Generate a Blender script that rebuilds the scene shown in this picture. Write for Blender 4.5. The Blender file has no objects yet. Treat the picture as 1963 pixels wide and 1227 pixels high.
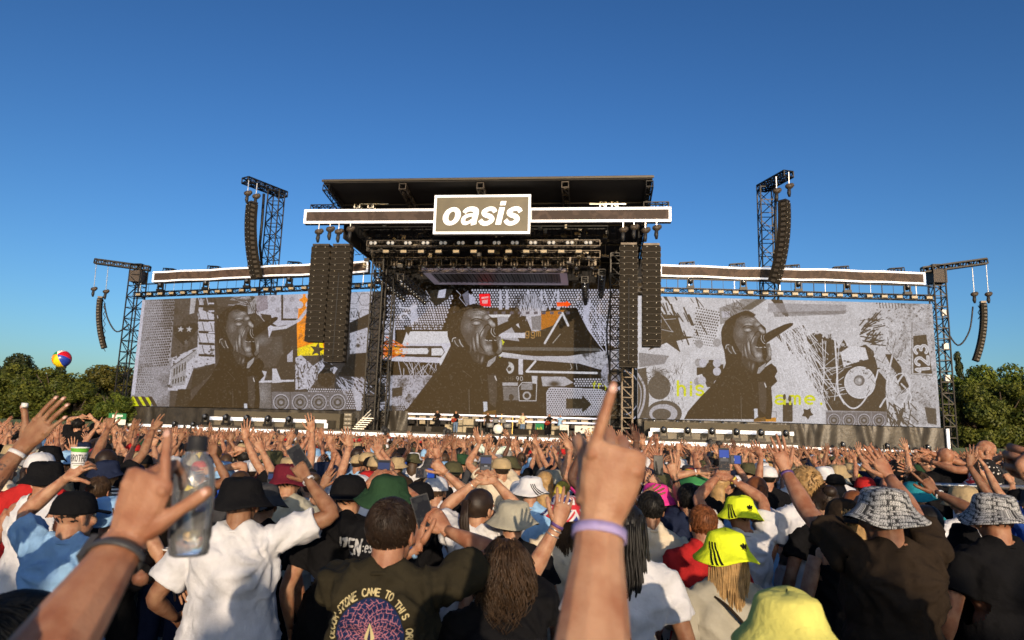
import bpy, bmesh, math, random
import numpy as np
from mathutils import Vector, Matrix, noise as mnoise
from mathutils.bvhtree import BVHTree
random.seed(7); RNG = np.random.default_rng(11)
scene = bpy.context.scene
COL = scene.collection
PI = math.pi
rad = math.radians

# ------------------------------------------------------------------ camera
CAMZ = 2.0
FPX, PITCH, ROLL = 1335.0, rad(9.42), rad(1.74)
PHW, PHH = 1963.0, 1227.0
_f = np.array([0, math.cos(PITCH), math.sin(PITCH)])
_u0 = np.array([0, -math.sin(PITCH), math.cos(PITCH)])
_r0 = np.array([1.0, 0, 0])
_r = math.cos(ROLL) * _r0 + math.sin(ROLL) * _u0
_u = -math.sin(ROLL) * _r0 + math.cos(ROLL) * _u0
CAM0 = np.array([0, 0, CAMZ])
cam_data = bpy.data.cameras.new("camera"); cam = bpy.data.objects.new("camera", cam_data)
COL.objects.link(cam); scene.camera = cam
cam.matrix_world = Matrix(((_r[0], _u[0], -_f[0], 0), (_r[1], _u[1], -_f[1], 0), (_r[2], _u[2], -_f[2], CAMZ), (0, 0, 0, 1)))
cam_data.sensor_width = 36.0; cam_data.lens = FPX / PHW * 36.0
cam_data.clip_start = 0.05; cam_data.clip_end = 3000
cam_data.dof.use_dof = True; cam_data.dof.focus_distance = 6.5; cam_data.dof.aperture_fstop = 4.5

# ------------------------------------------------------------------ light
SUN_EL = rad(11.0)
SUN_TRAVEL = Vector((-0.13, 1.0, 0)).normalized()        # horizontal direction the light travels
world = bpy.data.worlds.new("World"); scene.world = world; world.use_nodes = True
wn = world.node_tree; wn.nodes.clear()
sky = wn.nodes.new('ShaderNodeTexSky'); sky.sky_type = 'NISHITA'; sky.sun_disc = False
sky.sun_elevation = SUN_EL
src = -SUN_TRAVEL                                         # towards the sun
sky.sun_rotation = math.atan2(src.x, src.y)
sky.altitude = 100; sky.air_density = 1.0; sky.dust_density = 1.7; sky.ozone_density = 3.2
wbg = wn.nodes.new('ShaderNodeBackground'); wbg.inputs[1].default_value = 0.091
wo = wn.nodes.new('ShaderNodeOutputWorld')
hs = wn.nodes.new('ShaderNodeHueSaturation'); hs.inputs['Saturation'].default_value = 1.07; wn.links.new(sky.outputs[0], hs.inputs['Color']); gm_ = wn.nodes.new('ShaderNodeGamma'); gm_.inputs[1].default_value = 1.42; wn.links.new(hs.outputs[0], gm_.inputs[0]); wn.links.new(gm_.outputs[0], wbg.inputs[0]); wn.links.new(wbg.outputs[0], wo.inputs[0])
sd = bpy.data.lights.new("sun", 'SUN'); sd.energy = 4.6; sd.angle = rad(0.55); sd.color = (1.0, 0.79, 0.57)
sun = bpy.data.objects.new("sun", sd); COL.objects.link(sun)
tv = Vector((SUN_TRAVEL.x * math.cos(SUN_EL), SUN_TRAVEL.y * math.cos(SUN_EL), -math.sin(SUN_EL)))
sun.rotation_euler = tv.to_track_quat('-Z', 'Y').to_euler(); sun.location = (0, -20, 30)
scene.view_settings.view_transform = 'Standard'; scene.view_settings.look = 'None'
scene.view_settings.exposure = 0.0; scene.view_settings.gamma = 1.0; scene.view_settings.use_curve_mapping = False
try:
    scene.cycles.max_bounces = 6; scene.cycles.transparent_max_bounces = 12
except Exception: pass

# ------------------------------------------------------------------ projection helpers
def ray(px, py):
    return _f + (px - PHW / 2) / FPX * _r - (py - PHH / 2) / FPX * _u
def at(px, py, Y):
    d = ray(px, py); return CAM0 + d * (Y / d[1])
def atz(px, py, z):
    d = ray(px, py); return CAM0 + d * ((z - CAMZ) / d[2])
SYAW = rad(6.73)
EX = np.array([math.cos(SYAW), -math.sin(SYAW), 0]); EY = np.array([math.sin(SYAW), math.cos(SYAW), 0])
S0 = np.array([-2.93, 60.0, 0]) * (52.0 / 60.0)           # centre of the fascia at ground level
def SW(u, d, z): return S0 + EX * u + EY * d + np.array([0, 0, z])
def sp(px, py, d):
    r = ray(px, py); t = ((S0 - CAM0) @ EY + d) / (r @ EY); return CAM0 + r * t
def suz(px, py, d):
    p = sp(px, py, d); return (p - S0) @ EX, p[2]

# ------------------------------------------------------------------ materials
MATS = {}
def _nodes(name):
    m = bpy.data.materials.new(name); m.use_nodes = True; nt = m.node_tree
    return m, nt, nt.nodes['Principled BSDF']
def mat(name, col, rough=0.6, metal=0.0, var=0.12, nscale=8.0, bump=0.0, bscale=60.0, emit=None, estr=0.0, spec=0.4, coord='Object', sss=0.0):
    if name in MATS: return MATS[name]
    m, nt, b = _nodes(name)
    b.inputs['Roughness'].default_value = rough; b.inputs['Metallic'].default_value = metal
    b.inputs['Specular IOR Level'].default_value = spec
    col = tuple(col) + (1,)
    tc = nt.nodes.new('ShaderNodeTexCoord')
    if var > 0:
        n = nt.nodes.new('ShaderNodeTexNoise'); n.inputs['Scale'].default_value = nscale; n.inputs['Detail'].default_value = 4
        nt.links.new(tc.outputs[coord], n.inputs['Vector'])
        r = nt.nodes.new('ShaderNodeMapRange'); r.inputs[1].default_value = 0.3; r.inputs[2].default_value = 0.7
        r.inputs[3].default_value = 1 - var; r.inputs[4].default_value = 1 + var
        nt.links.new(n.outputs[0], r.inputs[0])
        mx = nt.nodes.new('ShaderNodeMix'); mx.data_type = 'RGBA'; mx.blend_type = 'MULTIPLY'; mx.inputs[0].default_value = 1
        mx.inputs[6].default_value = col; nt.links.new(r.outputs[0], mx.inputs[7]); nt.links.new(mx.outputs[2], b.inputs['Base Color'])
    else: b.inputs['Base Color'].default_value = col
    if bump > 0:
        n2 = nt.nodes.new('ShaderNodeTexNoise'); n2.inputs['Scale'].default_value = bscale; n2.inputs['Detail'].default_value = 6
        nt.links.new(tc.outputs[coord], n2.inputs['Vector'])
        bp = nt.nodes.new('ShaderNodeBump'); bp.inputs['Strength'].default_value = bump; bp.inputs['Distance'].default_value = 0.02
        nt.links.new(n2.outputs[0], bp.inputs['Height']); nt.links.new(bp.outputs[0], b.inputs['Normal'])
    if emit:
        b.inputs['Emission Color'].default_value = tuple(emit) + (1,); b.inputs['Emission Strength'].default_value = estr
    MATS[name] = m
    return m

def image_from(name, arr):
    """arr: h x w x 3 (row 0 = top), linear values -> generated image datablock"""
    h, w = arr.shape[:2]
    im = bpy.data.images.new(name, w, h, float_buffer=True)
    im.colorspace_settings.name = 'Linear Rec.709' if 'Linear Rec.709' in [c.name for c in bpy.types.ColorManagedInputColorspaceSettings.bl_rna.properties['name'].enum_items] else 'Non-Color'
    px = np.ones((h, w, 4), np.float32); px[..., :3] = arr[::-1]
    im.pixels.foreach_set(px.ravel()); im.update(); im.pack()
    return im

# ------------------------------------------------------------------ mesh builder
class MB:
    def __init__(s): s.v = []; s.f = []; s.m = []; s.n = 0; s.sm = []
    def add(s, v, f, m=0, smooth=True):
        v = np.asarray(v, float).reshape(-1, 3); s.v.append(v)
        k = s.n
        for q in f: s.f.append(tuple(i + k for i in q))
        if isinstance(m, int): s.m += [m] * len(f)
        else: s.m += list(m)
        s.sm += [smooth] * len(f); s.n += len(v); return s
    def verts(s): return np.concatenate(s.v) if s.v else np.zeros((0, 3))
    def merge(s, o, m=None, M=None):
        v = o.verts()
        if M is not None: v = xf(M, v)
        s.v.append(v); k = s.n
        s.f += [tuple(i + k for i in q) for q in o.f]; s.m += (o.m if m is None else [m] * len(o.f)); s.sm += o.sm; s.n += len(v)
        return s
    def box(s, c, sz, m=0, R=None):
        x, y, z = [a / 2 for a in sz]
        v = np.array([[-x,-y,-z],[x,-y,-z],[x,y,-z],[-x,y,-z],[-x,-y,z],[x,-y,z],[x,y,z],[-x,y,z]])
        if R is not None: v = v @ np.asarray(R).T
        return s.add(v + np.asarray(c), [(0,3,2,1),(4,5,6,7),(0,1,5,4),(1,2,6,5),(2,3,7,6),(3,0,4,7)], m, False)
    def bar(s, a, b, w, m=0, n=4, h=None):
        """straight bar from a to b"""
        return s.tube([a, b], [w, w], n, m, smooth=n > 5, ry=None if h is None else [h, h])
    def tube(s, pts, r, n=8, m=0, smooth=True, ry=None, side=None, caps=True):
        pts = [np.asarray(p, float) for p in pts]; L = len(pts)
        T = []
        for i in range(L):
            t = pts[min(i + 1, L - 1)] - pts[max(i - 1, 0)]; T.append(t / (np.linalg.norm(t) + 1e-9))
        if side is None:
            side = np.cross(T[0], [0, 0, 1.0])
            if np.linalg.norm(side) < 0.2: side = np.cross(T[0], [0, 1.0, 0])
        sd_ = np.asarray(side, float); out = []
        a = np.arange(n) * 2 * PI / n + (PI / 4 if n == 4 else 0)
        for i in range(L):
            sd_ = sd_ - T[i] * (sd_ @ T[i]); sd_ = sd_ / (np.linalg.norm(sd_) + 1e-9)
            w = np.cross(T[i], sd_)
            rx = r[i]; rr = rx if ry is None else ry[i]
            out.append(pts[i] + np.outer(np.cos(a) * rx, sd_) + np.outer(np.sin(a) * rr, w))
        f = []
        for i in range(L - 1):
            for j in range(n):
                k = (j + 1) % n; f.append((i * n + j, i * n + k, (i + 1) * n + k, (i + 1) * n + j))
        if caps: f.append(tuple(range(n))[::-1]); f.append(tuple((L - 1) * n + j for j in range(n)))
        return s.add(np.concatenate(out), f, m, smooth)
    def ell(s, c, r, m=0, R=None, nu=12, nv=8, zmin=None):
        th = np.linspace(0, PI, nv + 1); v = [[0, 0, 1]]
        for t in th[1:-1]:
            for j in range(nu): v.append([math.sin(t) * math.cos(2 * PI * j / nu), math.sin(t) * math.sin(2 * PI * j / nu), math.cos(t)])
        v.append([0, 0, -1]); v = np.array(v) * np.asarray(r, float)
        if zmin is not None: v[:, 2] = np.maximum(v[:, 2], zmin)
        if R is not None: v = v @ np.asarray(R).T
        f = [(0, 1 + j, 1 + (j + 1) % nu) for j in range(nu)]
        for i in range(nv - 2):
            for j in range(nu):
                k = (j + 1) % nu; a = 1 + i * nu; f.append((a + j, a + nu + j, a + nu + k, a + k))
        e = len(v) - 1; a = 1 + (nv - 2) * nu
        f += [(e, a + (j + 1) % nu, a + j) for j in range(nu)]
        return s.add(v + np.asarray(c, float), f, m)
    def lathe(s, prof, n=20, m=0, c=(0, 0, 0), smooth=True, wob=None, closed=False):
        """prof: list of (r, z) or (r, z, mat)"""
        out = []
        for i, p in enumerate(prof):
            a = np.arange(n) * 2 * PI / n
            rr = np.full(n, p[0], float); zz = np.full(n, p[1], float)
            if wob is not None:
                dr, dz = wob(i, a); rr = rr + dr; zz = zz + dz
            out.append(np.stack([rr * np.cos(a), rr * np.sin(a), zz], 1))
        f = []; mm = []
        for i in range(len(prof) - 1):
            for j in range(n):
                k = (j + 1) % n; f.append((i * n + j, i * n + k, (i + 1) * n + k, (i + 1) * n + j))
                mm.append(prof[i][2] if len(prof[i]) > 2 else m)
        return s.add(np.concatenate(out) + np.asarray(c, float), f, mm, smooth)
    def build(s, name, mats, parent=None, loc=None, smooth=None):
        me = bpy.data.meshes.new(name)
        v = s.verts()
        if loc is not None: v = v - np.asarray(loc, float)
        me.from_pydata(v.tolist(), [], s.f)
        if not isinstance(mats, (list, tuple)): mats = [mats]
        for x in mats: me.materials.append(x)
        if len(mats) > 1: me.polygons.foreach_set('material_index', np.array(s.m, np.int32))
        sm = s.sm if smooth is None else [smooth] * len(s.f)
        me.polygons.foreach_set('use_smooth', np.array(sm, bool)); me.update()
        return link(name, me, parent, loc)
def link(name, data, parent=None, loc=None):
    o = bpy.data.objects.new(name, data); COL.objects.link(o)
    if loc is not None: o.location = tuple(loc)
    if parent is not None: o.parent = parent
    return o
def xf(M, v):
    M = np.array(M); return v @ M[:3, :3].T + M[:3, 3]
def tag(o, label=None, cat=None, group=None, kind=None):
    if label: o['label'] = label
    if cat: o['category'] = cat
    if group: o['group'] = group
    if kind: o['kind'] = kind
    return o
def empty(name, loc, label, cat, group=None):
    o = bpy.data.objects.new(name, None); COL.objects.link(o); o.location = tuple(loc); o.empty_display_size = 0.1
    return tag(o, label, cat, group)
def part(mb, name, mats, parent):
    """part built in world coordinates under an unrotated empty (or a root at an offset)"""
    o = mb.build(name, mats)
    o.parent = parent
    base = Vector((0, 0, 0)); p = parent
    while p is not None: base = base + p.location; p = p.parent
    o.location = -base
    return o
def nrm(a): a = np.asarray(a, float); return a / (np.linalg.norm(a) + 1e-9)

def truss(mb, p0, p1, w, h=None, n=None, rc=0.03, rd=0.016, up=(0, 0, 1), m=0):
    """box truss: four chords, cross pieces and diagonals on all four sides"""
    p0, p1 = np.asarray(p0, float), np.asarray(p1, float); h = h or w
    L = np.linalg.norm(p1 - p0); t = (p1 - p0) / L
    up = np.asarray(up, float)
    if abs(t @ up) > 0.95: up = EY.copy()
    s = nrm(np.cross(t, up)); u = np.cross(s, t)
    n = n or max(2, int(round(L / (w * 1.15))))
    cs = [s * w / 2 + u * h / 2, -s * w / 2 + u * h / 2, -s * w / 2 - u * h / 2, s * w / 2 - u * h / 2]
    for c in cs: mb.bar(p0 + c, p1 + c, rc, m)
    for i in range(n):
        a, b = p0 + t * L * i / n, p0 + t * L * (i + 1) / n
        for k in range(4):
            c, d = cs[k], cs[(k + 1) % 4]
            if (i + k) % 2: c, d = d, c
            mb.bar(a + c, b + d, rd, m, 3)
            if i: mb.bar(a + cs[k], a + cs[(k + 1) % 4], rd, m, 3)
    for q in (p0, p1):
        for k in range(4): mb.bar(q + cs[k], q + cs[(k + 1) % 4], rc * .8, m)
    return mb
# ------------------------------------------------------------------ materials of the setting
STEEL = mat('black_steel', (0.016, 0.015, 0.014), 0.45, 0.6, 0.25, 3)
STEELW = mat('worn_steel', (0.06, 0.05, 0.04), 0.45, 0.7, 0.3, 3)
ALU = mat('aluminium', (0.55, 0.53, 0.5), 0.35, 0.9, 0.15, 4)
BLACKCLOTH = mat('black_cloth', (0.012, 0.012, 0.013), 0.9, 0, 0.2, 2)
SPK = mat('speaker_black', (0.020, 0.017, 0.013), 0.8, 0, 0.15, 6, 0.3, 90, spec=0.1)
SPKE = mat('speaker_edge', (0.06, 0.05, 0.038), 0.6, 0, 0.1, 6)
STUDW = mat('stud_white', (0.4, 0.38, 0.33), 0.4, 0, 0)
RUBBER = mat('rubber', (0.015, 0.015, 0.016), 0.6, 0, 0)
LEDW = mat('led_white', (0.7, 0.7, 0.7), 0.4, 0, 0, emit=(1.0, 0.96, 0.98), estr=0.55)
LEDP = mat('led_frame_mauve', (0.22, 0.19, 0.21), 0.4, 0, 0.06, 3, emit=(0.75, 0.62, 0.8), estr=0.10)
LAMPON = mat('lamp_lit', (0.3, 0.3, 0.3), 0.3, 0, 0, emit=(1.0, 0.93, 0.82), estr=.22)
CREAM = mat('cream_fixture', (0.28, 0.23, 0.15), 0.45, 0, 0.12, 5)
GLASSD = mat('lens_dark', (0.06, 0.07, 0.09), 0.12, 0, 0, spec=0.8)
DECK = mat('deck_ply', (0.06, 0.052, 0.042), 0.7, 0, 0.25, 1.5)
OLIVE = mat('olive_panel', (0.065, 0.055, 0.036), 0.75, 0, 0.18, 0.7)
ROOFM = mat('roof_skin', (0.012, 0.011, 0.011), 0.7, 0, 0.2, 0.6)
ROOFE = mat('roof_edge', (0.05, 0.042, 0.03), 0.5, 0.3, 0.15, 2)
CURT = mat('black_tarp', (0.034, 0.030, 0.025), 0.4, 0, 0.35, 1.2, 1.0, 4.5, spec=0.3)
AMP = mat('amp_tan', (0.33, 0.28, 0.19), 0.7, 0, 0.15, 5)

# ------------------------------------------------------------------ raster painter (prints and screen content)
class Paint:
    """painter on an h x w linear image; M maps drawing coordinates to pixels"""
    def __init__(s, w, h, bg=(0, 0, 0), H=None):
        s.w, s.h = w, h; s.a = np.zeros((h, w, 3), np.float32) + np.array(bg, np.float32); s.H = H
    def tr(s, pts):
        p = np.asarray(pts, float).reshape(-1, 2)
        if s.H is None: return p
        q = np.concatenate([p, np.ones((len(p), 1))], 1) @ s.H.T
        return q[:, :2] / q[:, 2:3]
    def win(s, p, pad=2):
        x0, y0 = np.floor(p.min(0) - pad).astype(int); x1, y1 = np.ceil(p.max(0) + pad).astype(int)
        x0, y0, x1, y1 = max(x0, 0), max(y0, 0), min(x1, s.w), min(y1, s.h)
        if x1 <= x0 or y1 <= y0: return None
        X, Y = np.meshgrid(np.arange(x0, x1) + .5, np.arange(y0, y1) + .5); return x0, y0, x1, y1, X, Y
    def put(s, b, mask, col, alpha=1.0):
        x0, y0, x1, y1 = b[:4]; m = (np.clip(mask, 0, 1) * alpha)[..., None]
        s.a[y0:y1, x0:x1] = s.a[y0:y1, x0:x1] * (1 - m) + np.array(col, np.float32) * m
    def poly(s, pts, col, alpha=1.0, tex=None):
        p = s.tr(pts); b = s.win(p)
        if b is None: return s
        X, Y = b[4], b[5]; ins = np.zeros(X.shape, bool)
        for i in range(len(p)):
            xa, ya = p[i]; xb, yb = p[(i + 1) % len(p)]
            if ya == yb: continue
            c = ((ya > Y) != (yb > Y)) & (X < (xb - xa) * (Y - ya) / (yb - ya) + xa); ins ^= c
        m = ins.astype(float)
        if tex is not None: m = m * tex[b[1]:b[3], b[0]:b[2]]
        s.put(b, m, col, alpha); return s
    def line(s, pts, wd, col, alpha=1.0, close=False):
        p = s.tr(pts)
        if close: p = np.concatenate([p, p[:1]])
        b = s.win(p, wd + 2)
        if b is None: return s
        X, Y = b[4], b[5]; D = np.full(X.shape, 1e9)
        for i in range(len(p) - 1):
            a, c = p[i], p[i + 1]; d = c - a; L = d @ d + 1e-9
            t = np.clip(((X - a[0]) * d[0] + (Y - a[1]) * d[1]) / L, 0, 1)
            D = np.minimum(D, np.hypot(X - a[0] - t * d[0], Y - a[1] - t * d[1]))
        s.put(b, wd / 2 + .5 - D, col, alpha); return s
    def oval(s, c, rx, ry, col, alpha=1.0, soft=0.0, ring=None, ang=0.0):
        k = np.array([[c[0] + rx * math.cos(a), c[1] + ry * math.sin(a)] for a in np.linspace(0, 2 * PI, 40, False)])
        if soft == 0 and ring is None: return s.poly(k, col, alpha)
        if ring is not None: return s.line(k, ring, col, alpha, True)
        p = s.tr(k); b = s.win(p)
        if b is None: return s
        c0 = p.mean(0); r = np.maximum((p.max(0) - p.min(0)) / 2, .5)
        X, Y = b[4] - c0[0], b[5] - c0[1]
        if ang:
            ca, sa = math.cos(ang), math.sin(ang); X, Y = X * ca + Y * sa, -X * sa + Y * ca
        q = np.hypot(X / r[0], Y / r[1])
        s.put(b, np.clip((1 - q) / soft, 0, 1), col, alpha); return s
    def dots(s, quad, n, rad_, col, fade=None, alpha=1.0):
        """halftone dots inside a quad (4 drawing points), n = (nx, ny)"""
        q = np.asarray(quad, float)
        for j in range(n[1]):
            for i in range(n[0]):
                u = (i + .5 + (.5 if j % 2 else 0)) / n[0]; v = (j + .5) / n[1]
                if u > 1: continue
                p = (q[0] * (1 - u) + q[1] * u) * (1 - v) + (q[3] * (1 - u) + q[2] * u) * v
                r = rad_ if fade is None else rad_ * fade(u, v)
                if r > .2: s.oval(p, r, r, col, alpha)
        return s
    def text(s, t, org, size, wd, col, slant=0.0, ang=0.0, sx=0.62, alpha=1.0):
        x, y = org; ca, sa = math.cos(ang), math.sin(ang); k = 0.0
        for ch in t:
            for st in STROKES.get(ch, []):
                q = [(k + px * sx * size + slant * py * size, -py * size) for px, py in st]
                s.line([(x + a * ca - b * sa, y + a * sa + b * ca) for a, b in q], wd, col, alpha)
            k += size * sx * (1.35 if ch not in "il1.: I" else 0.75)
        return s
def arc(cx, cy, rx, ry, a0, a1, n=9): return [(cx + rx * math.cos(rad(a0 + (a1 - a0) * i / n)), cy + ry * math.sin(rad(a0 + (a1 - a0) * i / n))) for i in range(n + 1)]
_O = arc(.5, .35, .45, .35, 0, 360, 14)
STROKES = {
 'o': [_O], 'a': [arc(.5, .5, .4, .22, 160, 0) + [(.9, 0)], arc(.48, .2, .42, .2, 0, 360, 12)],
 's': [arc(.5, .52, .38, .17, 30, 270, 8) + arc(.5, .18, .4, .17, 90, -150, 8)], 'i': [[(.25, 0), (.25, .68)], [(.25, .9), (.25, .92)]],
 'h': [[(.1, 0), (.1, 1)], arc(.5, .4, .4, .28, 180, 0) + [(.9, 0)]], 'm': [[(.05, 0), (.05, .7)], arc(.27, .5, .22, .2, 180, 0) + [(.49, 0)], arc(.71, .5, .22, .2, 180, 0) + [(.93, 0)]],
 'e': [[(.08, .36), (.92, .36)] + arc(.5, .35, .42, .34, 0, 300, 12)], 'v': [[(.05, .7), (.5, 0), (.95, .7)]], 'n': [[(.1, 0), (.1, .7)], arc(.5, .4, .4, .28, 180, 0) + [(.9, 0)]],
 'g': [arc(.5, .36, .4, .33, 0, 360, 12), [(.9, .7), (.9, -.1)] + arc(.5, -.1, .4, .2, 0, -160, 8)], 'b': [[(.1, 0), (.1, 1)], arc(.5, .35, .4, .33, 0, 360, 12)], 'u': [[(.1, .7)] + arc(.5, .3, .4, .3, 180, 360) + [(.9, .7)]],
 'c': [arc(.5, .35, .42, .35, 45, 315, 10)], 't': [[(.4, .95), (.4, 0)], [(.1, .68), (.8, .68)]], 'y': [[(.05, .7), (.5, .05)], [(.95, .7), (.3, -.3)]], 'f': [[(.4, 0), (.4, .8), (.7, 1)], [(.1, .65), (.8, .65)]], 'r': [[(.15, 0), (.15, .7)], arc(.5, .4, .35, .28, 180, 50)],
 '1': [[(.1, .75), (.35, 1), (.35, 0)]], '2': [arc(.5, .7, .4, .3, 170, -30) + [(.08, 0), (.95, 0)]], '3': [arc(.45, .74, .4, .26, 150, -90) + arc(.45, .25, .45, .26, 90, -150)],
 '9': [arc(.5, .7, .4, .3, 0, 360, 12), [(.9, .7), (.85, .3), (.5, 0)]], '0': [arc(.5, .5, .4, .5, 0, 360, 14)], 'C': [arc(.55, .5, .5, .5, 50, 310, 12)],
 'H': [[(.1, 0), (.1, 1)], [(.9, 0), (.9, 1)], [(.1, .5), (.9, .5)]], 'F': [[(.1, 0), (.1, 1), (.85, 1)], [(.1, .52), (.7, .52)]], 'N': [[(.1, 0), (.1, 1), (.9, 0), (.9, 1)]], 'A': [[(0, 0), (.5, 1), (1, 0)], [(.2, .36), (.8, .36)]],
 'E': [[(.9, 1), (.1, 1), (.1, 0), (.9, 0)], [(.1, .52), (.75, .52)]], 'T': [[(0, 1), (1, 1)], [(.5, 1), (.5, 0)]], 'M': [[(.02, 0), (.02, 1), (.5, .3), (.98, 1), (.98, 0)]], 'Z': [[(.05, 1), (.95, 1), (.05, 0), (.95, 0)]], 'R': [[(.1, 0), (.1, 1)] + arc(.45, .75, .42, .25, 90, -90) + [(.1, .5)], [(.5, .5), (.95, 0)]],
 'O': [arc(.5, .5, .46, .5, 0, 360, 14)], 'B': [[(.1, 0), (.1, 1)] + arc(.45, .76, .38, .24, 90, -90) + [(.1, .52)], arc(.45, .26, .45, .26, 90, -90) + [(.1, 0)]], 'S': [arc(.5, .75, .4, .25, 30, 270, 8) + arc(.5, .25, .42, .25, 90, -150, 8)], 'I': [[(.25, 0), (.25, 1)]], 'L': [[(.1, 1), (.1, 0), (.85, 0)]], 'D': [[(.1, 0), (.1, 1)] + arc(.2, .5, .7, .5, 90, -90) + [(.1, 0)]], 'U': [[(.1, 1)] + arc(.5, .4, .4, .4, 180, 360) + [(.9, 1)]], 'K': [[(.1, 0), (.1, 1)], [(.9, 1), (.12, .45), (.9, 0)]], 'P': [[(.1, 0), (.1, 1)] + arc(.45, .74, .42, .26, 90, -90) + [(.1, .48)]],
 ':': [[(.25, .1), (.25, .12)], [(.25, .6), (.25, .62)]], '.': [[(.2, 0), (.2, .03)]], '[': [[(.6, 1.1), (.2, 1.1), (.2, -.1), (.6, -.1)]],
 'X': [[(.05, 0), (.95, 1)], [(.05, 1), (.95, 0)]], 'Y': [[(.05, 1), (.5, .5), (.95, 1)], [(.5, .5), (.5, 0)]], 'k': [[(.1, 0), (.1, 1)], [(.8, .7), (.12, .3), (.85, 0)]], 'l': [[(.25, 0), (.25, 1)]], 'd': [[(.9, 0), (.9, 1)], arc(.5, .35, .4, .33, 0, 360, 12)], 'w': [[(.0, .7), (.25, 0), (.5, .6), (.75, 0), (1, .7)]]}
def homog(src, dst):
    A = []
    for (x, y), (u, v) in zip(src, dst):
        A.append([x, y, 1, 0, 0, 0, -u * x, -u * y, -u]); A.append([0, 0, 0, x, y, 1, -v * x, -v * y, -v])
    return np.linalg.svd(np.array(A))[2][-1].reshape(3, 3)
def vnoise(w, h, cell, seed=0, octaves=4):
    r = np.random.default_rng(seed); out = np.zeros((h, w)); amp = 1; tot = 0
    for o in range(octaves):
        c = max(1.5, cell / 2 ** o); gw, gh = int(w / c) + 3, int(h / c) + 3; g = r.random((gh, gw))
        y = np.arange(h) / c; x = np.arange(w) / c; yi, xi = y.astype(int), x.astype(int); fy, fx = (y - yi)[:, None], (x - xi)[None]
        fy, fx = fy * fy * (3 - 2 * fy), fx * fx * (3 - 2 * fx)
        v = g[yi][:, xi] * (1 - fy) * (1 - fx) + g[yi][:, xi + 1] * (1 - fy) * fx + g[yi + 1][:, xi] * fy * (1 - fx) + g[yi + 1][:, xi + 1] * fy * fx
        out += v * amp; tot += amp; amp *= .55
    return out / tot
WHT = np.array((.475, .475, .515)); BLK = np.array((0.0, 0, 0)); GRY = np.array((.16, .155, .175))
DKG = np.array((.055, .05, .05)); ORG = np.array((.75, .22, .0)); YEL = np.array((.72, .55, .0)); LIM = np.array((.48, .5, .0)); RED = np.array((.85, .01, .02))

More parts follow.
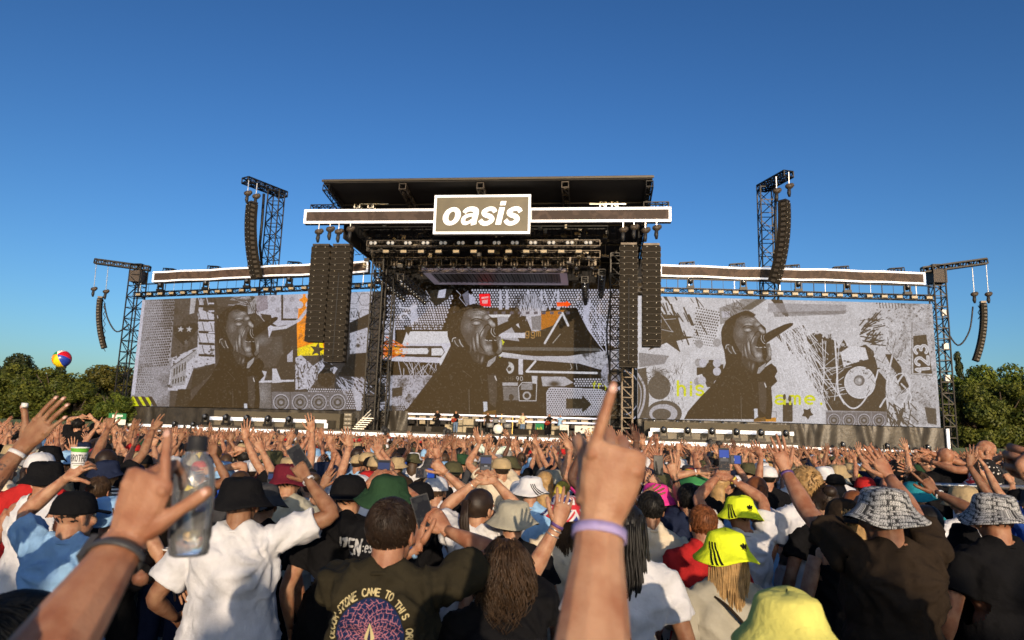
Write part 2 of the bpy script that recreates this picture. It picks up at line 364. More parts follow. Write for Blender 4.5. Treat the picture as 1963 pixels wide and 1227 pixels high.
def portrait(P, T):
    """singer in a parka, eyes shut, microphone at the mouth; T maps design points to drawing points"""
    f = lambda pts: [T(x, y) for x, y in pts]; G = lambda x, y: T(506.6 + .6196 * x, 126.6 + .6196 * y); g = lambda *pts: [G(x, y) for x, y in pts]
    k = abs(T(100, 0)[0] - T(0, 0)[0]) / 100.0; kw = k * .62 * P.w / abs(np.linalg.norm(P.tr([(0, 0)]) - P.tr([(1, 0)])) * 0 + P.w) * abs(P.tr([(1000, 700)]) - P.tr([(1001, 700)]))[0][0]
    Z = (0, 0, 0)
    P.poly(f([(320,835),(345,785),(420,700),(500,620),(560,530),(585,470),(640,440),(700,530),(770,545),(850,495),(880,520),(888,545),(872,575),(888,605),(850,640),(858,750),(850,835)]), Z)
    P.poly(g((62,290),(75,240),(110,178),(170,130),(240,98),(300,78),(345,84),(405,120),(388,136),(445,200),(500,250),(505,300),(470,400),(520,400),(556,470),(555,560),(520,590),(480,640),(400,700),(250,660),(110,600),(92,470),(68,400)), (.004, .004, .004))
    P.poly(g((215,165),(265,128),(330,128),(392,150),(432,188),(450,222),(478,262),(500,300),(462,318),(425,345),(412,400),(405,436),(452,446),(466,470),(462,530),(490,575),(440,590),(380,570),(310,540),(250,480),(205,400),(180,330),(188,250)), (.07, .066, .068))
    P.poly(g((500,400),(540,400),(557,470),(553,545),(520,575),(500,560),(520,520)), (.10, .098, .10)); P.poly(g((250,540),(310,545),(400,580),(400,640),(370,680),(300,640)), (.028, .027, .028))
    def b(x, y, rx, ry, c, a=1.0, ang=0.0, soft=.8): p = G(x, y); P.oval(p, rx * k * .62, ry * k * .62, c, a, soft, ang=ang)
    L, M = (.36, .355, .37), (.19, .185, .19)
    b(330, 180, 100, 50, M, .9); b(370, 165, 50, 26, L, .6); b(420, 215, 36, 28, L, .7); b(330, 218, 52, 20, L, .8, -.12); b(455, 268, 26, 40, L, .9, -.5); b(480, 285, 18, 26, L, .8)
    b(325, 268, 44, 22, L, .9, .05); b(255, 300, 60, 70, M, .6); b(360, 330, 46, 60, M, .9); b(372, 360, 20, 60, L, .8, .25); b(335, 430, 15, 90, L, .85, -.12); b(395, 470, 26, 80, M, .9, -.25); b(305, 480, 12, 80, L, .6, -.15); b(430, 515, 46, 40, L, .7); b(275, 500, 12, 60, M, .6); b(540, 480, 18, 70, L, .8); b(440, 560, 40, 20, M, .8); b(375, 625, 14, 40, L, .5, .2); b(340, 610, 10, 40, M, .5)
    def ln(w, c, *pts): P.line(list(sm(g(*pts), 16)), max(1.0, w * kw), c)
    ln(9, Z, (275, 248), (310, 225), (350, 228), (385, 245)); ln(8, Z, (425, 235), (455, 225), (490, 245)); ln(6, Z, (285, 285), (320, 292), (355, 285), (365, 270)); ln(4, (.02, .02, .02), (290, 262), (330, 248), (372, 262)); ln(3, (.02, .02, .02), (270, 300), (310, 312), (350, 305))
    ln(9, (.008, .008, .008), (398, 305), (362, 370), (350, 430), (360, 490), (395, 540)); ln(6, (.015, .015, .015), (330, 360), (310, 430), (318, 500), (345, 560)); ln(5, (.02, .02, .02), (285, 400), (280, 470), (300, 540)); ln(9, Z, (395, 315), (410, 290), (440, 285), (455, 320)); ln(6, Z, (440, 330), (470, 335)); ln(4, (.03, .03, .03), (300, 150), (350, 142), (400, 165)); ln(3, (.04, .04, .04), (290, 172), (340, 162), (400, 185))
    P.poly(g((462,448),(500,445),(522,515),(498,560),(478,545),(470,500)), Z); ln(6, (.42, .42, .44), (402, 434), (425, 440)); ln(7, (.42, .42, .44), (440, 440), (462, 440)); ln(6, (.42, .42, .44), (485, 436), (500, 440))
    r = random.Random(3)
    for _ in range(60): x = r.uniform(90, 380); y = 175 - (x - 90) * .24 + r.uniform(-20, 30); ln(1.8, (.03, .028, .026) if r.random() < .5 else Z, (x, y), (x + r.uniform(-14, 22), y - r.uniform(-10, 26)))
    for _ in range(70): x = r.uniform(80, 215); y = r.uniform(180, 420); ln(1.6, (.035, .033, .03), (x, y), (x + r.uniform(-8, 8), y + r.uniform(10, 34)))
    P.poly(g((112,450),(105,425),(125,410),(165,420),(205,480),(207,508),(170,505),(130,480)), (.03, .03, .03)); ln(7, (.36, .36, .38), (108, 450), (115, 420), (140, 412)); ln(9, (.33, .33, .35), (172, 432), (185, 470), (205, 500)); ln(6, (.28, .28, .3), (130, 440), (140, 470), (165, 498))
    P.poly(g((412,432),(416,395),(424,350),(455,320),(492,308),(560,270),(680,215),(742,198),(770,203),(764,226),(655,300),(560,362),(500,404),(470,430)), (.003, .003, .003)); ln(5, (.42, .42, .44), (460, 322), (456, 360), (478, 395), (492, 402)); ln(4, (.3, .3, .32), (484, 318), (478, 350), (494, 380)); ln(3, (.03, .03, .03), (520, 320), (620, 280), (700, 235))
    P.poly(g((415,695),(430,640),(502,590),(490,640),(440,695)), (.24, .24, .26)); P.poly(g((425,780),(500,770),(510,980),(495,1100),(440,1050)), (.04, .038, .04)); ln(10, (.45, .45, .48), (490, 790), (503, 828)); ln(4, (.12, .12, .12), (258, 920), (262, 1160)); ln(3, (.09, .09, .085), (200, 730), (280, 800)); ln(3, (.07, .07, .07), (360, 790), (378, 860))
    P.poly(g((385,1040),(420,1040),(424,1120),(390,1140)), (.40, .42, .48)); P.poly(g((385,1140),(500,1120),(500,1165),(380,1165)), (.16, .07, .005)); ln(3, (.025, .024, .022), (560, 660), (600, 680), (580, 740), (540, 790)); ln(3, (.022, .02, .02), (40, 900), (90, 1000), (60, 1150)); ln(3, (.022, .02, .02), (150, 820), (190, 960), (180, 1150))
def lines(P, n, c, a0, a1, l, wd, col, spread=(0, 0), seed=0):
    r = random.Random(seed)
    for _ in range(n):
        x = c[0] + r.uniform(-1, 1) * spread[0]; y = c[1] + r.uniform(-1, 1) * spread[1]; a = rad(r.uniform(a0, a1)); L = l * r.uniform(.3, 1.1)
        P.line([(x, y), (x + L * math.cos(a), y + L * math.sin(a))], wd * r.uniform(.4, 1.3), col)
def speckle(P, quad, n, r0, col, seed):
    r = random.Random(seed); q = np.asarray(quad, float)
    for _ in range(n):
        u, v = r.random(), r.random(); p = (q[0] * (1 - u) + q[1] * u) * (1 - v) + (q[3] * (1 - u) + q[2] * u) * v
        k = r0 * r.random() ** 2 + .25; P.oval(p, k * r.uniform(.6, 1.8), k, col, r.uniform(.4, 1))
def star(c, r, a=0, k=.42): return [(c[0] + (r if i % 2 == 0 else r * k) * math.sin(rad(a + 36 * i)), c[1] - (r if i % 2 == 0 else r * k) * math.cos(rad(a + 36 * i))) for i in range(10)]
def grunge(P, quad, amt, seed, cell=40):
    n = vnoise(P.w, P.h, cell, seed, 5); n2 = vnoise(P.w, P.h, 5, seed + 9, 2)
    m = (np.clip((n - .5) * 6, 0, 1) * .7 + (n2 > .62) * .5) * amt
    P.poly(quad, (.03, .03, .03), 1.0, tex=np.clip(m, 0, 1))
def speakers_row(P, x0, x1, y0, y1, n, dark=.03):
    for i in range(n):
        a, b = x0 + (x1 - x0) * i / n, x0 + (x1 - x0) * (i + 1) / n; cx, cy, r = (a + b) / 2, (y0 + y1) / 2 + 3, (b - a) * .42
        P.poly([(a, y0), (b - 1, y0), (b - 1, y1), (a, y1)], (.13, .13, .15))
        P.oval((cx, cy), r, r * 1.05, (.28, .28, .33)); P.oval((cx, cy), r * .86, r * .9, (.03, .03, .03)); P.oval((cx, cy), r * .75, r * .78, (.16, .16, .18)); P.oval((cx, cy), r * .5, r * .5, (.06, .06, .06)); P.oval((cx, cy), r * .25, r * .25, (.2, .2, .23))

def grain(P, seed):
    r = np.random.default_rng(seed); n = vnoise(P.w, P.h, 3, seed, 2) - .5; P.a *= (1 + .7 * n + r.normal(0, .09, n.shape))[..., None]; P.a += np.maximum(0, vnoise(P.w, P.h, 6, seed + 1, 3) - .62)[..., None] * .25; lum = P.a.mean(2, keepdims=True); P.a *= np.clip(.55 + lum * 1.9, 0, 1.15)
    return P
def paint_left(P):
    c = lambda x, y: (230 + x / 3.835, 540 + y / 3.835); q = lambda *a: [c(x, y) for x, y in a]
    P.a[:] = (.05, .047, .05)
    P.poly(q((160,95),(412,85),(360,940),(60,930)), (.24, .24, .28)); grunge(P, q((160,95),(412,85),(360,940),(60,930)), .5, 3, 60)
    P.dots(q((200,110),(405,105),(350,620),(130,640)), (13, 27), 1.75, (.03, .03, .03), lambda u, v: .35 + .75 * u); P.dots(q((120,640),(260,640),(240,820),(80,820)), (9, 10), 1.4, (.04, .04, .04), lambda u, v: 1 - .6 * u)
    P.poly(q((160,95),(190,95),(110,830),(70,840)), (.40, .40, .48))
    P.poly(q((405,110),(580,110),(570,480),(372,560)), (.075, .07, .072)); grunge(P, q((405,110),(580,110),(570,480),(372,560)), .9, 5, 30)
    for i in range(9): P.line(q((400, 130 + i * 45), (575, 125 + i * 45)), .7, (.03, .03, .03))
    P.poly(q((520,120),(560,120),(545,230),(510,240)), (.3, .3, .33)); P.poly(q((590,120),(620,130),(600,260),(570,250)), (.3, .3, .35))
    P.poly(q((385,560),(350,800),(480,800),(540,640),(700,600),(690,240),(580,200),(570,480)), (.36, .36, .42)); speckle(P, q((420,480),(700,480),(600,780),(350,780)), 160, 2.2, (.03, .03, .03), 4)
    P.poly(q((390,330),(560,300),(580,345),(470,470),(400,400)), (.02, .02, .02)); P.poly(star(c(446, 350), 6.5, 8), (.33, .33, .36)); P.poly(star(c(508, 350), 6.5, 8), (.33, .33, .36)); P.poly(star(c(486, 445), 5, 0), (.13, .13, .14))
    for i, y in enumerate((110, 215, 300, 385, 470)):
        for k in range(4): P.line(q((575 + k * 30, y), (590 + k * 30, y + 60)), 3, (.02, .02, .02) if (i + k) % 2 else (.38, .38, .45))
        P.poly(q((578, y + 60), (695, y + 66), (695, y + 84), (578, y + 78)), (.02, .02, .02))
    P.text('THEM', c(655, 130), 26, 6, (.40, .40, .48), ang=rad(90), sx=.6)
    P.poly(q((380,620),(560,500),(570,530),(490,600),(480,760),(370,770)), (.25, .25, .28)); 
    for i in range(5): P.poly(q((395 + i * 20, 640 - i * 12), (405 + i * 20, 634 - i * 12), (402 + i * 20, 690 - i * 12), (392 + i * 20, 696 - i * 12)), (.06, .06, .06)); P.poly(q((385 + i * 20, 720 - i * 6), (395 + i * 20, 716 - i * 6), (394 + i * 20, 752 - i * 6), (384 + i * 20, 756 - i * 6)), (.05, .05, .05))
    P.line(q((375,630),(560,500)), 3, (.04, .04, .04))
    P.poly(q((690,90),(700,560),(1130,700),(1310,930),(1310,90)), (.03, .028, .028))
    P.poly(q((1000,85),(1330,80),(1320,300),(1160,330),(1000,230)), (.34, .34, .41)); P.poly(q((1000,85),(1080,85),(1090,200),(1000,230)), (.22, .2, .25))
    P.dots(q((1090,90),(1300,90),(1300,250),(1090,250)), (3, 2), 5, (.25, .25, .3)); P.poly(q((1185,85),(1200,85),(1200,270),(1330,270),(1330,285),(1185,285)), (.02, .02, .02))
    P.poly(q((1325,75),(1400,75),(1400,440),(1500,440),(1500,540),(1305,545),(1300,330)), ORG); P.poly(q((1305,490),(1490,430),(1500,540),(1305,545)), YEL); grunge(P, q((1325,75),(1400,75),(1400,540),(1305,545)), .45, 8, 30)
    for y in (100, 170): P.oval(c(1320, y), 7, 7, (.38, .38, .45)); P.oval(c(1390, y), 7, 7, (.38, .38, .45))
    P.line(q((1110,350),(1220,335),(1320,280),(1380,200)), 13, (.36, .36, .42)); P.poly(q((1090,330),(1240,330),(1090,350)), (.4, .4, .46))
    P.poly(q((1290,560),(1330,540),(1420,620),(1500,560),(1600,640),(1560,700),(1450,720),(1400,780),(1290,800)), (.36, .36, .43)); lines(P, 60, c(1400, 640), 60, 130, 22, 3, (.03, .03, .03), (45, 30), 3); speckle(P, q((1290,560),(1560,560),(1500,800),(1290,800)), 120, 2.4, (.03, .03, .03), 6)
    P.poly(star(c(1450, 500), 15, 10), (.05, .045, .03)); P.oval(c(1515, 710), 17, 17, (.012, .012, .012)); P.poly(star(c(1530, 620), 15, 20), (.02, .02, .02))
    P.dots(q((1370,780),(1780,790),(1780,940),(1380,930)), (24, 9), 1.5, (.34, .34, .4)); speakers_row(P, *c(1115, 0)[:1], c(1670, 0)[0], c(0, 810)[1], c(0, 940)[1], 4)
    P.poly(q((1690,60),(1860,50),(1840,230),(1690,300)), (.35, .35, .41)); P.poly(q((1690,380),(1840,330),(1820,520),(1690,530)), (.33, .33, .39)); P.poly(q((1690,300),(1850,225),(1835,325),(1690,372)), (.02, .02, .02))
    for cx, cy in ((1712, 120), (1800, 130), (1712, 240), (1800, 250)): P.line([(c(cx, cy)[0] + 13 * math.cos(rad(a)), c(cx, cy)[1] + 13 * math.sin(rad(a))) for a in range(0, 361, 60)], 1.6, (.03, .03, .03))
    P.text('NA', c(1695, 265), 12, 2.5, (.03, .03, .03)); speckle(P, q((1690,380),(1840,330),(1820,520),(1690,530)), 40, 2, (.05, .05, .05), 9); P.oval(c(1750, 470), 6, 5, (.05, .05, .05), 1, .6)
    P.poly(q((1690,540),(1830,520),(1800,700),(1600,690)), (.016, .016, .016)); lines(P, 50, c(1690, 740), 20, 70, 26, 3, (.33, .33, .4), (26, 10), 5); P.poly(q((1700,760),(1780,830),(1770,950),(1740,950)), (.34, .34, .4))
    P.poly(q((1120,640),(1150,640),(1190,740),(1120,745)), (.4, .4, .46)); P.poly(q((970,730),(1280,720),(1280,735),(970,745)), (.4, .4, .46)); P.poly(q((1010,650),(1080,660),(1060,730),(1000,720)), (.36, .36, .42)); P.poly(q((1230,540),(1270,500),(1270,590),(1230,590)), (.3, .3, .36))
    P.poly(q((980,740),(1110,750),(1110,935),(1000,935)), (.12, .12, .13)); P.oval(c(1050, 830), 14, 24, (.22, .22, .24), .8, 1); P.poly(q((1000,420),(1190,400),(1200,520),(1150,620),(1020,640)), (.06, .055, .055)); P.oval(c(1050, 430), 20, 14, (.16, .16, .17), .9, 1); P.oval(c(1160, 480), 14, 26, (.08, .08, .08), .9, 1)
    P.poly(q((700,120),(960,100),(970,170),(860,190),(720,180)), (.06, .055, .055)); lines(P, 40, c(870, 130), -20, 20, 25, 2, (.3, .3, .34), (22, 12), 8); P.poly(q((940,180),(1010,95),(990,230),(940,240)), (.25, .25, .28)); lines(P, 20, c(970, 170), 60, 120, 20, 2, (.02, .02, .02), (10, 10), 9)
    P.line(q((715,250),(735,320),(770,240)), 3, (.36, .36, .42)); P.line(q((1010,230),(1060,290),(1120,280),(1010,240)), 2, (.4, .4, .46)); P.poly(q((1030,235),(1110,245),(1120,290),(1070,300)), (.02, .02, .02))
    P.poly(q((1085,310),(1130,330),(1095,415)), (.42, .42, .5)); P.poly(q((540,650),(600,640),(690,600),(700,660),(520,800)), (.02, .02, .02)); P.poly(q((425,790),(520,790),(520,940),(400,940)), (.012, .012, .012))
    portrait(P, lambda x, y: (429.5 + (x - 605) / 3.166 * .864, 658.6 + (y - 410) / 3.166 * 1.01))
    P.poly(q((85,842),(232,852),(228,915),(65,912)), LIM)
    for i in range(3): P.poly(q((100 + i * 52, 842), (130 + i * 52, 845), (172 + i * 52, 915), (140 + i * 52, 915)), (.02, .02, .02))

def paint_centre(P):
    c = lambda x, y: (690 + x / 3.569, 540 + y / 3.569); q = lambda *a: [c(x, y) for x, y in a]
    P.a[:] = (.0, .0, .0)
    P.poly(q((70,50),(150,60),(140,330),(70,330)), (.3, .3, .36))
    for quad, n in ((q((180,90),(640,90),(560,330),(180,330)), (24, 15)), (q((760,50),(1500,50),(1480,180),(760,180)), (39, 8)), (q((1480,50),(1790,50),(1770,440),(1490,440)), (16, 25))): P.dots(quad, n, 1.75, (.40, .40, .48))
    P.poly(q((150,270),(240,270),(240,470),(150,480)), (.38, .38, .45)); P.poly(q((320,340),(620,340),(620,420),(290,430)), WHT); P.text('2[', c(365, 275), 26, 8, (.44, .44, .52), ang=rad(-84)); P.poly(q((345,160),(380,150),(400,270),(350,300)), (.4, .4, .48))
    P.poly(q((150,430),(630,420),(640,560),(150,540)), (.42, .42, .5)); P.poly(q((190,440),(560,440),(590,500),(560,520),(190,510)), (.02, .02, .02)); P.poly(q((210,455),(460,455),(470,475),(460,495),(210,495)), WHT); P.line(q((460,445),(478,472),(460,500)), 3, (.1, .1, .1)); P.poly(q((490,455),(560,455),(575,480),(560,505),(490,505)), WHT); 
    lines(P, 46, c(230, 470), 150, 210, 34, 5, (.6, .12, .0), (20, 10), 4); lines(P, 20, c(250, 470), 160, 200, 20, 3, (.7, .35, .02), (14, 8), 6); speckle(P, q((140,420),(330,420),(330,510),(140,510)), 60, 3, (.55, .1, 0), 7)
    lines(P, 26, c(400, 590), 40, 140, 50, 2.5, (.36, .36, .42), (40, 20), 8); P.line(q((320,560),(345,640),(400,550),(430,640),(470,560),(545,640)), 2, (.38, .38, .45)); P.poly(q((540,540),(610,440),(640,470),(560,620)), WHT)
    P.poly(q((130,640),(470,640),(540,650),(300,890),(120,880)), (.3, .3, .36)); grunge(P, q((130,640),(540,640),(300,890),(120,880)), 1.0, 12, 40); P.poly(q((120,700),(170,690),(180,820),(120,830)), (.03, .03, .03)); P.poly(q((220,730),(290,720),(290,780),(220,790)), (.03, .03, .03)); P.dots(q((160,850),(310,850),(310,890),(160,890)), (12, 3), 1.6, (.03, .03, .03))
    P.text('hovo', c(370, 330), 15, 4.5, (.03, .028, .02), sx=.75); P.poly(q((300,300),(360,310),(330,370)), (.03, .028, .02))
    P.poly(q((480,60),(640,50),(600,120),(520,170),(470,120)), (.03, .028, .022)); P.poly(q((540,60),(590,50),(580,110),(530,110)), (.4, .4, .48)); P.line(q((450,60),(480,110),(450,100),(500,150),(510,260),(470,150)), 1.6, (.5, .5, .6)); P.line(q((660,60),(690,90),(680,110),(730,170)), 1.6, (.5, .5, .6)); P.poly(q((700,90),(740,60),(750,150),(730,170)), (.15, .15, .2)); P.poly(q((745,80),(790,110),(790,180),(750,170)), (.35, .35, .45))
    P.poly(q((815,85),(888,82),(898,170),(822,168)), RED); P.poly(q((830,105),(880,100),(872,150),(838,150)), (.7, .3, .3)); P.poly(q((830,118),(880,112),(880,122),(832,128)), (.7, .01, .02))
    for x in (960, 1005, 1150, 1240, 1355): P.poly(q((x - 6, 60), (x + 8, 60), (x + 14, 190), (x - 10, 190)), (.38, .38, .46))
    P.line(q((1260,60),(1300,190),(1340,60)), 5, (.4, .4, .48)); P.poly(q((1085,180),(1130,90),(1200,80),(1280,180),(1230,330),(1110,230)), (.3, .3, .36)); lines(P, 50, c(1150, 130), 60, 110, 30, 2.5, (.03, .03, .03), (24, 14), 11); lines(P, 40, c(1180, 180), 60, 110, 24, 2.5, (.42, .42, .5), (22, 18), 12)
    P.poly(q((1345,142),(1410,140),(1412,130),(1445,155),(1412,176),(1410,168),(1348,170)), (.85, .07, .0))
    P.poly(q((1500,420),(1540,140),(1580,120),(1560,300),(1640,440)), (.36, .36, .45)); lines(P, 60, c(1570, 300), 40, 110, 60, 3, (.42, .42, .52), (26, 50), 14)
    P.poly(q((600,260),(640,200),(1060,195),(1060,270),(1240,270),(1240,200),(1490,195),(1560,330),(1640,440),(1650,900),(300,900),(560,560),(620,440)), (.006, .006, .006))
    P.line(q((620,260),(660,225),(700,228)), 4, (.4, .4, .45)); P.poly(q((880,225),(1040,225),(1040,245),(890,245)), WHT); P.poly(q((940,240),(1060,240),(1110,410),(950,390)), (.28, .28, .32)); P.poly(q((1050,200),(1120,410),(1095,415),(1010,260)), (.012, .012, .012)); P.poly(q((1060,290),(1080,275),(1095,320)), (.44, .44, .5)); P.poly(q((1120,200),(1240,200),(1240,330),(1180,350)), (.36, .36, .42)); P.poly(q((1170,240),(1240,230),(1240,330),(1180,330)), (.18, .18, .2))
    P.poly(q((1240,210),(1330,200),(1400,195),(1320,300),(1240,330)), (.42, .13, .0)); P.text('ggm', c(1130, 372), 13, 4.5, (.3, .16, .04)); P.poly(q((950,350),(1130,350),(1130,385),(950,385)), (.42, .42, .48))
    P.line(q((1265,420),(1385,215),(1425,300)), 9, WHT); P.line(q((1320,420),(1370,360)), 3, (.3, .3, .3)); 
    for x in range(640, 1460, 55): P.poly(q((x, 205), (x + 26, 203), (x + 26, 222), (x, 224)), (.09, .09, .13))
    P.poly(star(c(970, 415), 6, 10, .6), LIM); P.poly(star(c(968, 525), 6, 40, .6), LIM)
    P.poly(q((940,485),(1200,510),(1420,510),(1780,460),(1960,480),(1960,560),(1640,600),(1500,560),(1100,530),(960,515)), (.34, .34, .39)); P.poly(q((940,445),(1640,455),(1640,475),(960,470)), (.10, .10, .10)); P.poly(q((930,495),(960,480),(1100,500),(1100,512),(950,510)), (.42, .42, .46)); grunge(P, q((1500,480),(1960,480),(1960,560),(1600,600)), .9, 15, 30); P.line(q((1440,560),(1450,590),(1440,600)), 2, (.35, .35, .35)); P.line(q((1480,562),(1485,600)), 2, (.35, .35, .35))
    P.poly(q((1085,530),(1115,530),(1115,635),(1085,635)), (.42, .42, .48)); P.line(q((1200,545),(1140,615),(1620,625)), 9, WHT); P.oval(c(1022, 590), 9, 11, (.38, .38, .4)); P.oval(c(1022, 598), 4, 4, (.03, .03, .03)); P.oval(c(1022, 560), 3, 3, (.3, .3, .3))
    P.text('CHF', c(992, 678), 8, 1.4, (.13, .12, .1)); P.text('90', c(1068, 678), 8, 1.7, WHT, sx=.7); P.poly(q((930,690),(1080,690),(1080,712),(930,712)), (.30, .30, .33)); P.poly(q((930,715),(1080,720),(1090,810),(935,815)), (.14, .14, .15))
    P.line(q((1085,720),(1110,690),(1210,690),(1205,815),(1090,815)), 3, (.42, .42, .46), 1, True); P.oval(c(1142, 780), 8, 8, (.3, .3, .33)); P.oval(c(1142, 780), 5, 5, (.02, .02, .02)); P.oval(c(965, 785), 5, 7, (.35, .35, .38)); P.oval(c(1035, 790), 5, 6, (.03, .03, .03)); P.poly(q((1175,645),(1215,645),(1210,700),(1180,695)), (.38, .38, .42)); P.poly(q((1105,700),(1180,690),(1180,740),(1100,740)), (.2, .2, .22))
    P.poly(q((1240,650),(1400,650),(1460,690),(1400,715),(1250,715)), (.3, .3, .34)); P.oval(c(1330, 700), 16, 8, (.03, .03, .03), 1, .7); P.dots(q((1460,660),(1680,660),(1680,720),(1460,720)), (12, 4), 1.7, (.38, .38, .44))
    P.text('fry', c(1590, 730), 13, 4, LIM); P.oval(c(1750, 640), 28, 30, (.28, .28, .34)); P.oval(c(1750, 660), 16, 18, (.03, .03, .03)); P.oval(c(1750, 665), 9, 9, (.2, .2, .25)); grunge(P, q((1640,560),(1800,560),(1800,760),(1640,760)), .8, 17, 24)
    P.poly(q((1290,730),(1310,722),(1650,735),(1720,770),(1700,900),(1640,915),(1278,915),(1275,760)), (.36, .36, .42)); P.dots(q((1278,730),(1700,740),(1690,912),(1278,912)), (25, 13), 1.35, (.02, .02, .02)); P.poly(q((1410,800),(1520,800),(1520,775),(1585,840),(1520,900),(1520,870),(1410,870)), (.03, .027, .018))
    P.poly(q((1780,560),(1960,560),(1960,930),(1800,930)), (.02, .02, .02))
    for r_, w_ in ((70, 5), (52, 3), (84, 3)): P.line([(c(1810, 760)[0] + r_ * .55 * math.cos(rad(a)), c(1810, 760)[1] + r_ * .8 * math.sin(rad(a))) for a in range(-90, 91, 10)], w_, (.36, .36, .44))
    portrait(P, lambda x, y: (877.7 + (x - 605) / 3.166 * 1.098, 656.3 + (y - 410) / 3.166 * 1.0))

def paint_right(P):
    c = lambda x, y: (1210 + x / 3.166, 540 + y / 3.166); q = lambda *a: [c(x, y) for x, y in a]
    n = vnoise(P.w, P.h, 50, 21, 5); P.a[:] = WHT * .92; P.a *= (0.78 + .4 * n)[..., None]; P.a[:, :] *= np.linspace(1.0, .85, P.w)[None, :, None]
    speckle(P, q((1480,130),(1820,130),(1860,870),(1150,860)), 700, 1.5, (.08, .08, .09), 31); grunge(P, q((1550,120),(1830,130),(1860,880),(1600,870)), .45, 22, 26)
    lines(P, 36, c(260, 180), 50, 75, 26, 7, (.03, .03, .03), (50, 40), 23); P.dots(q((390,150),(540,180),(500,400),(370,380)), (10, 14), 1.6, (.03, .03, .03), lambda u, v: 1.1 - .7 * abs(v - .3))
    P.poly(q((182,195),(280,205),(320,330),(390,335),(275,360),(300,430),(215,370),(100,420),(182,320)), (.03, .028, .022)); P.line(q((185,205),(240,290),(255,305),(185,290)), 2, (.4, .4, .45)); P.line(q((200,230),(270,225)), 2, (.4, .4, .45)); P.poly(q((45,430),(230,450),(200,500),(50,520)), (.2, .2, .22))
    for x, y, k in ((412,378,0),(520,370,0),(410,492,0),(522,500,0),(405,608,0)): P.oval(c(x, y), 7.5, 8, (.24, .24, .26))
    P.poly(q((398,520),(430,520),(470,490),(470,475),(500,475),(505,510),(560,500),(560,640),(460,640),(430,560),(398,570)), (.02, .018, .014)); 
    for x, y in ((435,495),(520,495),(430,600),(520,545),(525,620)): P.oval(c(x, y), 7.5, 8, (.36, .36, .42))
    P.poly(q((535,160),(720,90),(820,95),(700,190),(610,240),(540,260)), (.05, .048, .045), .55); P.poly(q((548,180),(600,180),(600,215),(552,220)), (.34, .34, .4)); P.line(q((600,130),(660,120),(640,150)), 2, (.38, .38, .42)); P.poly(q((660,170),(780,95),(840,95),(730,170)), (.06, .058, .05), .8); P.poly(q((835,95),(910,95),(960,215),(930,210)), (.025, .024, .02)); lines(P, 30, c(620, 150), 0, 90, 18, 2, (.02, .02, .02), (22, 14), 25)
    P.poly(q((830,130),(1305,140),(1305,190),(1240,205),(830,185)), (.22, .22, .25), .75); P.poly(q((860,185),(1300,175),(1300,195),(870,215)), (.12, .12, .13), .6)
    for i in range(9): P.line(q((1505 + i * 19, 122), (1512 + i * 19, 160)), 3.4, (.05, .05, .05))
    # speaker stack and scribble
    P.poly(q((880,330),(1050,260),(1070,330),(1130,300),(1200,350),(1240,350),(1260,400),(1290,350),(1330,420),(1420,380),(1470,420),(1500,540),(1550,600),(1550,800),(1200,790),(1150,700),(1040,520),(960,420)), (.03, .028, .025))
    speckle(P, q((1000,280),(1480,280),(1480,480),(1000,480)), 170, 3.2, WHT * .95, 26); lines(P, 60, c(1120, 380), 60, 110, 45, 3, (.02, .02, .02), (30, 20), 27); lines(P, 46, c(1430, 300), -60, 30, 26, 5, (.03, .03, .03), (14, 26), 45)
    lines(P, 130, c(960, 330), 45, 80, 100, 2.6, WHT * .97, (30, 40), 28); lines(P, 50, c(1060, 560), 50, 85, 90, 3, WHT * .97, (24, 30), 29); lines(P, 40, c(950, 480), -60, 40, 40, 2.2, WHT * .97, (30, 34), 30); lines(P, 22, c(1190, 620), -40, 10, 40, 2, WHT * .97, (20, 30), 32)
    for x in (1160, 1240): P.line(q((x, 350), (x + 10, 560), (x - 6, 720)), 3, WHT); P.line(q((x + 22, 360), (x + 8, 620)), 2.4, WHT)
    P.poly(q((1270,430),(1330,390),(1420,400),(1440,470),(1330,500),(1290,520)), WHT * .97); 
    P.oval(c(1390, 610), 33, 34, (.02, .02, .02)); P.oval(c(1388, 612), 30, 31, WHT); P.oval(c(1388, 612), 28, 29, WHT * .85); P.oval(c(1384, 600), 10.5, 10.5, (.12, .12, .13)); P.oval(c(1380, 603), 7, 7, (.25, .25, .27)); P.oval(c(1388, 598), 4, 4, (.4, .4, .42), 1, .7)
    P.line(list(sm(q((1236,350),(1250,560),(1262,680),(1330,765),(1400,740),(1480,600),(1500,520)), 30)), 6, WHT); P.line(q((1210,660),(1300,640)), 3, WHT); speckle(P, q((1280,480),(1500,480),(1520,560),(1280,560)), 80, 2.4, (.03, .03, .03), 35)
    P.poly(q((1540,440),(1580,440),(1640,520),(1650,640),(1610,560),(1570,500)), (.03, .028, .025)); P.poly(q((1600,560),(1650,560),(1690,640),(1640,660)), (.03, .028, .025))
    for pts in (((1490,440),(1560,560),(1590,700),(1640,820)), ((1590,430),(1550,640),(1570,860)), ((1510,760),(1560,700),(1630,760),(1700,860)), ((1600,640),(1660,560),(1690,640),(1640,760),(1590,830)), ((1640,620),(1700,700),(1650,790))): P.line(list(sm(q(*pts), 24)), 7, WHT * .9)
    P.oval(c(1640, 620), 17, 20, WHT * .9, ring=5); lines(P, 46, c(1620, 790), 20, 120, 30, 5, (.05, .05, .05), (26, 20), 36)
    lines(P, 60, c(1560, 500), 30, 150, 18, 2, (.05, .05, .05), (40, 60), 37)
    P.poly(q((1180,780),(1550,790),(1550,870),(1180,860)), (.22, .22, .25)); speakers_row(P, c(1185, 0)[0], c(1550, 0)[0], c(0, 792)[1], c(0, 872)[1], 4)
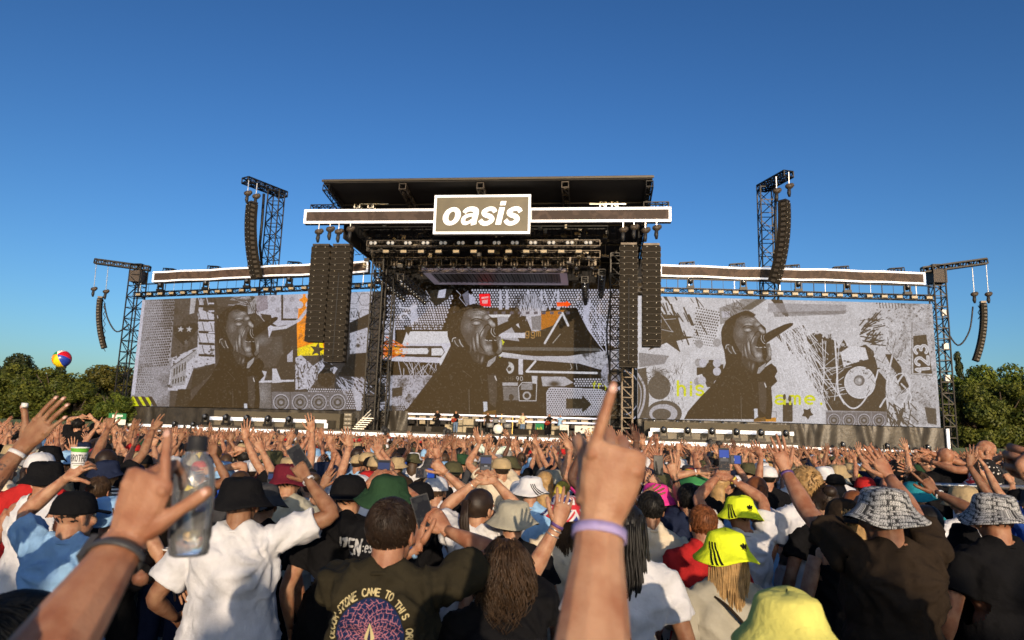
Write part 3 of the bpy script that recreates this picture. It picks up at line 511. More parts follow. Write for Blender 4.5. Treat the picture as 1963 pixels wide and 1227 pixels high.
    P.poly(q((1712,330),(1790,320),(1828,560),(1712,555)), (.04, .036, .03)); P.text('123', c(1808, 545), 24, 13, WHT * .95, ang=rad(-95), sx=.70); P.text('123', c(1808, 545), 24, 2, (.16, .16, .17), ang=rad(-95), sx=.70); P.poly(q((1690,240),(1800,250),(1800,320),(1700,330)), (.3, .3, .33), .6); P.line(q((1705,250),(1700,560),(1828,572)), 3, (.12, .12, .12)); P.poly(q((1780,760),(1850,770),(1855,870),(1800,860)), (.06, .06, .06))
    P.poly(q((920,735),(980,735),(980,850),(920,850)), (.03, .028, .025)); P.poly(star(c(1070, 800), 12, 30, .6), (.03, .028, .025)); P.poly(q((745,825),(880,825),(880,850),(745,850)), (.5, .2, .01)); P.line(q((840,790),(880,790),(880,830)), 2, (.05, .05, .05))
    P.poly(q((40,530),(90,520),(110,700),(100,830),(40,830)), (.06, .058, .055)); P.line(list(sm(q((40,560),(80,640),(75,740),(40,830)), 14)), 9, (.3, .3, .34)); P.line(list(sm(q((25,580),(58,650),(55,740),(25,830)), 14)), 4, (.3, .3, .34)); P.oval(c(170, 640), 22, 24, (.08, .078, .075)); P.oval(c(160, 560), 18, 14, (.07, .07, .07), 1, .8); P.oval(c(200, 800), 34, 25, (.07, .07, .07)); P.oval(c(195, 800), 27, 18, (.3, .3, .34)); P.oval(c(185, 805), 18, 11, (.07, .07, .07)); lines(P, 70, c(250, 620), 60, 140, 10, 1.6, (.04, .04, .04), (22, 40), 40); lines(P, 60, c(150, 560), 0, 180, 10, 2, (.04, .04, .04), (28, 16), 41)
    P.text('his', c(278, 690), 27, 10, LIM, sx=.62)
    P.text('ame.', c(872, 742), 22, 10, LIM, sx=.95)
    P.oval(c(930, 700), 3, 6, (.05, .05, .02)); P.oval(c(962, 710), 3, 6, (.05, .05, .02)); P.line(q((848,690),(856,712)), 3, LIM)
    portrait(P, lambda x, y: c(x, y))

def screen_mat(name, arr, base=(.036, .027, .015), estr=1.0, rough=0.6):
    im = image_from(name, arr); m, nt, b = _nodes(name)
    b.inputs['Base Color'].default_value = base + (1,); b.inputs['Roughness'].default_value = rough; b.inputs['Specular IOR Level'].default_value = 0.06
    t = nt.nodes.new('ShaderNodeTexImage'); t.image = im; t.interpolation = 'Linear'; t.extension = 'EXTEND'
    nt.links.new(t.outputs[0], b.inputs['Emission Color']); b.inputs['Emission Strength'].default_value = estr
    return m
def quad_panel(name, mats, corners, thick, parent, nx=1):
    """TL, TR, BR, BL world corners; a solid slab with UVs on its front"""
    TL, TR, BR, BL = [np.asarray(c, float) for c in corners]; n = nrm(np.cross(TR - TL, BL - TL))
    if n @ (CAM0 - TL) < 0: n = -n
    bk = -n * thick; me = bpy.data.meshes.new(name); vs = [TL, TR, BR, BL] + [p + bk for p in (TL, TR, BR, BL)]
    o0 = vs[3] * 0 + (TL + BR) / 2
    me.from_pydata([tuple(v - o0) for v in vs], [], [(0, 3, 2, 1), (4, 5, 6, 7), (0, 1, 5, 4), (1, 2, 6, 5), (2, 3, 7, 6), (3, 0, 4, 7)])
    uv = me.uv_layers.new(name='UVMap'); co = {0: (0, 1), 1: (1, 1), 2: (1, 0), 3: (0, 0)}
    for p in me.polygons:
        for li, vi in zip(p.loop_indices, p.vertices): uv.data[li].uv = co[vi % 4]
        p.material_index = 0 if p.index == 0 else 1
    for x in mats: me.materials.append(x)
    me.update(); o = link(name, me, None, o0)
    if parent is not None: o.parent = parent; o.location = Vector(o0) - parent.location
    return o
def project(P):
    q = np.asarray(P, float) - CAM0; z = q @ _f
    return np.array([PHW / 2 + FPX * (q @ _r) / z, PHH / 2 - FPX * (q @ _u) / z])
# ------------------------------------------------------------------ ground and sky-side setting
gm, nt, b = _nodes('dusty_ground')
tc = nt.nodes.new('ShaderNodeTexCoord'); n1 = nt.nodes.new('ShaderNodeTexNoise'); n1.inputs['Scale'].default_value = .35; n1.inputs['Detail'].default_value = 8
nt.links.new(tc.outputs['Object'], n1.inputs[0]); cr = nt.nodes.new('ShaderNodeValToRGB'); cr.color_ramp.elements[0].color = (.13, .13, .13, 1); cr.color_ramp.elements[1].color = (.27, .26, .25, 1)
cr.color_ramp.elements[0].position = .35; cr.color_ramp.elements[1].position = .65; nt.links.new(n1.outputs[0], cr.inputs[0]); nt.links.new(cr.outputs[0], b.inputs['Base Color']); b.inputs['Roughness'].default_value = .9
n2 = nt.nodes.new('ShaderNodeTexNoise'); n2.inputs['Scale'].default_value = 14; n2.inputs['Detail'].default_value = 8; nt.links.new(tc.outputs['Object'], n2.inputs[0]); bp = nt.nodes.new('ShaderNodeBump'); bp.inputs['Strength'].default_value = .6; bp.inputs['Distance'].default_value = .03; nt.links.new(n2.outputs[0], bp.inputs['Height']); nt.links.new(bp.outputs[0], b.inputs['Normal'])
mb = MB(); N = 24
gx = np.linspace(-1, 1, N); gx = np.sign(gx) * np.abs(gx) ** 2.2 * 1200
vv = np.array([[x, y + 30, 0] for y in gx for x in gx]); mb.add(vv, [(j * N + i, j * N + i + 1, (j + 1) * N + i + 1, (j + 1) * N + i) for j in range(N - 1) for i in range(N - 1)])
tag(mb.build('ground', gm), kind='structure')

HZ, BN = 'by the hazard-striped screen', 'by the 123 screen'
# ------------------------------------------------------------------ LED strips, fascia and sign
def fab_mat(name, base, seed):
    m, nt, b = _nodes(name); tc = nt.nodes.new('ShaderNodeTexCoord')
    vo = nt.nodes.new('ShaderNodeTexNoise'); vo.inputs['Scale'].default_value = .9; vo.inputs['Detail'].default_value = 7; vo.inputs['Distortion'].default_value = 1.6
    mp = nt.nodes.new('ShaderNodeMapping'); mp.inputs['Location'].default_value = (seed, seed * 2, 0); nt.links.new(tc.outputs['Object'], mp.inputs[0]); nt.links.new(mp.outputs[0], vo.inputs[0])
    cr = nt.nodes.new('ShaderNodeValToRGB'); e = cr.color_ramp.elements; e[0].position = .47; e[0].color = tuple(base) + (1,); e[1].position = .56; e[1].color = tuple(1.55 * x for x in base) + (1,)
    nt.links.new(vo.outputs[0], cr.inputs[0]); nt.links.new(cr.outputs[0], b.inputs['Base Color']); b.inputs['Roughness'].default_value = .65; b.inputs['Specular IOR Level'].default_value = .2
    return m
FASC = fab_mat('banner_brown', (.042, .030, .026), 3.1)
def box_uz(mb, u0, u1, d0, d1, z0, z1, m=0):
    """box in stage coordinates"""
    vs = [SW(u, d, z) for z in (z0, z1) for d in (d0, d1) for u in (u0, u1)]
    mb.add(vs, [(0, 2, 3, 1), (4, 5, 7, 6), (0, 1, 5, 4), (2, 6, 7, 3), (0, 4, 6, 2), (1, 3, 7, 5)], m, False); return mb
def obox(mb, p0, p1, z0, z1, t, m=0, front=0.0):
    """upright slab from ground-plan point p0 to p1 of thickness t (behind the line as seen by the crowd)"""
    p0, p1 = np.array([p0[0], p0[1], 0.]), np.array([p1[0], p1[1], 0.]); a = nrm(p1 - p0); n = np.array([-a[1], a[0], 0])
    if n[1] < 0: n = -n
    vs = [q + k + np.array([0, 0, z]) for z in (z0, z1) for k in (n * front, n * (front + t)) for q in (p0, p1)]
    mb.add(vs, [(0, 2, 3, 1), (4, 5, 7, 6), (0, 1, 5, 4), (2, 6, 7, 3), (0, 4, 6, 2), (1, 3, 7, 5)], m, False); return mb
def framed(root, p0, p1, z0, z1, t, fw, pname, pm, fm, sag=0.0):
    mb = MB(); obox(mb, p0, p1, z0, z1, t, front=.06); part(mb, pname, pm, root)
    L = np.linalg.norm(np.array(p1) - np.array(p0)); a = (np.array(p1) - np.array(p0)) / L; e = fw / L
    n = max(2, int(L / 1.6)) if sag else 1
    for nm, za, zb in (('led_strip', z1 - fw, z1), ('led_strip', z0, z0 + fw)):
        mb = MB()
        for i in range(n):
            w = [sag * (.6 * math.sin(i_ * 2.1 + z0) + .5 * math.sin(i_ * .83 + 1)) for i_ in (i, i + 1)]
            q0, q1 = np.array(p0) + a * L * i / n, np.array(p0) + a * L * (i + 1) / n
            nn = np.array([-a[1], a[0]]); nn = nn if nn[1] > 0 else -nn
            vs = []
            for k in (0, .08):
                for q, ww in ((q0, w[0]), (q1, w[1])):
                    for z in (za, zb): vs.append([q[0] + nn[0] * k, q[1] + nn[1] * k, z + ww])
            mb.add(vs, [(0, 2, 3, 1), (4, 5, 7, 6), (0, 4, 6, 2), (1, 3, 7, 5)] + ([(0, 1, 5, 4)] if i == 0 else []) + ([(2, 6, 7, 3)] if i == n - 1 else []), 0, False)
        part(mb, nm, fm, root)
    for q0 in (np.array(p0), np.array(p1) - a * fw):
        mb = MB(); obox(mb, q0, q0 + a * fw, z0 + fw + .01, z1 - fw - .01, .08); part(mb, 'led_strip', fm, root)
def P2(px, py, d): return sp(px, py, d)[:2]
zf1 = (sp(583, 402, 0)[2] + sp(1287.5, 396, 0)[2]) / 2; zf0 = (sp(582, 428, 0)[2] + sp(1286.5, 425, 0)[2]) / 2
fL, fR = P2(582.5, 415, 0), P2(1287, 411, 0); sL, sR = P2(831.5, 412, -.5), P2(1017, 410, -.5)
ru = lambda p: (np.array([p[0], p[1], 0]) - S0) @ EX
uL, uR, usL, usR = ru(fL), ru(fR), ru(sL), ru(sR)
for a_, b_, lab in ((uL, usL + .15, HZ), (usR - .15, uR, BN)):
    pa, pb = SW(a_, 0, 0)[:2], SW(b_, 0, 0)[:2]
    r_ = empty('fascia_banner', SW((a_ + b_) / 2, 0, zf0), 'brown fascia banner with white light border between the big sign and the ' + ('stars' if lab is HZ else '123') + ' screen side', 'banner', 'fascia banners either side of the sign')
    framed(r_, pa, pb, zf0, zf1, .5, .19, 'banner_panel', FASC, LEDW)
zs1 = (sp(832, 374.5, -.5)[2] + sp(1017.5, 372.5, -.5)[2]) / 2; zs0 = (sp(830.5, 449, -.5)[2] + sp(1016.5, 447.5, -.5)[2]) / 2
sign = empty('stage_sign', SW((usL + usR) / 2, -.5, zs0), 'large dark rectangular sign reading oasis with glowing white border', 'sign')
SIGNP = mat('sign_panel', (.105, .092, .060), .45, 0, .25, .5)
framed(sign, SW(usL, -.5, 0)[:2], SW(usR, -.5, 0)[:2], zs0, zs1, .5, .18, 'sign_panel', SIGNP, LEDW)
# the word on the sign: heavy italic lower case
def strip(mb, pts, wd, z0=0, m=0):
    """flat ribbon with thickness: pts 2D centre line, wd widths"""
    pts = np.asarray(pts, float); T = np.gradient(pts, axis=0); T /= np.linalg.norm(T, axis=1)[:, None] + 1e-9; Nn = np.stack([-T[:, 1], T[:, 0]], 1)
    w = np.asarray(wd, float)[:, None] / 2; A, B = pts + Nn * w, pts - Nn * w; return A, B
def letter(mb, polys, org, sc, place, depth=.05):
    """polys: list of (outer A, inner B) rails; place(x,y,k) -> world"""
    for A, B in polys:
        n = len(A); vs = []
        for k in (0, depth):
            for q in (A, B):
                for p in q: x = org + (p[0] + .2 * p[1]) * sc; vs.append(place(x, p[1] * sc, k))
        f = []
        for i in range(n - 1):
            f += [(i, i + 1, n + i + 1, n + i), (2 * n + i, 3 * n + i, 3 * n + i + 1, 2 * n + i + 1), (i, 2 * n + i, 2 * n + i + 1, i + 1), (n + i, n + i + 1, 3 * n + i + 1, 3 * n + i)]
        f += [(0, n, 3 * n, 2 * n), (n - 1, 3 * n - 1, 4 * n - 1, 2 * n - 1)]
        mb.add(vs, f, 0, False)
def ringp(cx, cy, rx, ry, ix, iy, n=28):
    a = np.linspace(0, 2 * PI, n + 1); return (np.stack([cx + rx * np.cos(a), cy + ry * np.sin(a)], 1), np.stack([cx + ix * np.cos(a), cy + iy * np.sin(a)], 1))
def sm(pts, n=26):
    p = np.asarray(pts, float); t = np.linspace(0, len(p) - 1, n); out = []
    for k in t:
        i = min(int(k), len(p) - 2); f = k - i; p0, p1, p2, p3 = p[max(i - 1, 0)], p[i], p[i + 1], p[min(i + 2, len(p) - 1)]
        out.append(.5 * ((2 * p1) + (p2 - p0) * f + (2 * p0 - 5 * p1 + 4 * p2 - p3) * f * f + (3 * p1 - p0 - 3 * p2 + p3) * f ** 3))
    return np.array(out)
def rib(pts, w0, w1=None, wm=None, n=26):
    p = sm(pts, n); t = np.linspace(0, 1, n); w = np.full(n, w0) if w1 is None else w0 * (1 - t) + w1 * t
    if wm is not None: w = w + (wm - w0) * np.sin(PI * t)
    return strip(None, p, w)
LETS = {'o': ([ringp(.5, .5, .5, .53, .19, .29)], 1.06),
 's': ([rib([(.83, .73), (.68, .90), (.42, .91), (.19, .76), (.30, .58), (.62, .46), (.75, .27), (.55, .09), (.28, .09), (.08, .27)], .23, .23, .27, 34)], .98),
 'i': ([(np.array([[.02, 0], [.02, 1.0]]), np.array([[.33, 0], [.33, 1.0]])), (np.array([[.02, 1.12], [.02, 1.36]]), np.array([[.33, 1.12], [.33, 1.36]]))], .44),
 'a': ([rib([(.10, .70), (.22, .87), (.48, .92), (.72, .84), (.77, .66), (.77, .4), (.77, .14), (.80, .0)], .23, .30, .27), rib([(.62, .575), (.42, .55), (.2, .46), (.135, .27), (.25, .10), (.45, .12), (.625, .27)], .15, .13, .24)], 1.02)}
hx0 = ru(P2(845, 430, -.52)); hx1 = ru(P2(1003, 430, -.52)); zb_ = sp(925, 430.5, -.52)[2]
tw = sum(LETS[c][1] for c in 'oasis'); scl = (hx1 - hx0 - .2) / (tw + .02); u_ = hx0
for ch in 'oasis':
    pol, adv = LETS[ch]; mb = MB()
    letter(mb, pol, u_, scl, lambda x, y, k: SW(x, -.52 + .06 - .03 + k, zb_ + y))
    part(mb, 'letter', mat('letter_white', (.75, .75, .74), .5, 0, 0, emit=(1, .98, .96), estr=.5), sign); u_ += adv * scl

# ------------------------------------------------------------------ main roof
za = (sp(620, 351, -1.5)[2] + sp(1251, 343, -1.5)[2]) / 2; ra, rb = ru(P2(620, 351, -1.5)), ru(P2(1251, 343, -1.5))
roof = empty('stage_roof', SW((ra + rb) / 2, 5, 0), 'wide black canopy roof sloping back over the stage', 'stage roof')
RD = 15.5; zr = za - (RD + 1.5) * math.tan(rad(8.5))
def roofz(d): return za + (zr - za) * (d + 1.5) / (RD + 1.5)
mb = MB(); vs = []
for k in (0, .3):
    for d in (-1.5, RD):
        for u in (ra, rb): vs.append(SW(u, d, roofz(d) + k))
mb.add(vs, [(0, 2, 3, 1), (4, 5, 7, 6), (0, 1, 5, 4), (2, 6, 7, 3), (0, 4, 6, 2), (1, 3, 7, 5)], 0, False); part(mb, 'roof_skin', ROOFM, roof)
mb = MB(); box_uz(mb, ra - .1, rb + .1, -1.62, -1.5, za + .08, za + .24); part(mb, 'roof_edge', ROOFE, roof)
for u in (ra + .2, ra + (rb - ra) * .25, ra + (rb - ra) * .49, ra + (rb - ra) * .745, rb - .2):
    mb = MB(); truss(mb, SW(u, -1.4, roofz(-1.4) - .3), SW(u, RD, roofz(RD) - .3), .5, .45, 16, .05, .03); part(mb, 'rafter_truss', STEELW if abs(u) < 8 else STEEL, roof)
for d in (2, 6, 10, 14):
    mb = MB(); mb.bar(SW(ra, d, roofz(d) - .1), SW(rb, d, roofz(d) - .1), .07); part(mb, 'purlin', STEEL, roof)
mb = MB(); box_uz(mb, ra, rb, RD - .3, RD, 15.5, roofz(RD)); part(mb, 'back_drape', BLACKCLOTH, roof)
for sgn, u in ((-1, ra + .8), (1, rb - .8)):
    mb = MB(); box_uz(mb, u - .06, u + .06, 1.5, RD, 17.4, roofz(8)); part(mb, 'side_drape', BLACKCLOTH, roof)
for u, dz in ((uL + .2, 0), (uR - 2.0, 0)):
    mb = MB(); truss(mb, SW(u, 1.0, zf1 + .35), SW(u + 1.9, 1.0, zf1 + .35), .6, .55, 4, .05, .03); part(mb, 'outrigger_truss', STEEL, roof)
for px in (686, 712, 1156, 1178):                             # pale ladder trusses seen between roof and fascia
    mb = MB(); p = sp(px, 400, 2.2); truss(mb, p, p + np.array([0, 0, 1.3]), .45, .45, 3, .05, .035); part(mb, 'ladder_truss', ALU, roof)
for a_, b_ in ((690, 745), (1130, 1200)):
    mb = MB(); mb.bar(sp(a_, 391, 2.0), sp(b_, 391, 2.0), .09); part(mb, 'tube_light', ALU, roof)

# ------------------------------------------------------------------ overhead rig: trusses and lights
def light_fixture(kind, p, s=1.0):
    mb, lens = MB(), MB()
    if kind == 'pair':
        for k in (-.2, .2): mb.tube([(k * s, .3 * s, 0), (k * s, 0, 0)], [.15 * s, .2 * s], 10, 0); lens.tube([(k * s, -.005, 0), (k * s, -.03, 0)], [.17 * s, .17 * s], 10, 0)
    elif kind == 'box':
        mb.box((0, .2, 0), (.62 * s, .36 * s, .34 * s)); lens.box((0, -.01, 0), (.56 * s, .05, .26 * s))
    elif kind == 'head':
        for k in (-.21, .21): mb.box((k * s, 0, .12 * s), (.07 * s, .2 * s, .55 * s))
        mb.box((0, 0, .42 * s), (.5 * s, .34 * s, .16 * s)); mb.ell((0, 0, -.08 * s), (.17 * s, .2 * s, .27 * s)); lens.ell((0, -.04 * s, -.3 * s), (.13 * s, .13 * s, .06 * s))
    elif kind == 'head_up':
        for k in (-.21, .21): mb.box((k * s, 0, -.05 * s), (.07 * s, .2 * s, .5 * s))
        mb.box((0, 0, -.36 * s), (.55 * s, .4 * s, .18 * s)); mb.ell((0, 0, .1 * s), (.19 * s, .26 * s, .24 * s)); lens.ell((0, -.22 * s, .14 * s), (.13 * s, .06 * s, .13 * s))
    return mb, lens
PROTO = {}
YR = Matrix.Rotation(-SYAW, 4, 'Z')
def fixture(kind, p, label, group, name, bodym, lensm, s=1.0, rz=0.0):
    key = (kind, s, bodym.name, lensm.name)
    if key not in PROTO:
        mb, ln = light_fixture(kind, p, s); o = mb.build(name, bodym); q = ln.build('lens', lensm, o); PROTO[key] = (o.data, q.data); first = o
    else:
        o = link(name, PROTO[key][0]); q = link('lens', PROTO[key][1], o)
    o.location = tuple(p); o.rotation_euler = (0, 0, -SYAW + rz); return tag(o, label, 'stage light', group)
ORD = ['first', 'second', 'third', 'fourth', 'fifth', 'sixth', 'seventh', 'eighth', 'ninth', 'tenth', 'eleventh', 'twelfth', 'thirteenth', 'fourteenth', 'fifteenth', 'sixteenth', 'seventeenth', 'eighteenth', 'nineteenth', 'twentieth', 'twenty-first', 'twenty-second', 'twenty-third', 'twenty-fourth']
def htruss(px0, px1, py, d, w, label, name='lighting_truss', m=None, h=None, n=None):
    p0, p1 = sp(px0, py, d), sp(px1, py, d); z = (p0[2] + p1[2]) / 2; p0[2] = p1[2] = z
    mb = MB(); truss(mb, p0, p1, w, h or w, n, .045, .028); o = mb.build(name, m or STEELW, None, (p0 + p1) / 2); tag(o, label, 'truss'); return p0, p1
p0, p1 = htruss(705, 1150, 467.5, 2.0, .45, 'front lighting truss under the fascia carrying pairs of lit lamps')
for i in range(13):
    p = p0 + (p1 - p0) * (i + .35) / 13.0; fixture('pair', p + np.array([0, -.3, 0]), f'{ORD[i]} pair of lit white lamps on the front truss from the stars screen', 'paired lamps on the front truss', 'blinder_light', STEEL, LAMPON, .85)
for i in range(12):
    p = sp(740 + i * 33.6, 479, 2.0); p[2] = p0[2] - .62; fixture('box', p, f'{ORD[i]} cream wash light under the front truss from the stars screen', 'cream wash lights under the front truss', 'wash_light', STEEL, CREAM, .85)
q0, q1 = htruss(690, 1165, 446, 3.6, .8, 'deep upper rig truss half hidden behind the sign', m=STEEL)
q0, q1 = htruss(715, 1150, 489, 4.6, .6, 'second rig truss hung with moving heads', m=STEELW)
for i in range(15):
    p = q0 + (q1 - q0) * (i + .5) / 15; fixture('head', p - np.array([0, 0, .75]), f'{ORD[i]} moving head under the second truss from the stars screen', 'moving heads under the second truss', 'moving_head_light', STEELW, GLASSD, 1.15)
q0, q1 = htruss(805, 1088, 515, 6.0, .55, 'pale lattice truss directly above the overhead video panel', m=STEELW)
htruss(720, 1150, 505, 9.0, .6, 'rear rig truss deep under the roof', m=STEELW)
for i in range(12):
    p = sp(735 + i * 37, 511, 9.0); fixture('head', p - np.array([0, 0, .6]), f'{ORD[i]} moving head on the rear rig truss from the stars screen', 'moving heads on the rear truss', 'moving_head_light', STEELW, CREAM, 1.0)
rng = random.Random(4)
mb = MB()
for i in range(420):                                           # hoists, cables and clamps tangled under the roof
    px = rng.uniform(690, 1185); d = rng.uniform(2.5, 10); p = sp(px, rng.uniform(432, 512), d); k = rng.random()
    if k < .45: mb.bar(p, p + np.array([0, 0, rng.uniform(.5, 1.5)]), .022, rng.choice([0, 0, 1]), 3)
    elif k < .7: mb.bar(p, p + EX * rng.uniform(-1.2, 1.2) + np.array([0, 0, rng.uniform(-.4, .6)]), .03, rng.choice([0, 1, 1]), 3)
    else: mb.box(p, (rng.uniform(.12, .45), .25, rng.uniform(.12, .4)), rng.choice([0, 0, 0, 1, 2]))
o = mb.build('rigging_clutter', [STEEL, STEELW, CREAM]); tag(o, kind='stuff')
# overhead video panel
za_ = (sp(808, 521, 6.2)[2] + sp(1085, 521, 6.2)[2]) / 2
ua, ub = ru(P2(808, 521, 6.2)), ru(P2(1085.5, 521, 6.2)); d2 = 6.2 + 5.2
ov = empty('overhead_panel', SW((ua + ub) / 2, 8.8, za_), 'flat dark ribbed video panel with mauve frame hung over the stage', 'video panel')
mb = MB(); box_uz(mb, ua, ub, 6.2, 6.9, za_, za_ + .3); part(mb, 'frame', LEDP, ov); mb = MB(); box_uz(mb, ua, ub, d2 - .6, d2, za_, za_ + .3); part(mb, 'frame', LEDP, ov)
mb = MB(); box_uz(mb, ua, ua + .6, 6.92, d2 - .62, za_, za_ + .3); part(mb, 'frame', LEDP, ov); mb = MB(); box_uz(mb, ub - .6, ub, 6.92, d2 - .62, za_, za_ + .3); part(mb, 'frame', LEDP, ov)
nst = 46
for i in range(nst):
    a_ = ua + .62 + (ub - ua - 1.24) * i / nst; w_ = (ub - ua - 1.24) / nst; mb = MB(); box_uz(mb, a_, a_ + w_ * .8, 6.94, d2 - .64, za_ + .05 + .05 * (i % 2), za_ + .3); part(mb, 'slat', mat('panel_dark', (.03, .026, .026), .5, 0, .1), ov)
# receding side battens
def batten(px, py, d0, d1, label, n=9):
    p = sp(px, py, d0); q = p + EY * (d1 - d0); mb = MB(); truss(mb, p, q, .5, .5, 10, .05, .03)
    r = empty('light_batten', p, label, 'light batten', 'receding light battens'); part(mb, 'truss', STEEL, r)
    mb = MB(); mb.box(p + EY * (d1 - d0) / 2 + np.array([0, 0, -.3]), (.05, d1 - d0, .05), 0, np.array(YR.to_3x3())); part(mb, 'led_strip', mat('led_dim', (.6, .6, .6), .4, 0, 0, emit=(.9, .9, 1), estr=.25), r)
    for i in range(n):
        c = p + EY * (d1 - d0) * (i + .5) / n + np.array([0, 0, -.5]); mb = MB(); mb.ell(c, (.2, .2, .24), 0); mb.ell(c - EY * .16, (.13, .06, .13), 1); part(mb, 'lamp_head', [STEELW, GLASSD], r)
batten(722, 524, 3, 12, 'outer receding batten of lamp heads towards the stars screen')
batten(768, 531, 3, 12, 'inner receding batten of lamp heads towards the stars screen')
batten(1121, 536, 4, 12, 'inner receding batten of lamp heads towards the 123 screen', 7)
batten(1154, 522, 4, 12, 'outer receding batten of lamp heads towards the 123 screen', 7)

# ------------------------------------------------------------------ the three video screens
ZT, ZB = 12.07 + CAMZ, 1.717 + CAMZ
def planpt(px, a, dirv):
    """plan point where the pixel column px meets the upright plane through a along dirv"""
    n = np.array([-dirv[1], dirv[0]]); r = ray(px, 680); t = ((np.array(a) - CAM0[:2]) @ n) / (r[:2] @ n); return CAM0[:2] + r[:2] * t
LW0 = np.array([-35.69, 67.19]); LD = nrm(np.array([1, -.319])); LW0 = planpt(260.5, LW0, LD); LW1 = planpt(722, LW0, LD)
RW1 = np.array([34.97, 57.87]); RDv = nrm(np.array([1, -.010])); RW1 = planpt(1793.5, RW1, RDv); RW0 = planpt(1222, RW1, RDv)
BEZEL = mat('screen_back', (.02, .02, .02), .7, 0, 0)
def up3(p, z): return np.array([p[0], p[1], z])
def make_screen(TL, TR, BR, BL, w, h, fn, label, nm):
    pxs = [project(q) for q in (TL, TR, BR, BL)]
    P = Paint(w, h, H=homog(pxs, [(0, 0), (w, 0), (w, h), (0, h)])); fn(P); grain(P, w)
    seam = np.ones((h, w)); seam[:, ::max(1, w // 40)] *= .93; seam[::max(1, h // 12), :] *= .93
    o = quad_panel('video_screen', [screen_mat(nm, np.clip(P.a * seam[..., None], 0, 1)), BEZEL], (TL, TR, BR, BL), .5, None); return tag(o, label, 'video screen', 'video screens across the stage')
make_screen(up3(LW0, ZT), up3(LW1, ZT), up3(LW1, ZB), up3(LW0, ZB), 1000, 480, paint_left, 'video screen with hazard stripes in one corner, two stars and a singing man', 'screen_picture_stars')
make_screen(up3(RW0, ZT), up3(RW1, ZT), up3(RW1, ZB), up3(RW0, ZB), 1240, 540, paint_right, 'video screen showing a singing man, scribbled speaker stack and the digits 123', 'screen_picture_digits')
DC = 13.6
uc0, uc1 = ru(P2(722, 680, DC)), ru(P2(1236, 680, DC)); zc0 = (sp(779, 793, DC)[2] + sp(1150, 800, DC)[2]) / 2; zc1 = sp(950, 541, DC)[2]
make_screen(SW(uc0, DC, zc1), SW(uc1, DC, zc1), SW(uc1, DC, zc0), SW(uc0, DC, zc0), 1180, 580, paint_centre, 'middle video screen at the back of the stage with arrow, paperclip and singing man', 'screen_picture_arrow')
mb = MB(); box_uz(mb, uc0 - 1, uc1 + 1, DC + .6, DC + .8, 0, zc0 + .4); tag(mb.build('footing_drape', BLACKCLOTH, None, SW(0, DC, 0)), 'black drape closing the back of the stage below the middle screen', 'drape')
for q0, q1, nm in ((LW0, LW1, 'stars'), (RW0, RW1, '123')): mb = MB(); obox(mb, q0, q1, 0, ZB + .4, .15, front=.7); tag(mb.build('footing_drape', BLACKCLOTH, None, up3((q0 + q1) / 2, 0)), f'black drape behind the skirt of the {nm} screen', 'drape')
mb = MB(); box_uz(mb, uc0, uc1, DC + .6, DC + .9, zc1 - .4, 19.0); tag(mb.build('header_drape', BLACKCLOTH, None, SW(0, DC, 15)), 'black drape above the middle video screen', 'drape')

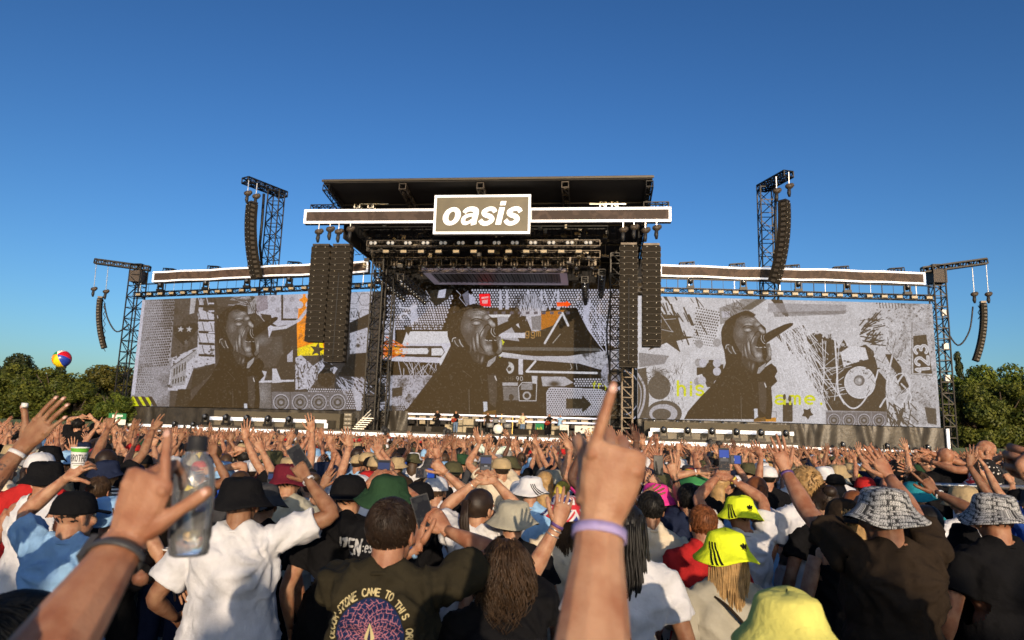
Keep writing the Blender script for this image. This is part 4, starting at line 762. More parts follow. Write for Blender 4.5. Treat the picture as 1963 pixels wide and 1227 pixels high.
# ------------------------------------------------------------------ wing fascias, light trusses over the wing screens
zw1, zw0 = 14.70 + CAMZ, 13.66 + CAMZ
LN = np.array([LD[1], -LD[0]]); RN = np.array([RDv[1], -RDv[0]])          # towards the crowd
WL0, WL1 = planpt(274.5, LW0 + LN * .6, LD), planpt(694, LW0 + LN * .6, LD)
WR0, WR1 = planpt(1266, RW1 + RN * .6, RDv), planpt(1784.5, RW1 + RN * .6, RDv)
for a_, b_, ss in ((WL0, WL1, 'stars'), (WR0, WR1, '123')):
    r_ = empty('wing_banner', up3((a_ + b_) / 2, zw0), f'slightly wavy brown banner with white light border above the {ss} screen', 'banner', 'banners above the side screens')
    framed(r_, a_, b_, zw0, zw1, .4, .15, 'banner_panel', fab_mat('wing_brown_' + ss, (.05, .034, .026), 7 + len(ss)), LEDW, .05)
def wing_light(a_, b_, side, zpx, pxs_heads, pxs_out, s):
    ww = 'stars' if s < 0 else '123'
    zt = ZT + .42; n_ = LN if s < 0 else RN; a3, b3 = up3(a_ + n_ * .45, zt), up3(b_ + n_ * .45, zt)
    mb = MB(); truss(mb, a3, b3, .42, .42, 46, .045, .03); o = mb.build('lighting_truss', STEEL, None, (a3 + b3) / 2); tag(o, f'long lighting truss along the top of the {ww} screen', 'truss')
    for i in range(20):
        p = a3 + (b3 - a3) * (i + .5) / 20 + np.array([0, -.4, -.05]); fixture('box', p, f'{ORD[i]} cream light on the truss over the {ww} screen from the hazard-stripe end', 'cream lights along the side screen trusses', 'strip_light', STEEL, CREAM, .8, 0)
    for i, (px, py) in enumerate(pxs_heads):
        q = planpt(px, a_ + n_ * .45, LD if s < 0 else RDv); fixture('head_up', up3(q, zt + .75), f'{ORD[i]} dark moving head standing on the {ww} screen truss from the hazard-stripe end', 'moving heads standing on the side screen trusses', 'moving_head_light', STEEL, GLASSD, 1.1)
    for i, px in enumerate(pxs_out):
        q = planpt(px, a_ - n_ * .4, LD if s < 0 else RDv); dv = (LD if s < 0 else RDv) * 1.35 * (1 if s < 0 else -1); mb = MB(); p_ = up3(q, zw1 + .35); truss(mb, p_ - up3(dv, 0) * .7 , p_ + up3(dv, 0) * .2 + np.array([0, 0, -.12 ]), .4, .4, 4, .045, .03)
        mb.bar(up3(q, zw1 - .2), up3(q, zw1 + .3), .06); tag(mb.build('outrigger_truss', STEEL, None, p_), f'{ORD[i]} short outrigger truss poking over the {ww} banner from the hazard-stripe end', 'truss', 'outrigger trusses over the side banners')
    mb = MB()
    for i in range(26):
        p = a_ + (b_ - a_) * (i + .5) / 26 + n_ * .4; mb.bar(up3(p, zt), up3(p, zw0), .018 if i % 3 else .04, 1 if i % 4 == 0 else 0, 4)
    mb.bar(up3(a_ + n_ * .4, zw0 - .12), up3(b_ + n_ * .4, zw0 - .12), .07, 0)
    tag(mb.build('suspension_wires', [STEEL, ALU], None, up3((a_ + b_) / 2, zw0)), f'row of thin wires carrying the truss of the {ww} screen', 'wires')
wing_light(planpt(252, LW0, LD), LW1, 'l', 0, [(293, 0), (381, 0), (461, 0), (543, 0)], (312, 399, 478, 556, 640), -1)
wing_light(RW0, planpt(1792, RW1, RDv), 'r', 0, [(1325, 0), (1428, 0), (1535, 0), (1630, 0), (1747, 0)], (1311, 1409, 1516, 1612, 1720), 1)

# ------------------------------------------------------------------ towers and cranes
def tower(label, p, z0, z1, w, mats=STEEL, n=None, rc=.07, rd=.045):
    t = empty('truss_tower', (p[0], p[1], z0), label, 'truss tower', 'truss towers around the stage')
    mb = MB(); truss(mb, (p[0], p[1], z0 + .15), (p[0], p[1], z1), w, w, n or int((z1 - z0) / (w * .95)), rc, rd, up=EY); part(mb, 'mast', mats, t)
    mb = MB(); mb.box((p[0], p[1], z0 + .075), (w + .4, w + .4, .15)); part(mb, 'base_plate', mats, t); return t
def chain_hoist(p, label, s=1.0, top=None):
    t = empty('chain_hoist', p, label, 'chain hoist', 'chain hoists above the speaker columns')
    mb = MB(); mb.ell((p[0], p[1], p[2] + .35 * s), (.34 * s, .28 * s, .24 * s)); mb.ell((p[0] + .22 * s, p[1], p[2] + .45 * s), (.2 * s, .2 * s, .2 * s)); part(mb, 'motor', mat('hoist_brown', (.05, .038, .028), .6, 0, .2), t)
    mb = MB(); mb.tube([(p[0], p[1], p[2] + .2 * s), (p[0] - .03, p[1], p[2] - .25 * s), (p[0], p[1], p[2] - .55 * s)], [.14 * s, .17 * s, .09 * s], 8); part(mb, 'chain_bag', RUBBER, t)
    if top is not None: mb = MB(); mb.bar(np.array([p[0], p[1], p[2] + .5 * s]), np.asarray(top, float), .035); part(mb, 'chain', ALU, t)
    return t
# inner towers
tower('slim truss tower at the stage edge beside the stars screen', P2(716, 700, 4.6), 1.9, 17.0, .95, STEEL)
tower('thin lit truss tower under the shorter speaker column beside the 123 screen', P2(1202, 760, 3.2), 1.9, 9.0, .8, STEELW)
tower('dark truss tower behind the speaker columns beside the 123 screen', P2(1180, 700, 5.0), 1.9, 17.0, .9, STEEL)
tower('second slim dark truss tower upstage of the stars screen edge', P2(738, 700, 8.2), 1.9, 16.0, .8, STEEL)
mb = MB()
for px, nm in ((747, 'beside the stars screen tower'), (1166, 'between the 123 screen towers')): p = P2(px, 700, 6.5); mb = MB(); mb.tube([up3(p + np.array([.15 * math.sin(k * 1.3 + px), 0]), 2.0 + k * 1.5) for k in range(10)], [.075] * 10, 5); tag(mb.build('cable_loom', RUBBER), 'black cable loom hanging inside the stage ' + nm, 'cables')
# outer towers with outreach beams
def crane_array(name_lab, pts, wpx, n, label, facing, depth=.62, strip_=None, bow=0):
    pass
ptL = planpt(247, LW0 - LN * .3, LD); tL = tower('tall lattice tower standing at the hazard-striped edge of the stars screen', ptL, 0, zw1 + 1.0, 1.15)
ptR = planpt(1806, RW1 - RN * .3, RDv); tR = tower('tall lattice tower standing beyond the 123 end of its screen', ptR, 0, zw1 + .8, .95)
for t_, pt, px0, py0, px1, py1, s in ((tL, ptL, 183, 501, 287, 515, -1), (tR, ptR, 1890, 501, 1768, 518, 1)):
    z_ = zw1 + 1.25; e = sp(px0, py0, 0); Yd = pt[1] - (.5 if s < 0 else .5)
    pe = at(px0, py0, Yd); pi_ = at(px1, py1, pt[1]); mb = MB(); truss(mb, pi_, pe, .42, .42, 12, .09, .05); part(mb, 'outreach_beam', STEEL, t_)
    mb = MB(); mb.box((pt[0], pt[1], zw1 - .2), (1.15, 1.1, 1.15)); part(mb, 'head_block', mat('block_brown', (.045, .034, .028), .6, 0, .2), t_)
for (px, py) in ((1809, 600), (1812, 664), (1815, 725)):
    p = planpt(px, RW1, RDv); q = at(px, py, p[1]); mb = MB(); mb.box(q, (.4, .3, .5)); part(mb, 'junction_box', mat('white_box', (.6, .58, .55), .5), tR)

# ------------------------------------------------------------------ speaker columns
def cabinet_mesh(w, h, d, studs=2):
    mb = MB(); mb.box((0, d / 2, 0), (w, d, h * .93)); mb.box((0, .0, 0), (w * .96, .06, h * .86), 1)
    if h > .25:
        for k in (-.25, .25): mb.box((w * k, -.04, h * .34), (.05, .02, .05), 2)
        mb.box((0, -.035, -h * .46), (w, .03, h * .05), 3)
    for k in (-1, 1): mb.box((k * w / 2, d * .3, 0), (.06, d * .5, h * .5), 3)
    return mb
CABM = {}
def line_array(name, label, p_top, n, w, h, d, yaw, tilt0=0.0, dtilt=0.0, strip_px=False, group='hanging speaker columns'):
    """hangs from p_top (centre of the front face's top edge); tilt in radians grows down the column"""
    r = empty(name, p_top, label, 'speaker column', group); key = (round(w, 2), round(h, 2), round(d, 2))
    if key not in CABM:
        me = cabinet_mesh(w, h, d).build('cabinet', [SPK, SPK, STUDW, SPKE]); CABM[key] = me.data; bpy.data.objects.remove(me)
    ex_, ey_ = np.array([math.cos(yaw), math.sin(yaw), 0]), np.array([-math.sin(yaw), math.cos(yaw), 0]); p = np.asarray(p_top, float).copy(); ti = tilt0; pts = []
    for i in range(n):
        dn = -np.array([0, 0, 1]) * math.cos(ti) + ey_ * math.sin(ti); c = p + dn * h / 2
        o = link('cabinet', CABM[key], r); o.location = Vector(c) - r.location; o.rotation_euler = (Matrix.Rotation(yaw, 3, 'Z') @ Matrix.Rotation(ti, 3, 'X')).to_euler(); pts.append(c); p = p + dn * h; ti += dtilt
    mb = MB(); mb.box(p_top + ey_ * d / 2 + np.array([0, 0, .12]), (w * .9, d, .16), 0, np.array(Matrix.Rotation(yaw, 3, 'Z'))); part(mb, 'fly_bar', STEELW, r)
    if strip_px: mb = MB(); mb.tube([q - ey_ * .07 for q in pts[n // 4:]], [.05] * len(pts[n // 4:]), 4); part(mb, 'cable', RUBBER, r)
    return r, p
def hang(x0, x1, y0, y1, d, n, label, cable):
    a, b = sp(x0, y0, d), sp(x1, y0, d); e = sp((x0 + x1) / 2, y1, d); w = np.linalg.norm(b - a); H = (a[2] + b[2]) / 2 - e[2]; t = (a + b) / 2
    line_array('line_array', label, t, n, w * .97, H / n, .9, -SYAW, .0, 0, cable); return t, w
t1, w1 = hang(597, 633, 472, 655, -1.0, 16, 'shorter speaker column at the outer edge in front of the stars screen', False)
t2, w2 = hang(635.5, 672.5, 472, 694, -1.0, 19, 'longer speaker column nearer the stage beside the stars screen', True)
t3, w3 = hang(1188, 1223, 470, 704, -1.0, 20, 'longer speaker column nearer the stage beside the 123 screen', True)
t4, w4 = hang(1231, 1267, 471, 664, -1.0, 16, 'shorter speaker column at the outer edge in front of the 123 screen', False)
ns = 0
for t_, w_, nm in ((t1, w1, 'shorter column by the stars screen'), (t2, w2, 'longer column by the stars screen'), (t3, w3, 'longer column by the 123 screen'), (t4, w4, 'shorter column by the 123 screen')):
    for k in (-.3, .3): chain_hoist(t_ + EX * w_ * k + EY * .45 + np.array([0, 0, .95 + .2 * (k > 0)]), f'brown chain hoist over the {"stage side" if (k > 0) == (ns < 2) else "outer side"} of the {nm}', .95, t_ + EX * w_ * k + EY * .45 + np.array([0, 0, zf0 - t_[2]]))
    ns += 1
# tall side cranes carrying curved columns
pc = planpt(521, LW0 - LN * 1.6, LD); zt_ = at(527, 368, pc[1])[2]
tc1 = tower('tall lattice crane tower rising behind the stars banner', at(523, 450, pc[1])[:2], 0, zt_, 1.15)
pd = planpt(1471, RW1 - RN * 1.6, RDv); zt2 = at(1470, 362, pd[1])[2]
tc2 = tower('tall lattice crane tower rising behind the 123 banner', at(1471, 450, pd[1])[:2], 0, zt2, 1.25)
for tt, a0, a1, z_, s in ((tc1, (545, 374), (470, 345), zt_ + .3, -1), (tc2, (1459, 362), (1512, 333), zt2 + .3, 1)):
    q0, q1 = atz(a0[0], a0[1], z_), atz(a1[0], a1[1], z_); mb = MB(); truss(mb, q0, q1, .9, .5, 9, .08, .05); part(mb, 'outreach_beam', STEEL, tt)
def curved(x0, x1, y0, Y, n, h, d, yaw, t0, dt, label, name='curved_line_array'):
    a, b = at(x0, y0, Y), at(x1, y0, Y); w = np.linalg.norm(b - a) * .97; return line_array(name, label, (a + b) / 2, n, w, h, d, yaw, t0, dt, False, 'curved speaker columns on the cranes'), (a + b) / 2
Y1, Y2 = pc[1] - 4.5, pd[1] - 5.0
(r1, e1), k1 = curved(467, 486, 390, Y1, 16, .43, .7, rad(-40), rad(-1), rad(1.45), 'curved speaker column hung from the tall crane at the stars screen')
(r2, e2), k2 = curved(1501, 1520, 387, Y2, 16, .43, .7, rad(40), rad(-1), rad(1.45), 'curved speaker column hung from the tall crane at the 123 screen')
for kk, pxs, nm, Y in ((k1, ((474, 378, 'front'), (490, 384, 'rear')), 'stars', Y1), (k2, ((1513, 365, 'front'), (1489, 374, 'rear')), '123', Y2)):
    for px, py, fr in pxs: p = at(px, py, Y + .3); chain_hoist(p, f'{fr} chain hoist above the curved column at the {nm} screen', 1.0, p + np.array([0, 0, 1.6]))
mb = MB(); mb.tube([at(506, 372, pc[1] - 2), at(502, 430, pc[1] - 2.5), at(498, 470, pc[1] - 2.2), at(503, 520, pc[1] - 1)], [.13] * 4, 5)
tag(mb.build('cable_loom', RUBBER), 'black cable loom hanging beside the curved column at the stars screen', 'cables')
mb = MB(); mb.tube([at(1487, 372, pd[1] - 2), at(1486, 430, pd[1] - 2), at(1488, 480, pd[1] - 1.8), at(1484, 520, pd[1] - 1)], [.12] * 4, 5); tag(mb.build('cable_loom', RUBBER), 'black cable loom hanging beside the curved column at the 123 screen', 'cables')
# outer thin columns
for s, (x0, x1, y0), Y, hp, cab, nm in ((-1, (183, 193, 572), ptL[1] - .3, ((179, 560), (202, 565)), [(200, 582), (207, 612), (224, 636), (247, 622)], 'stars'), (1, (1882, 1897, 582), ptR[1] - .3, ((1868, 571), (1895, 571)), [(1865, 588), (1858, 635), (1836, 662), (1811, 627)], '123')):
    a, b = at(x0, y0, Y), at(x1, y0, Y); w = .42
    line_array('thin_line_array', f'thin curved speaker column dangling outside the tower at the {nm} screen', (a + b) / 2, 17, w, .30, .42, rad(78 * s), rad(0), rad(1.35), False, 'thin curved columns outside the towers')
    for i, (px, py) in enumerate(hp): p = at(px, py, Y + .2); chain_hoist(p, f'brown chain hoist on the {"outer" if (i == 0) == (s < 0) else "inner"} chain over the thin column at the {nm} screen', .85, at(px + (6 if s < 0 else -5), 504 + i * 2 if s < 0 else 504 + (1 - i) * 3, Y + .2))
    mb = MB(); pts = sm([at(px, py, Y + .3) for px, py in cab], 16); mb.tube(list(pts), [.07] * 16, 6); tag(mb.build('slack_cable', RUBBER), f'slack black cable looping from the thin column to the tower at the {nm} screen', 'cable')
    x_ = x1 + 6 if s < 0 else x0 - 6
    mb = MB(); mb.tube([at(x_ + (3 if k % 2 else -1) * 1 - s * 0.0 + (0 if s < 0 else 0), y0 + 4 + k * 6.5, Y + .35) for k in range(16 if s < 0 else 5)], [.035] * (16 if s < 0 else 5), 4); tag(mb.build('jumper_cables', RUBBER), f'thin zigzag cables beside the thin column at the {nm} screen', 'cables')
# ------------------------------------------------------------------ skirts, deck and low side stages
def curtain(a_, b_, z0, z1, n_, label, amp=.16, nx=150, seed=1):
    r = random.Random(seed); nz = 10; L = np.linalg.norm(b_ - a_); ph = [r.uniform(0, 6) for _ in range(6)]; fr = [r.uniform(1.2, 4.5) for _ in range(6)]; pin = sorted(r.uniform(0, L) for _ in range(int(L / 2.4))); vs = []
    for j in range(nz):
        v = j / (nz - 1)
        for i in range(nx):
            x = L * i / (nx - 1); k = sum(math.sin(fr[q] * x + ph[q] + 1.1 * v * math.sin(ph[q] + x * .3)) for q in range(6)) / 6
            dd = min(abs(x - q) for q in pin); k += .9 * math.sin(dd * 5 + v * 2.0) * math.exp(-dd) * (1 - v * .3)
            p = a_ + (b_ - a_) * i / (nx - 1) + n_ * (amp * k + .12); vs.append([p[0], p[1], z1 + (z0 - z1) * v])
    mb = MB(); mb.add(vs, [(j * nx + i, j * nx + i + 1, (j + 1) * nx + i + 1, (j + 1) * nx + i) for j in range(nz - 1) for i in range(nx - 1)])
    o = mb.build('stage_skirt', CURT, None, up3((a_ + b_) / 2, z0)); return tag(o, label, 'curtain', 'crumpled black skirts along the stage')
LB0, RB1 = planpt(250, LW0, LD), planpt(1800, RW1, RDv)
zsk0 = 2.02
curtain(LB0, planpt(735, LW0, LD), zsk0, ZB - .06, LN, 'crumpled shiny black skirt hanging under the stars screen', seed=3, nx=170)
curtain(RW0, RB1, zsk0 - .25, ZB - .06, RN, 'crumpled shiny black skirt hanging under the 123 screen', seed=5, nx=190)
for a_, b_, n_, nm, end, zz in ((LB0, planpt(592, LW0, LD), LN, 'stars', 'hazard-striped', zsk0), (planpt(1528, RW1, RDv), RB1, RN, '123', 'digits', zsk0 - .25)):
    r_ = empty('edge_light', up3(b_ if nm == '123' else a_, zz), f'white light strip edging the bottom corner of the skirt under the {nm} screen', 'light strip', 'white light strips along the stage')
    mb = MB(); obox(mb, a_ + n_ * .5, b_ + n_ * .5, zz - .22, zz + .02, .12); part(mb, 'led_strip', LEDW, r_)
    c = b_ if nm == '123' else a_; dv = (b_ - a_) / np.linalg.norm(b_ - a_) * .2; mb = MB(); obox(mb, c - dv / 2 + n_ * .5, c + dv / 2 + n_ * .5, zz + .03, ZB - .1, .12); part(mb, 'led_strip', LEDW, r_)
def base_block(name, label, a_, b_, z0, z1, depth, m, cat):
    mb = MB(); obox(mb, a_, b_, z0, z1, depth); o = mb.build(name, m, None, up3((a_ + b_) / 2, z0)); return tag(o, label, cat)
# wing decks (dark olive boards under the skirts) in countable panels
def boards(a_, b_, z0, z1, label, n, m, cat='stage wall'):
    r = empty('stage_wall', up3((a_ + b_) / 2, 0), label, cat)
    for i in range(n):
        q0, q1 = a_ + (b_ - a_) * (i + .008) / n, a_ + (b_ - a_) * (i + .992) / n; mb = MB(); obox(mb, q0, q1, z0, z1 - .02 * (i % 2), .2, front=.02 * (i % 3)); part(mb, 'panel', m, r)
    mb = MB(); obox(mb, a_, b_, z1 + .01, z1 + .12, 3.0, front=-.1); part(mb, 'deck_edge', DECK, r); return r
wl0, wl1 = planpt(165, LW0 + LN * 1.6, LD), planpt(560, LW0 + LN * 1.6, LD)
boards(wl0, wl1, 0, 1.62, 'dark olive panelled stage base under the stars screen', 16, OLIVE)
wr0, wr1 = planpt(1500, RW1 + RN * 1.6, RDv), planpt(1845, RW1 + RN * 1.6, RDv)
boards(wr0, wr1, 0, 1.5, 'dark olive panelled stage base under the 123 screen', 14, OLIVE)
# main deck
DZ = 2.08; DF = -2.0
du0, du1 = ru(P2(377, 824, DF)), ru(P2(1530, 862, DF))
deck = empty('stage_deck', SW((du0 + du1) / 2, DF, 0), 'wide black stage deck fronted by a long white light strip', 'stage')
mb = MB(); box_uz(mb, du0, du1, DF + .1, DC + 1, DZ - .35, DZ); part(mb, 'platform', DECK, deck)
mb = MB(); box_uz(mb, du0, du1, DF + .35, DF + .6, 0, DZ - .36); part(mb, 'front_wall', BLACKCLOTH, deck)
for a_, b_ in ((du0, ru(P2(738, 830, DF))), (ru(P2(747, 830, DF)), ru(P2(1356, 850, DF))), (ru(P2(1386, 850, DF)), du1)):
    mb = MB(); box_uz(mb, a_, b_, DF, DF + .08, DZ - .42, DZ - .16); part(mb, 'led_strip', LEDW, deck)
mb = MB(); box_uz(mb, du0, du1, DF - .02, DF + .3, DZ + .004, DZ + .03); part(mb, 'deck_edge', STEEL, deck)
# low framed side stages
def side_stage(a, b, zt, label, vend):
    d = 1.6; ua_, ub_ = ru(P2(a[0], a[1], d)), ru(P2(b[0], b[1], d)); z1 = (sp(a[0], a[1], d)[2] + sp(b[0], b[1], d)[2]) / 2 + .14
    r = empty('side_stage', SW((ua_ + ub_) / 2, d, DZ), label, 'side stage', 'low side stages outlined in white light')
    mb = MB(); box_uz(mb, ua_, ub_, d + .3, d + 3.2, DZ + .01, z1 - .02); part(mb, 'platform', mat('fabric_bronze', (.10, .085, .06), .5, 0, .35, 1.5, .5, 3), r)
    mb = MB(); box_uz(mb, ua_ - .3, ub_ + .3, d + 2.2, d + 4.4, DZ + .01, z1 + .55); part(mb, 'upper_step', OLIVE, r)
    mb = MB(); box_uz(mb, ua_, ub_, d, d + .1, z1 - .26, z1); part(mb, 'led_strip', LEDW, r)
    for u in (ua_, ub_):
        if (u == ua_) == (vend != 'b') or vend == 'both': mb = MB(); box_uz(mb, u - .13, u + .13, d, d + .1, DZ + .05, z1 - .27); part(mb, 'led_strip', LEDW, r)
    return ua_, ub_
a1_, b1_ = side_stage((388, 801), (625, 809), 0, 'low side stage outlined in white light under the stars screen', 'b')
a2_, b2_ = side_stage((1247, 823), (1522, 833), 0, 'low side stage outlined in white light under the 123 screen', 'a')
for k, (u0_, u1_, n, nm) in enumerate(((a1_, b1_, 6, 'stars'), (a2_, b2_, 6, '123'))):
    for i in range(n): fixture('head_up', SW(u0_ + (u1_ - u0_) * (i + .5) / n, .6, DZ + .55), f'{ORD[i]} floor moving head before the {nm} side stage from the hazard-stripe end', 'moving heads on the deck front', 'floor_light', STEEL, GLASSD, 1.1)
for px in (276, 312, 350, 385, 410): q = planpt(px, LW0 + LN * 1.3, LD); fixture('head_up', up3(q, 2.05), f'{ORD[(px - 270) // 33]} floor light at the stars screen skirt from the hazard stripes', 'floor lights at the skirts', 'floor_light', STEEL, GLASSD, 1.0)
for i, px in enumerate((1253, 1297, 1340, 1383, 1425)): q = planpt(px, RW1 + RN * .9, RDv); fixture('head_up', up3(q, 3.35), f'{ORD[i]} small light on the ledge under the 123 screen, towards the digits', 'small lights under the 123 screen', 'floor_light', STEEL, GLASSD, .9)
for i, px in enumerate((1607, 1690, 1728, 1766)): q = planpt(px, RW1 + RN * 1.5, RDv); fixture('head_up', up3(q, 1.95), f'{ORD[i]} floor light at the 123 screen skirt, towards the digits', 'floor lights at the skirts', 'floor_light', STEEL, GLASSD, 1.1)
# band riser behind: lines of light and lamp boxes
BD = 10.5
bu0, bu1 = ru(P2(778, 797, BD)), ru(P2(1153, 806, BD))
zl1 = (sp(779, 794.5, BD)[2] + sp(1152, 801.5, BD)[2]) / 2; zl2 = (sp(777, 803, BD)[2] + sp(1150, 811, BD)[2]) / 2
rz_ = empty('band_riser', SW((bu0 + bu1) / 2, BD, DZ), 'long stage riser with two white light lines behind the band', 'riser')
LEDL = mat('led_lilac', (.6, .6, .65), .4, 0, 0, emit=(.95, .88, 1.0), estr=.75)
for z in (zl1, zl2): mb = MB(); box_uz(mb, bu0, bu1, BD, BD + .08, z - .07, z + .07); part(mb, 'led_strip', LEDL, rz_)
mb = MB(); box_uz(mb, bu0, bu1, BD + 1.6, BD + 1.9, DZ, zl1); part(mb, 'back_panel', BLACKCLOTH, rz_)
mb = MB(); box_uz(mb, bu0, bu1, BD + .2, BD + 1.5, DZ, DZ + .5); part(mb, 'platform', DECK, rz_)
for i in range(18):
    mb = MB(); u = bu0 + (bu1 - bu0) * (i + .5) / 18; box_uz(mb, u - .3, u + .3, BD + .3, BD + .6, zl1 - .42, zl1 - .16); part(mb, 'lamp_box', CREAM, rz_)
    mb = MB(); box_uz(mb, u - .25, u + .25, BD + .3, BD + .6, zl2 - .45, zl2 - .14); part(mb, 'lamp_box', CREAM if i % 3 else STEEL, rz_)
    mb = MB(); mb.bar(SW(u + .5, BD + .4, DZ), SW(u + .5, BD + .4, zl1 - .1), .035); part(mb, 'upright', STEELW, rz_)
mb = MB(); vsx = suz(700, 800, 9)
a_, b_ = P2(712, 800, 9.0), P2(782, 800, 9.0)
curtain(a_, b_, DZ, zc0, np.array([-EY[0], -EY[1]]), 'pale crumpled tarpaulin hanging beside the band riser', seed=9, nx=40)
# amplifiers, drums, banners on the stage
def amp(px0, px1, py0, py1, d, label, m=AMP, rows=2):
    a, b = sp(px0, py0, d), sp(px1, py1, d); ua_, ub_ = (a - S0) @ EX, (b - S0) @ EX; z1, z0 = a[2], DZ + .02
    r = empty('amplifier', SW((ua_ + ub_) / 2, d, z0), label, 'amplifier', 'amplifiers on the stage')
    for i in range(rows):
        zz0, zz1 = z0 + (z1 - z0) * i / rows, z0 + (z1 - z0) * (i + 1) / rows - .03
        mb = MB(); box_uz(mb, ua_, ub_, d + .05, d + .8, zz0, zz1, 0); part(mb, 'cabinet', mat('amp_edge', (.08, .07, .05), .7), r)
        mb = MB(); box_uz(mb, ua_ + .06, ub_ - .06, d, d + .05, zz0 + .06, zz1 - .06); part(mb, 'grille', m, r)
amp(887, 908, 801, 832, 9.0, 'tall tan amplifier stack behind the second guitarist'); amp(873, 888, 803, 832, 9.4, 'tan amplifier stack close behind the guitarist with the red guitar'); amp(852, 868, 812, 832, 9.0, 'small tan amplifier between the two guitarists', rows=1)
amp(993, 1006, 812, 834, 8.6, 'tan amplifier behind the man in the pale jacket'); amp(1008, 1020, 813, 834, 8.6, 'tan amplifier beside the green harp banner'); amp(1056, 1072, 815, 836, 8.6, 'tan amplifier between green banner and white circle panel')
def wedge(px, py, d, label):
    p = sp(px, py, d); mb = MB(); u = (p - S0) @ EX
    vs = [SW(u + a, d + b, DZ + .02 + c) for a, b, c in ((-.5, 0, 0), (.5, 0, 0), (.5, .6, 0), (-.5, .6, 0), (-.5, .15, .42), (.5, .15, .42), (.5, .6, .25), (-.5, .6, .25))]
    mb.add(vs, [(0, 3, 2, 1), (4, 5, 6, 7), (0, 1, 5, 4), (1, 2, 6, 5), (2, 3, 7, 6), (3, 0, 4, 7)], 0, False); tag(mb.build('stage_monitor', SPK, None, SW(u, d, DZ)), label, 'monitor speaker', 'wedge monitors on the deck')
for px, nm in ((800, 'before the outer guitarist'), (838, 'between the guitarists'), (905, 'before the tan amplifier stacks'), (1000, 'before the man in the pale jacket'), (1030, 'before the green harp banner'), (1075, 'before the white circle panel')): wedge(px, 835, 1.5, 'black wedge monitor ' + nm)
def bigbox(px0, px1, py0, py1, d, label, name='stage_camera'):
    a, b = sp(px0, py0, d), sp(px1, py1, d); c = (a + b) / 2; w = abs(b[0] - a[0]); h = a[2] - b[2]; mb = MB(); mb.box(c + np.array([0, 0, h * .2]), (w * .8, .7, h * .5)); mb.tube([c + np.array([w * .1, -.6, h * .25]), c + np.array([w * .1, -.2, h * .25])], [.18, .22], 10)
    for k in (-.35, 0, .35): mb.bar(c + np.array([0, 0, 0]), np.array([c[0] + k * w, c[1] + abs(k), b[2] - .3]), .05)
    mb.ell(c + np.array([-w * .25, .3, h * .45]), (.16, .16, .2)); tag(mb.build(name, RUBBER, None, c), label, 'camera')
bigbox(730, 746, 820, 838, -2.6, 'black camera on a tripod at the deck edge near the stars screen'); bigbox(849, 866, 823, 842, -2.6, 'black camera on a tripod at the deck edge before the guitarists'); bigbox(1106, 1124, 832, 850, -2.6, 'black camera on a tripod at the deck edge before the white rack'); bigbox(1357, 1386, 845, 868, -2.6, 'black camera on a tripod at the deck edge near the 123 screen')
# subwoofer stacks
def sub_stack(px0, px1, py0, n, d, label):
    a, b = sp(px0, py0, d), sp(px1, py0, d); ua_, ub_ = (a - S0) @ EX, (b - S0) @ EX; r = empty('speaker_stack', SW((ua_ + ub_) / 2, d, DZ), label, 'speaker stack'); h = (a[2] - DZ) / n
    for i in range(n):
        mb = MB(); box_uz(mb, ua_, ub_, d, d + .9, DZ + i * h + .02, DZ + (i + 1) * h - .03, 0)
        for k in (.3, .7): box_uz(mb, ua_ + (ub_ - ua_) * k - .1, ua_ + (ub_ - ua_) * k + .1, d - .03, d, DZ + i * h + h * .4, DZ + i * h + h * .6, 1)
        part(mb, 'cabinet', [mat('sub_brown', (.13, .115, .085), .6), STUDW], r)
sub_stack(660, 675, 791, 4, 4, 'brown four-high speaker stack on the deck beside the stars screen'); sub_stack(1240, 1252, 836, 1, .5, 'small brown speaker on the deck below the speaker columns at the 123 screen')
mb = MB()
for i in range(7): p = sp(684 + i * 3.6, 826 - i * 4.0, 3.0); mb.box(p, (.9, .3, .06), 0)
for yy in (0, -7): mb.bar(sp(682, 822 + yy, 3.0), sp(711, 793 + yy, 3.0), .05)
tag(mb.build('stage_stairs', ALU, None, sp(697, 812, 3)), 'small metal stairs up the stage edge beside the stars screen', 'stairs')
# banners on stage
def flat(px0, px1, py0, py1, d, arr, label, name, cat):
    a, b = sp(px0, py0, d), sp(px1, py1, d); ua_, ub_ = (a - S0) @ EX, (b - S0) @ EX
    o = quad_panel(name, [screen_mat(name + '_print', arr * 0, (.5, .5, .5), 0), RUBBER], (SW(ua_, d, a[2]), SW(ub_, d, a[2]), SW(ub_, d, b[2]), SW(ua_, d, b[2])), .06, None)
    im = o.data.materials[0].node_tree; t = [n for n in im.nodes if n.type == 'TEX_IMAGE'][0]; t.image = image_from(name + '_art', arr); bs = im.nodes['Principled BSDF']
    for l in list(im.links):
        if l.from_node == t: im.links.remove(l)
    im.links.new(t.outputs[0], bs.inputs['Base Color']); return tag(o, label, cat)
P = Paint(80, 130, (.02, .16, .07)); P.line(arc(40, 62, 22, 34, 200, -60), 6, (.45, .36, .05)); P.line([(20, 40), (28, 95), (52, 100)], 6, (.45, .36, .05))
for i in range(5): P.line([(30 + i * 6, 45), (32 + i * 5, 95)], 2, (.45, .36, .05))
flat(1026.5, 1042, 812, 837, 7.0, P.a, 'green flag with a golden harp propped on the stage', 'harp_flag', 'flag')
P = Paint(90, 130, (.62, .6, .55)); P.oval((45, 60), 30, 34, (.2, .2, .2), ring=3); P.oval((45, 60), 22, 25, (.3, .3, .3), ring=2); P.oval((45, 60), 5, 6, (.2, .2, .2))
flat(1073, 1090, 814, 839, 7.0, P.a, 'white panel with a circular emblem standing on the stage', 'emblem_panel', 'panel')
P = Paint(160, 100, (.62, .6, .55)); r = random.Random(3)
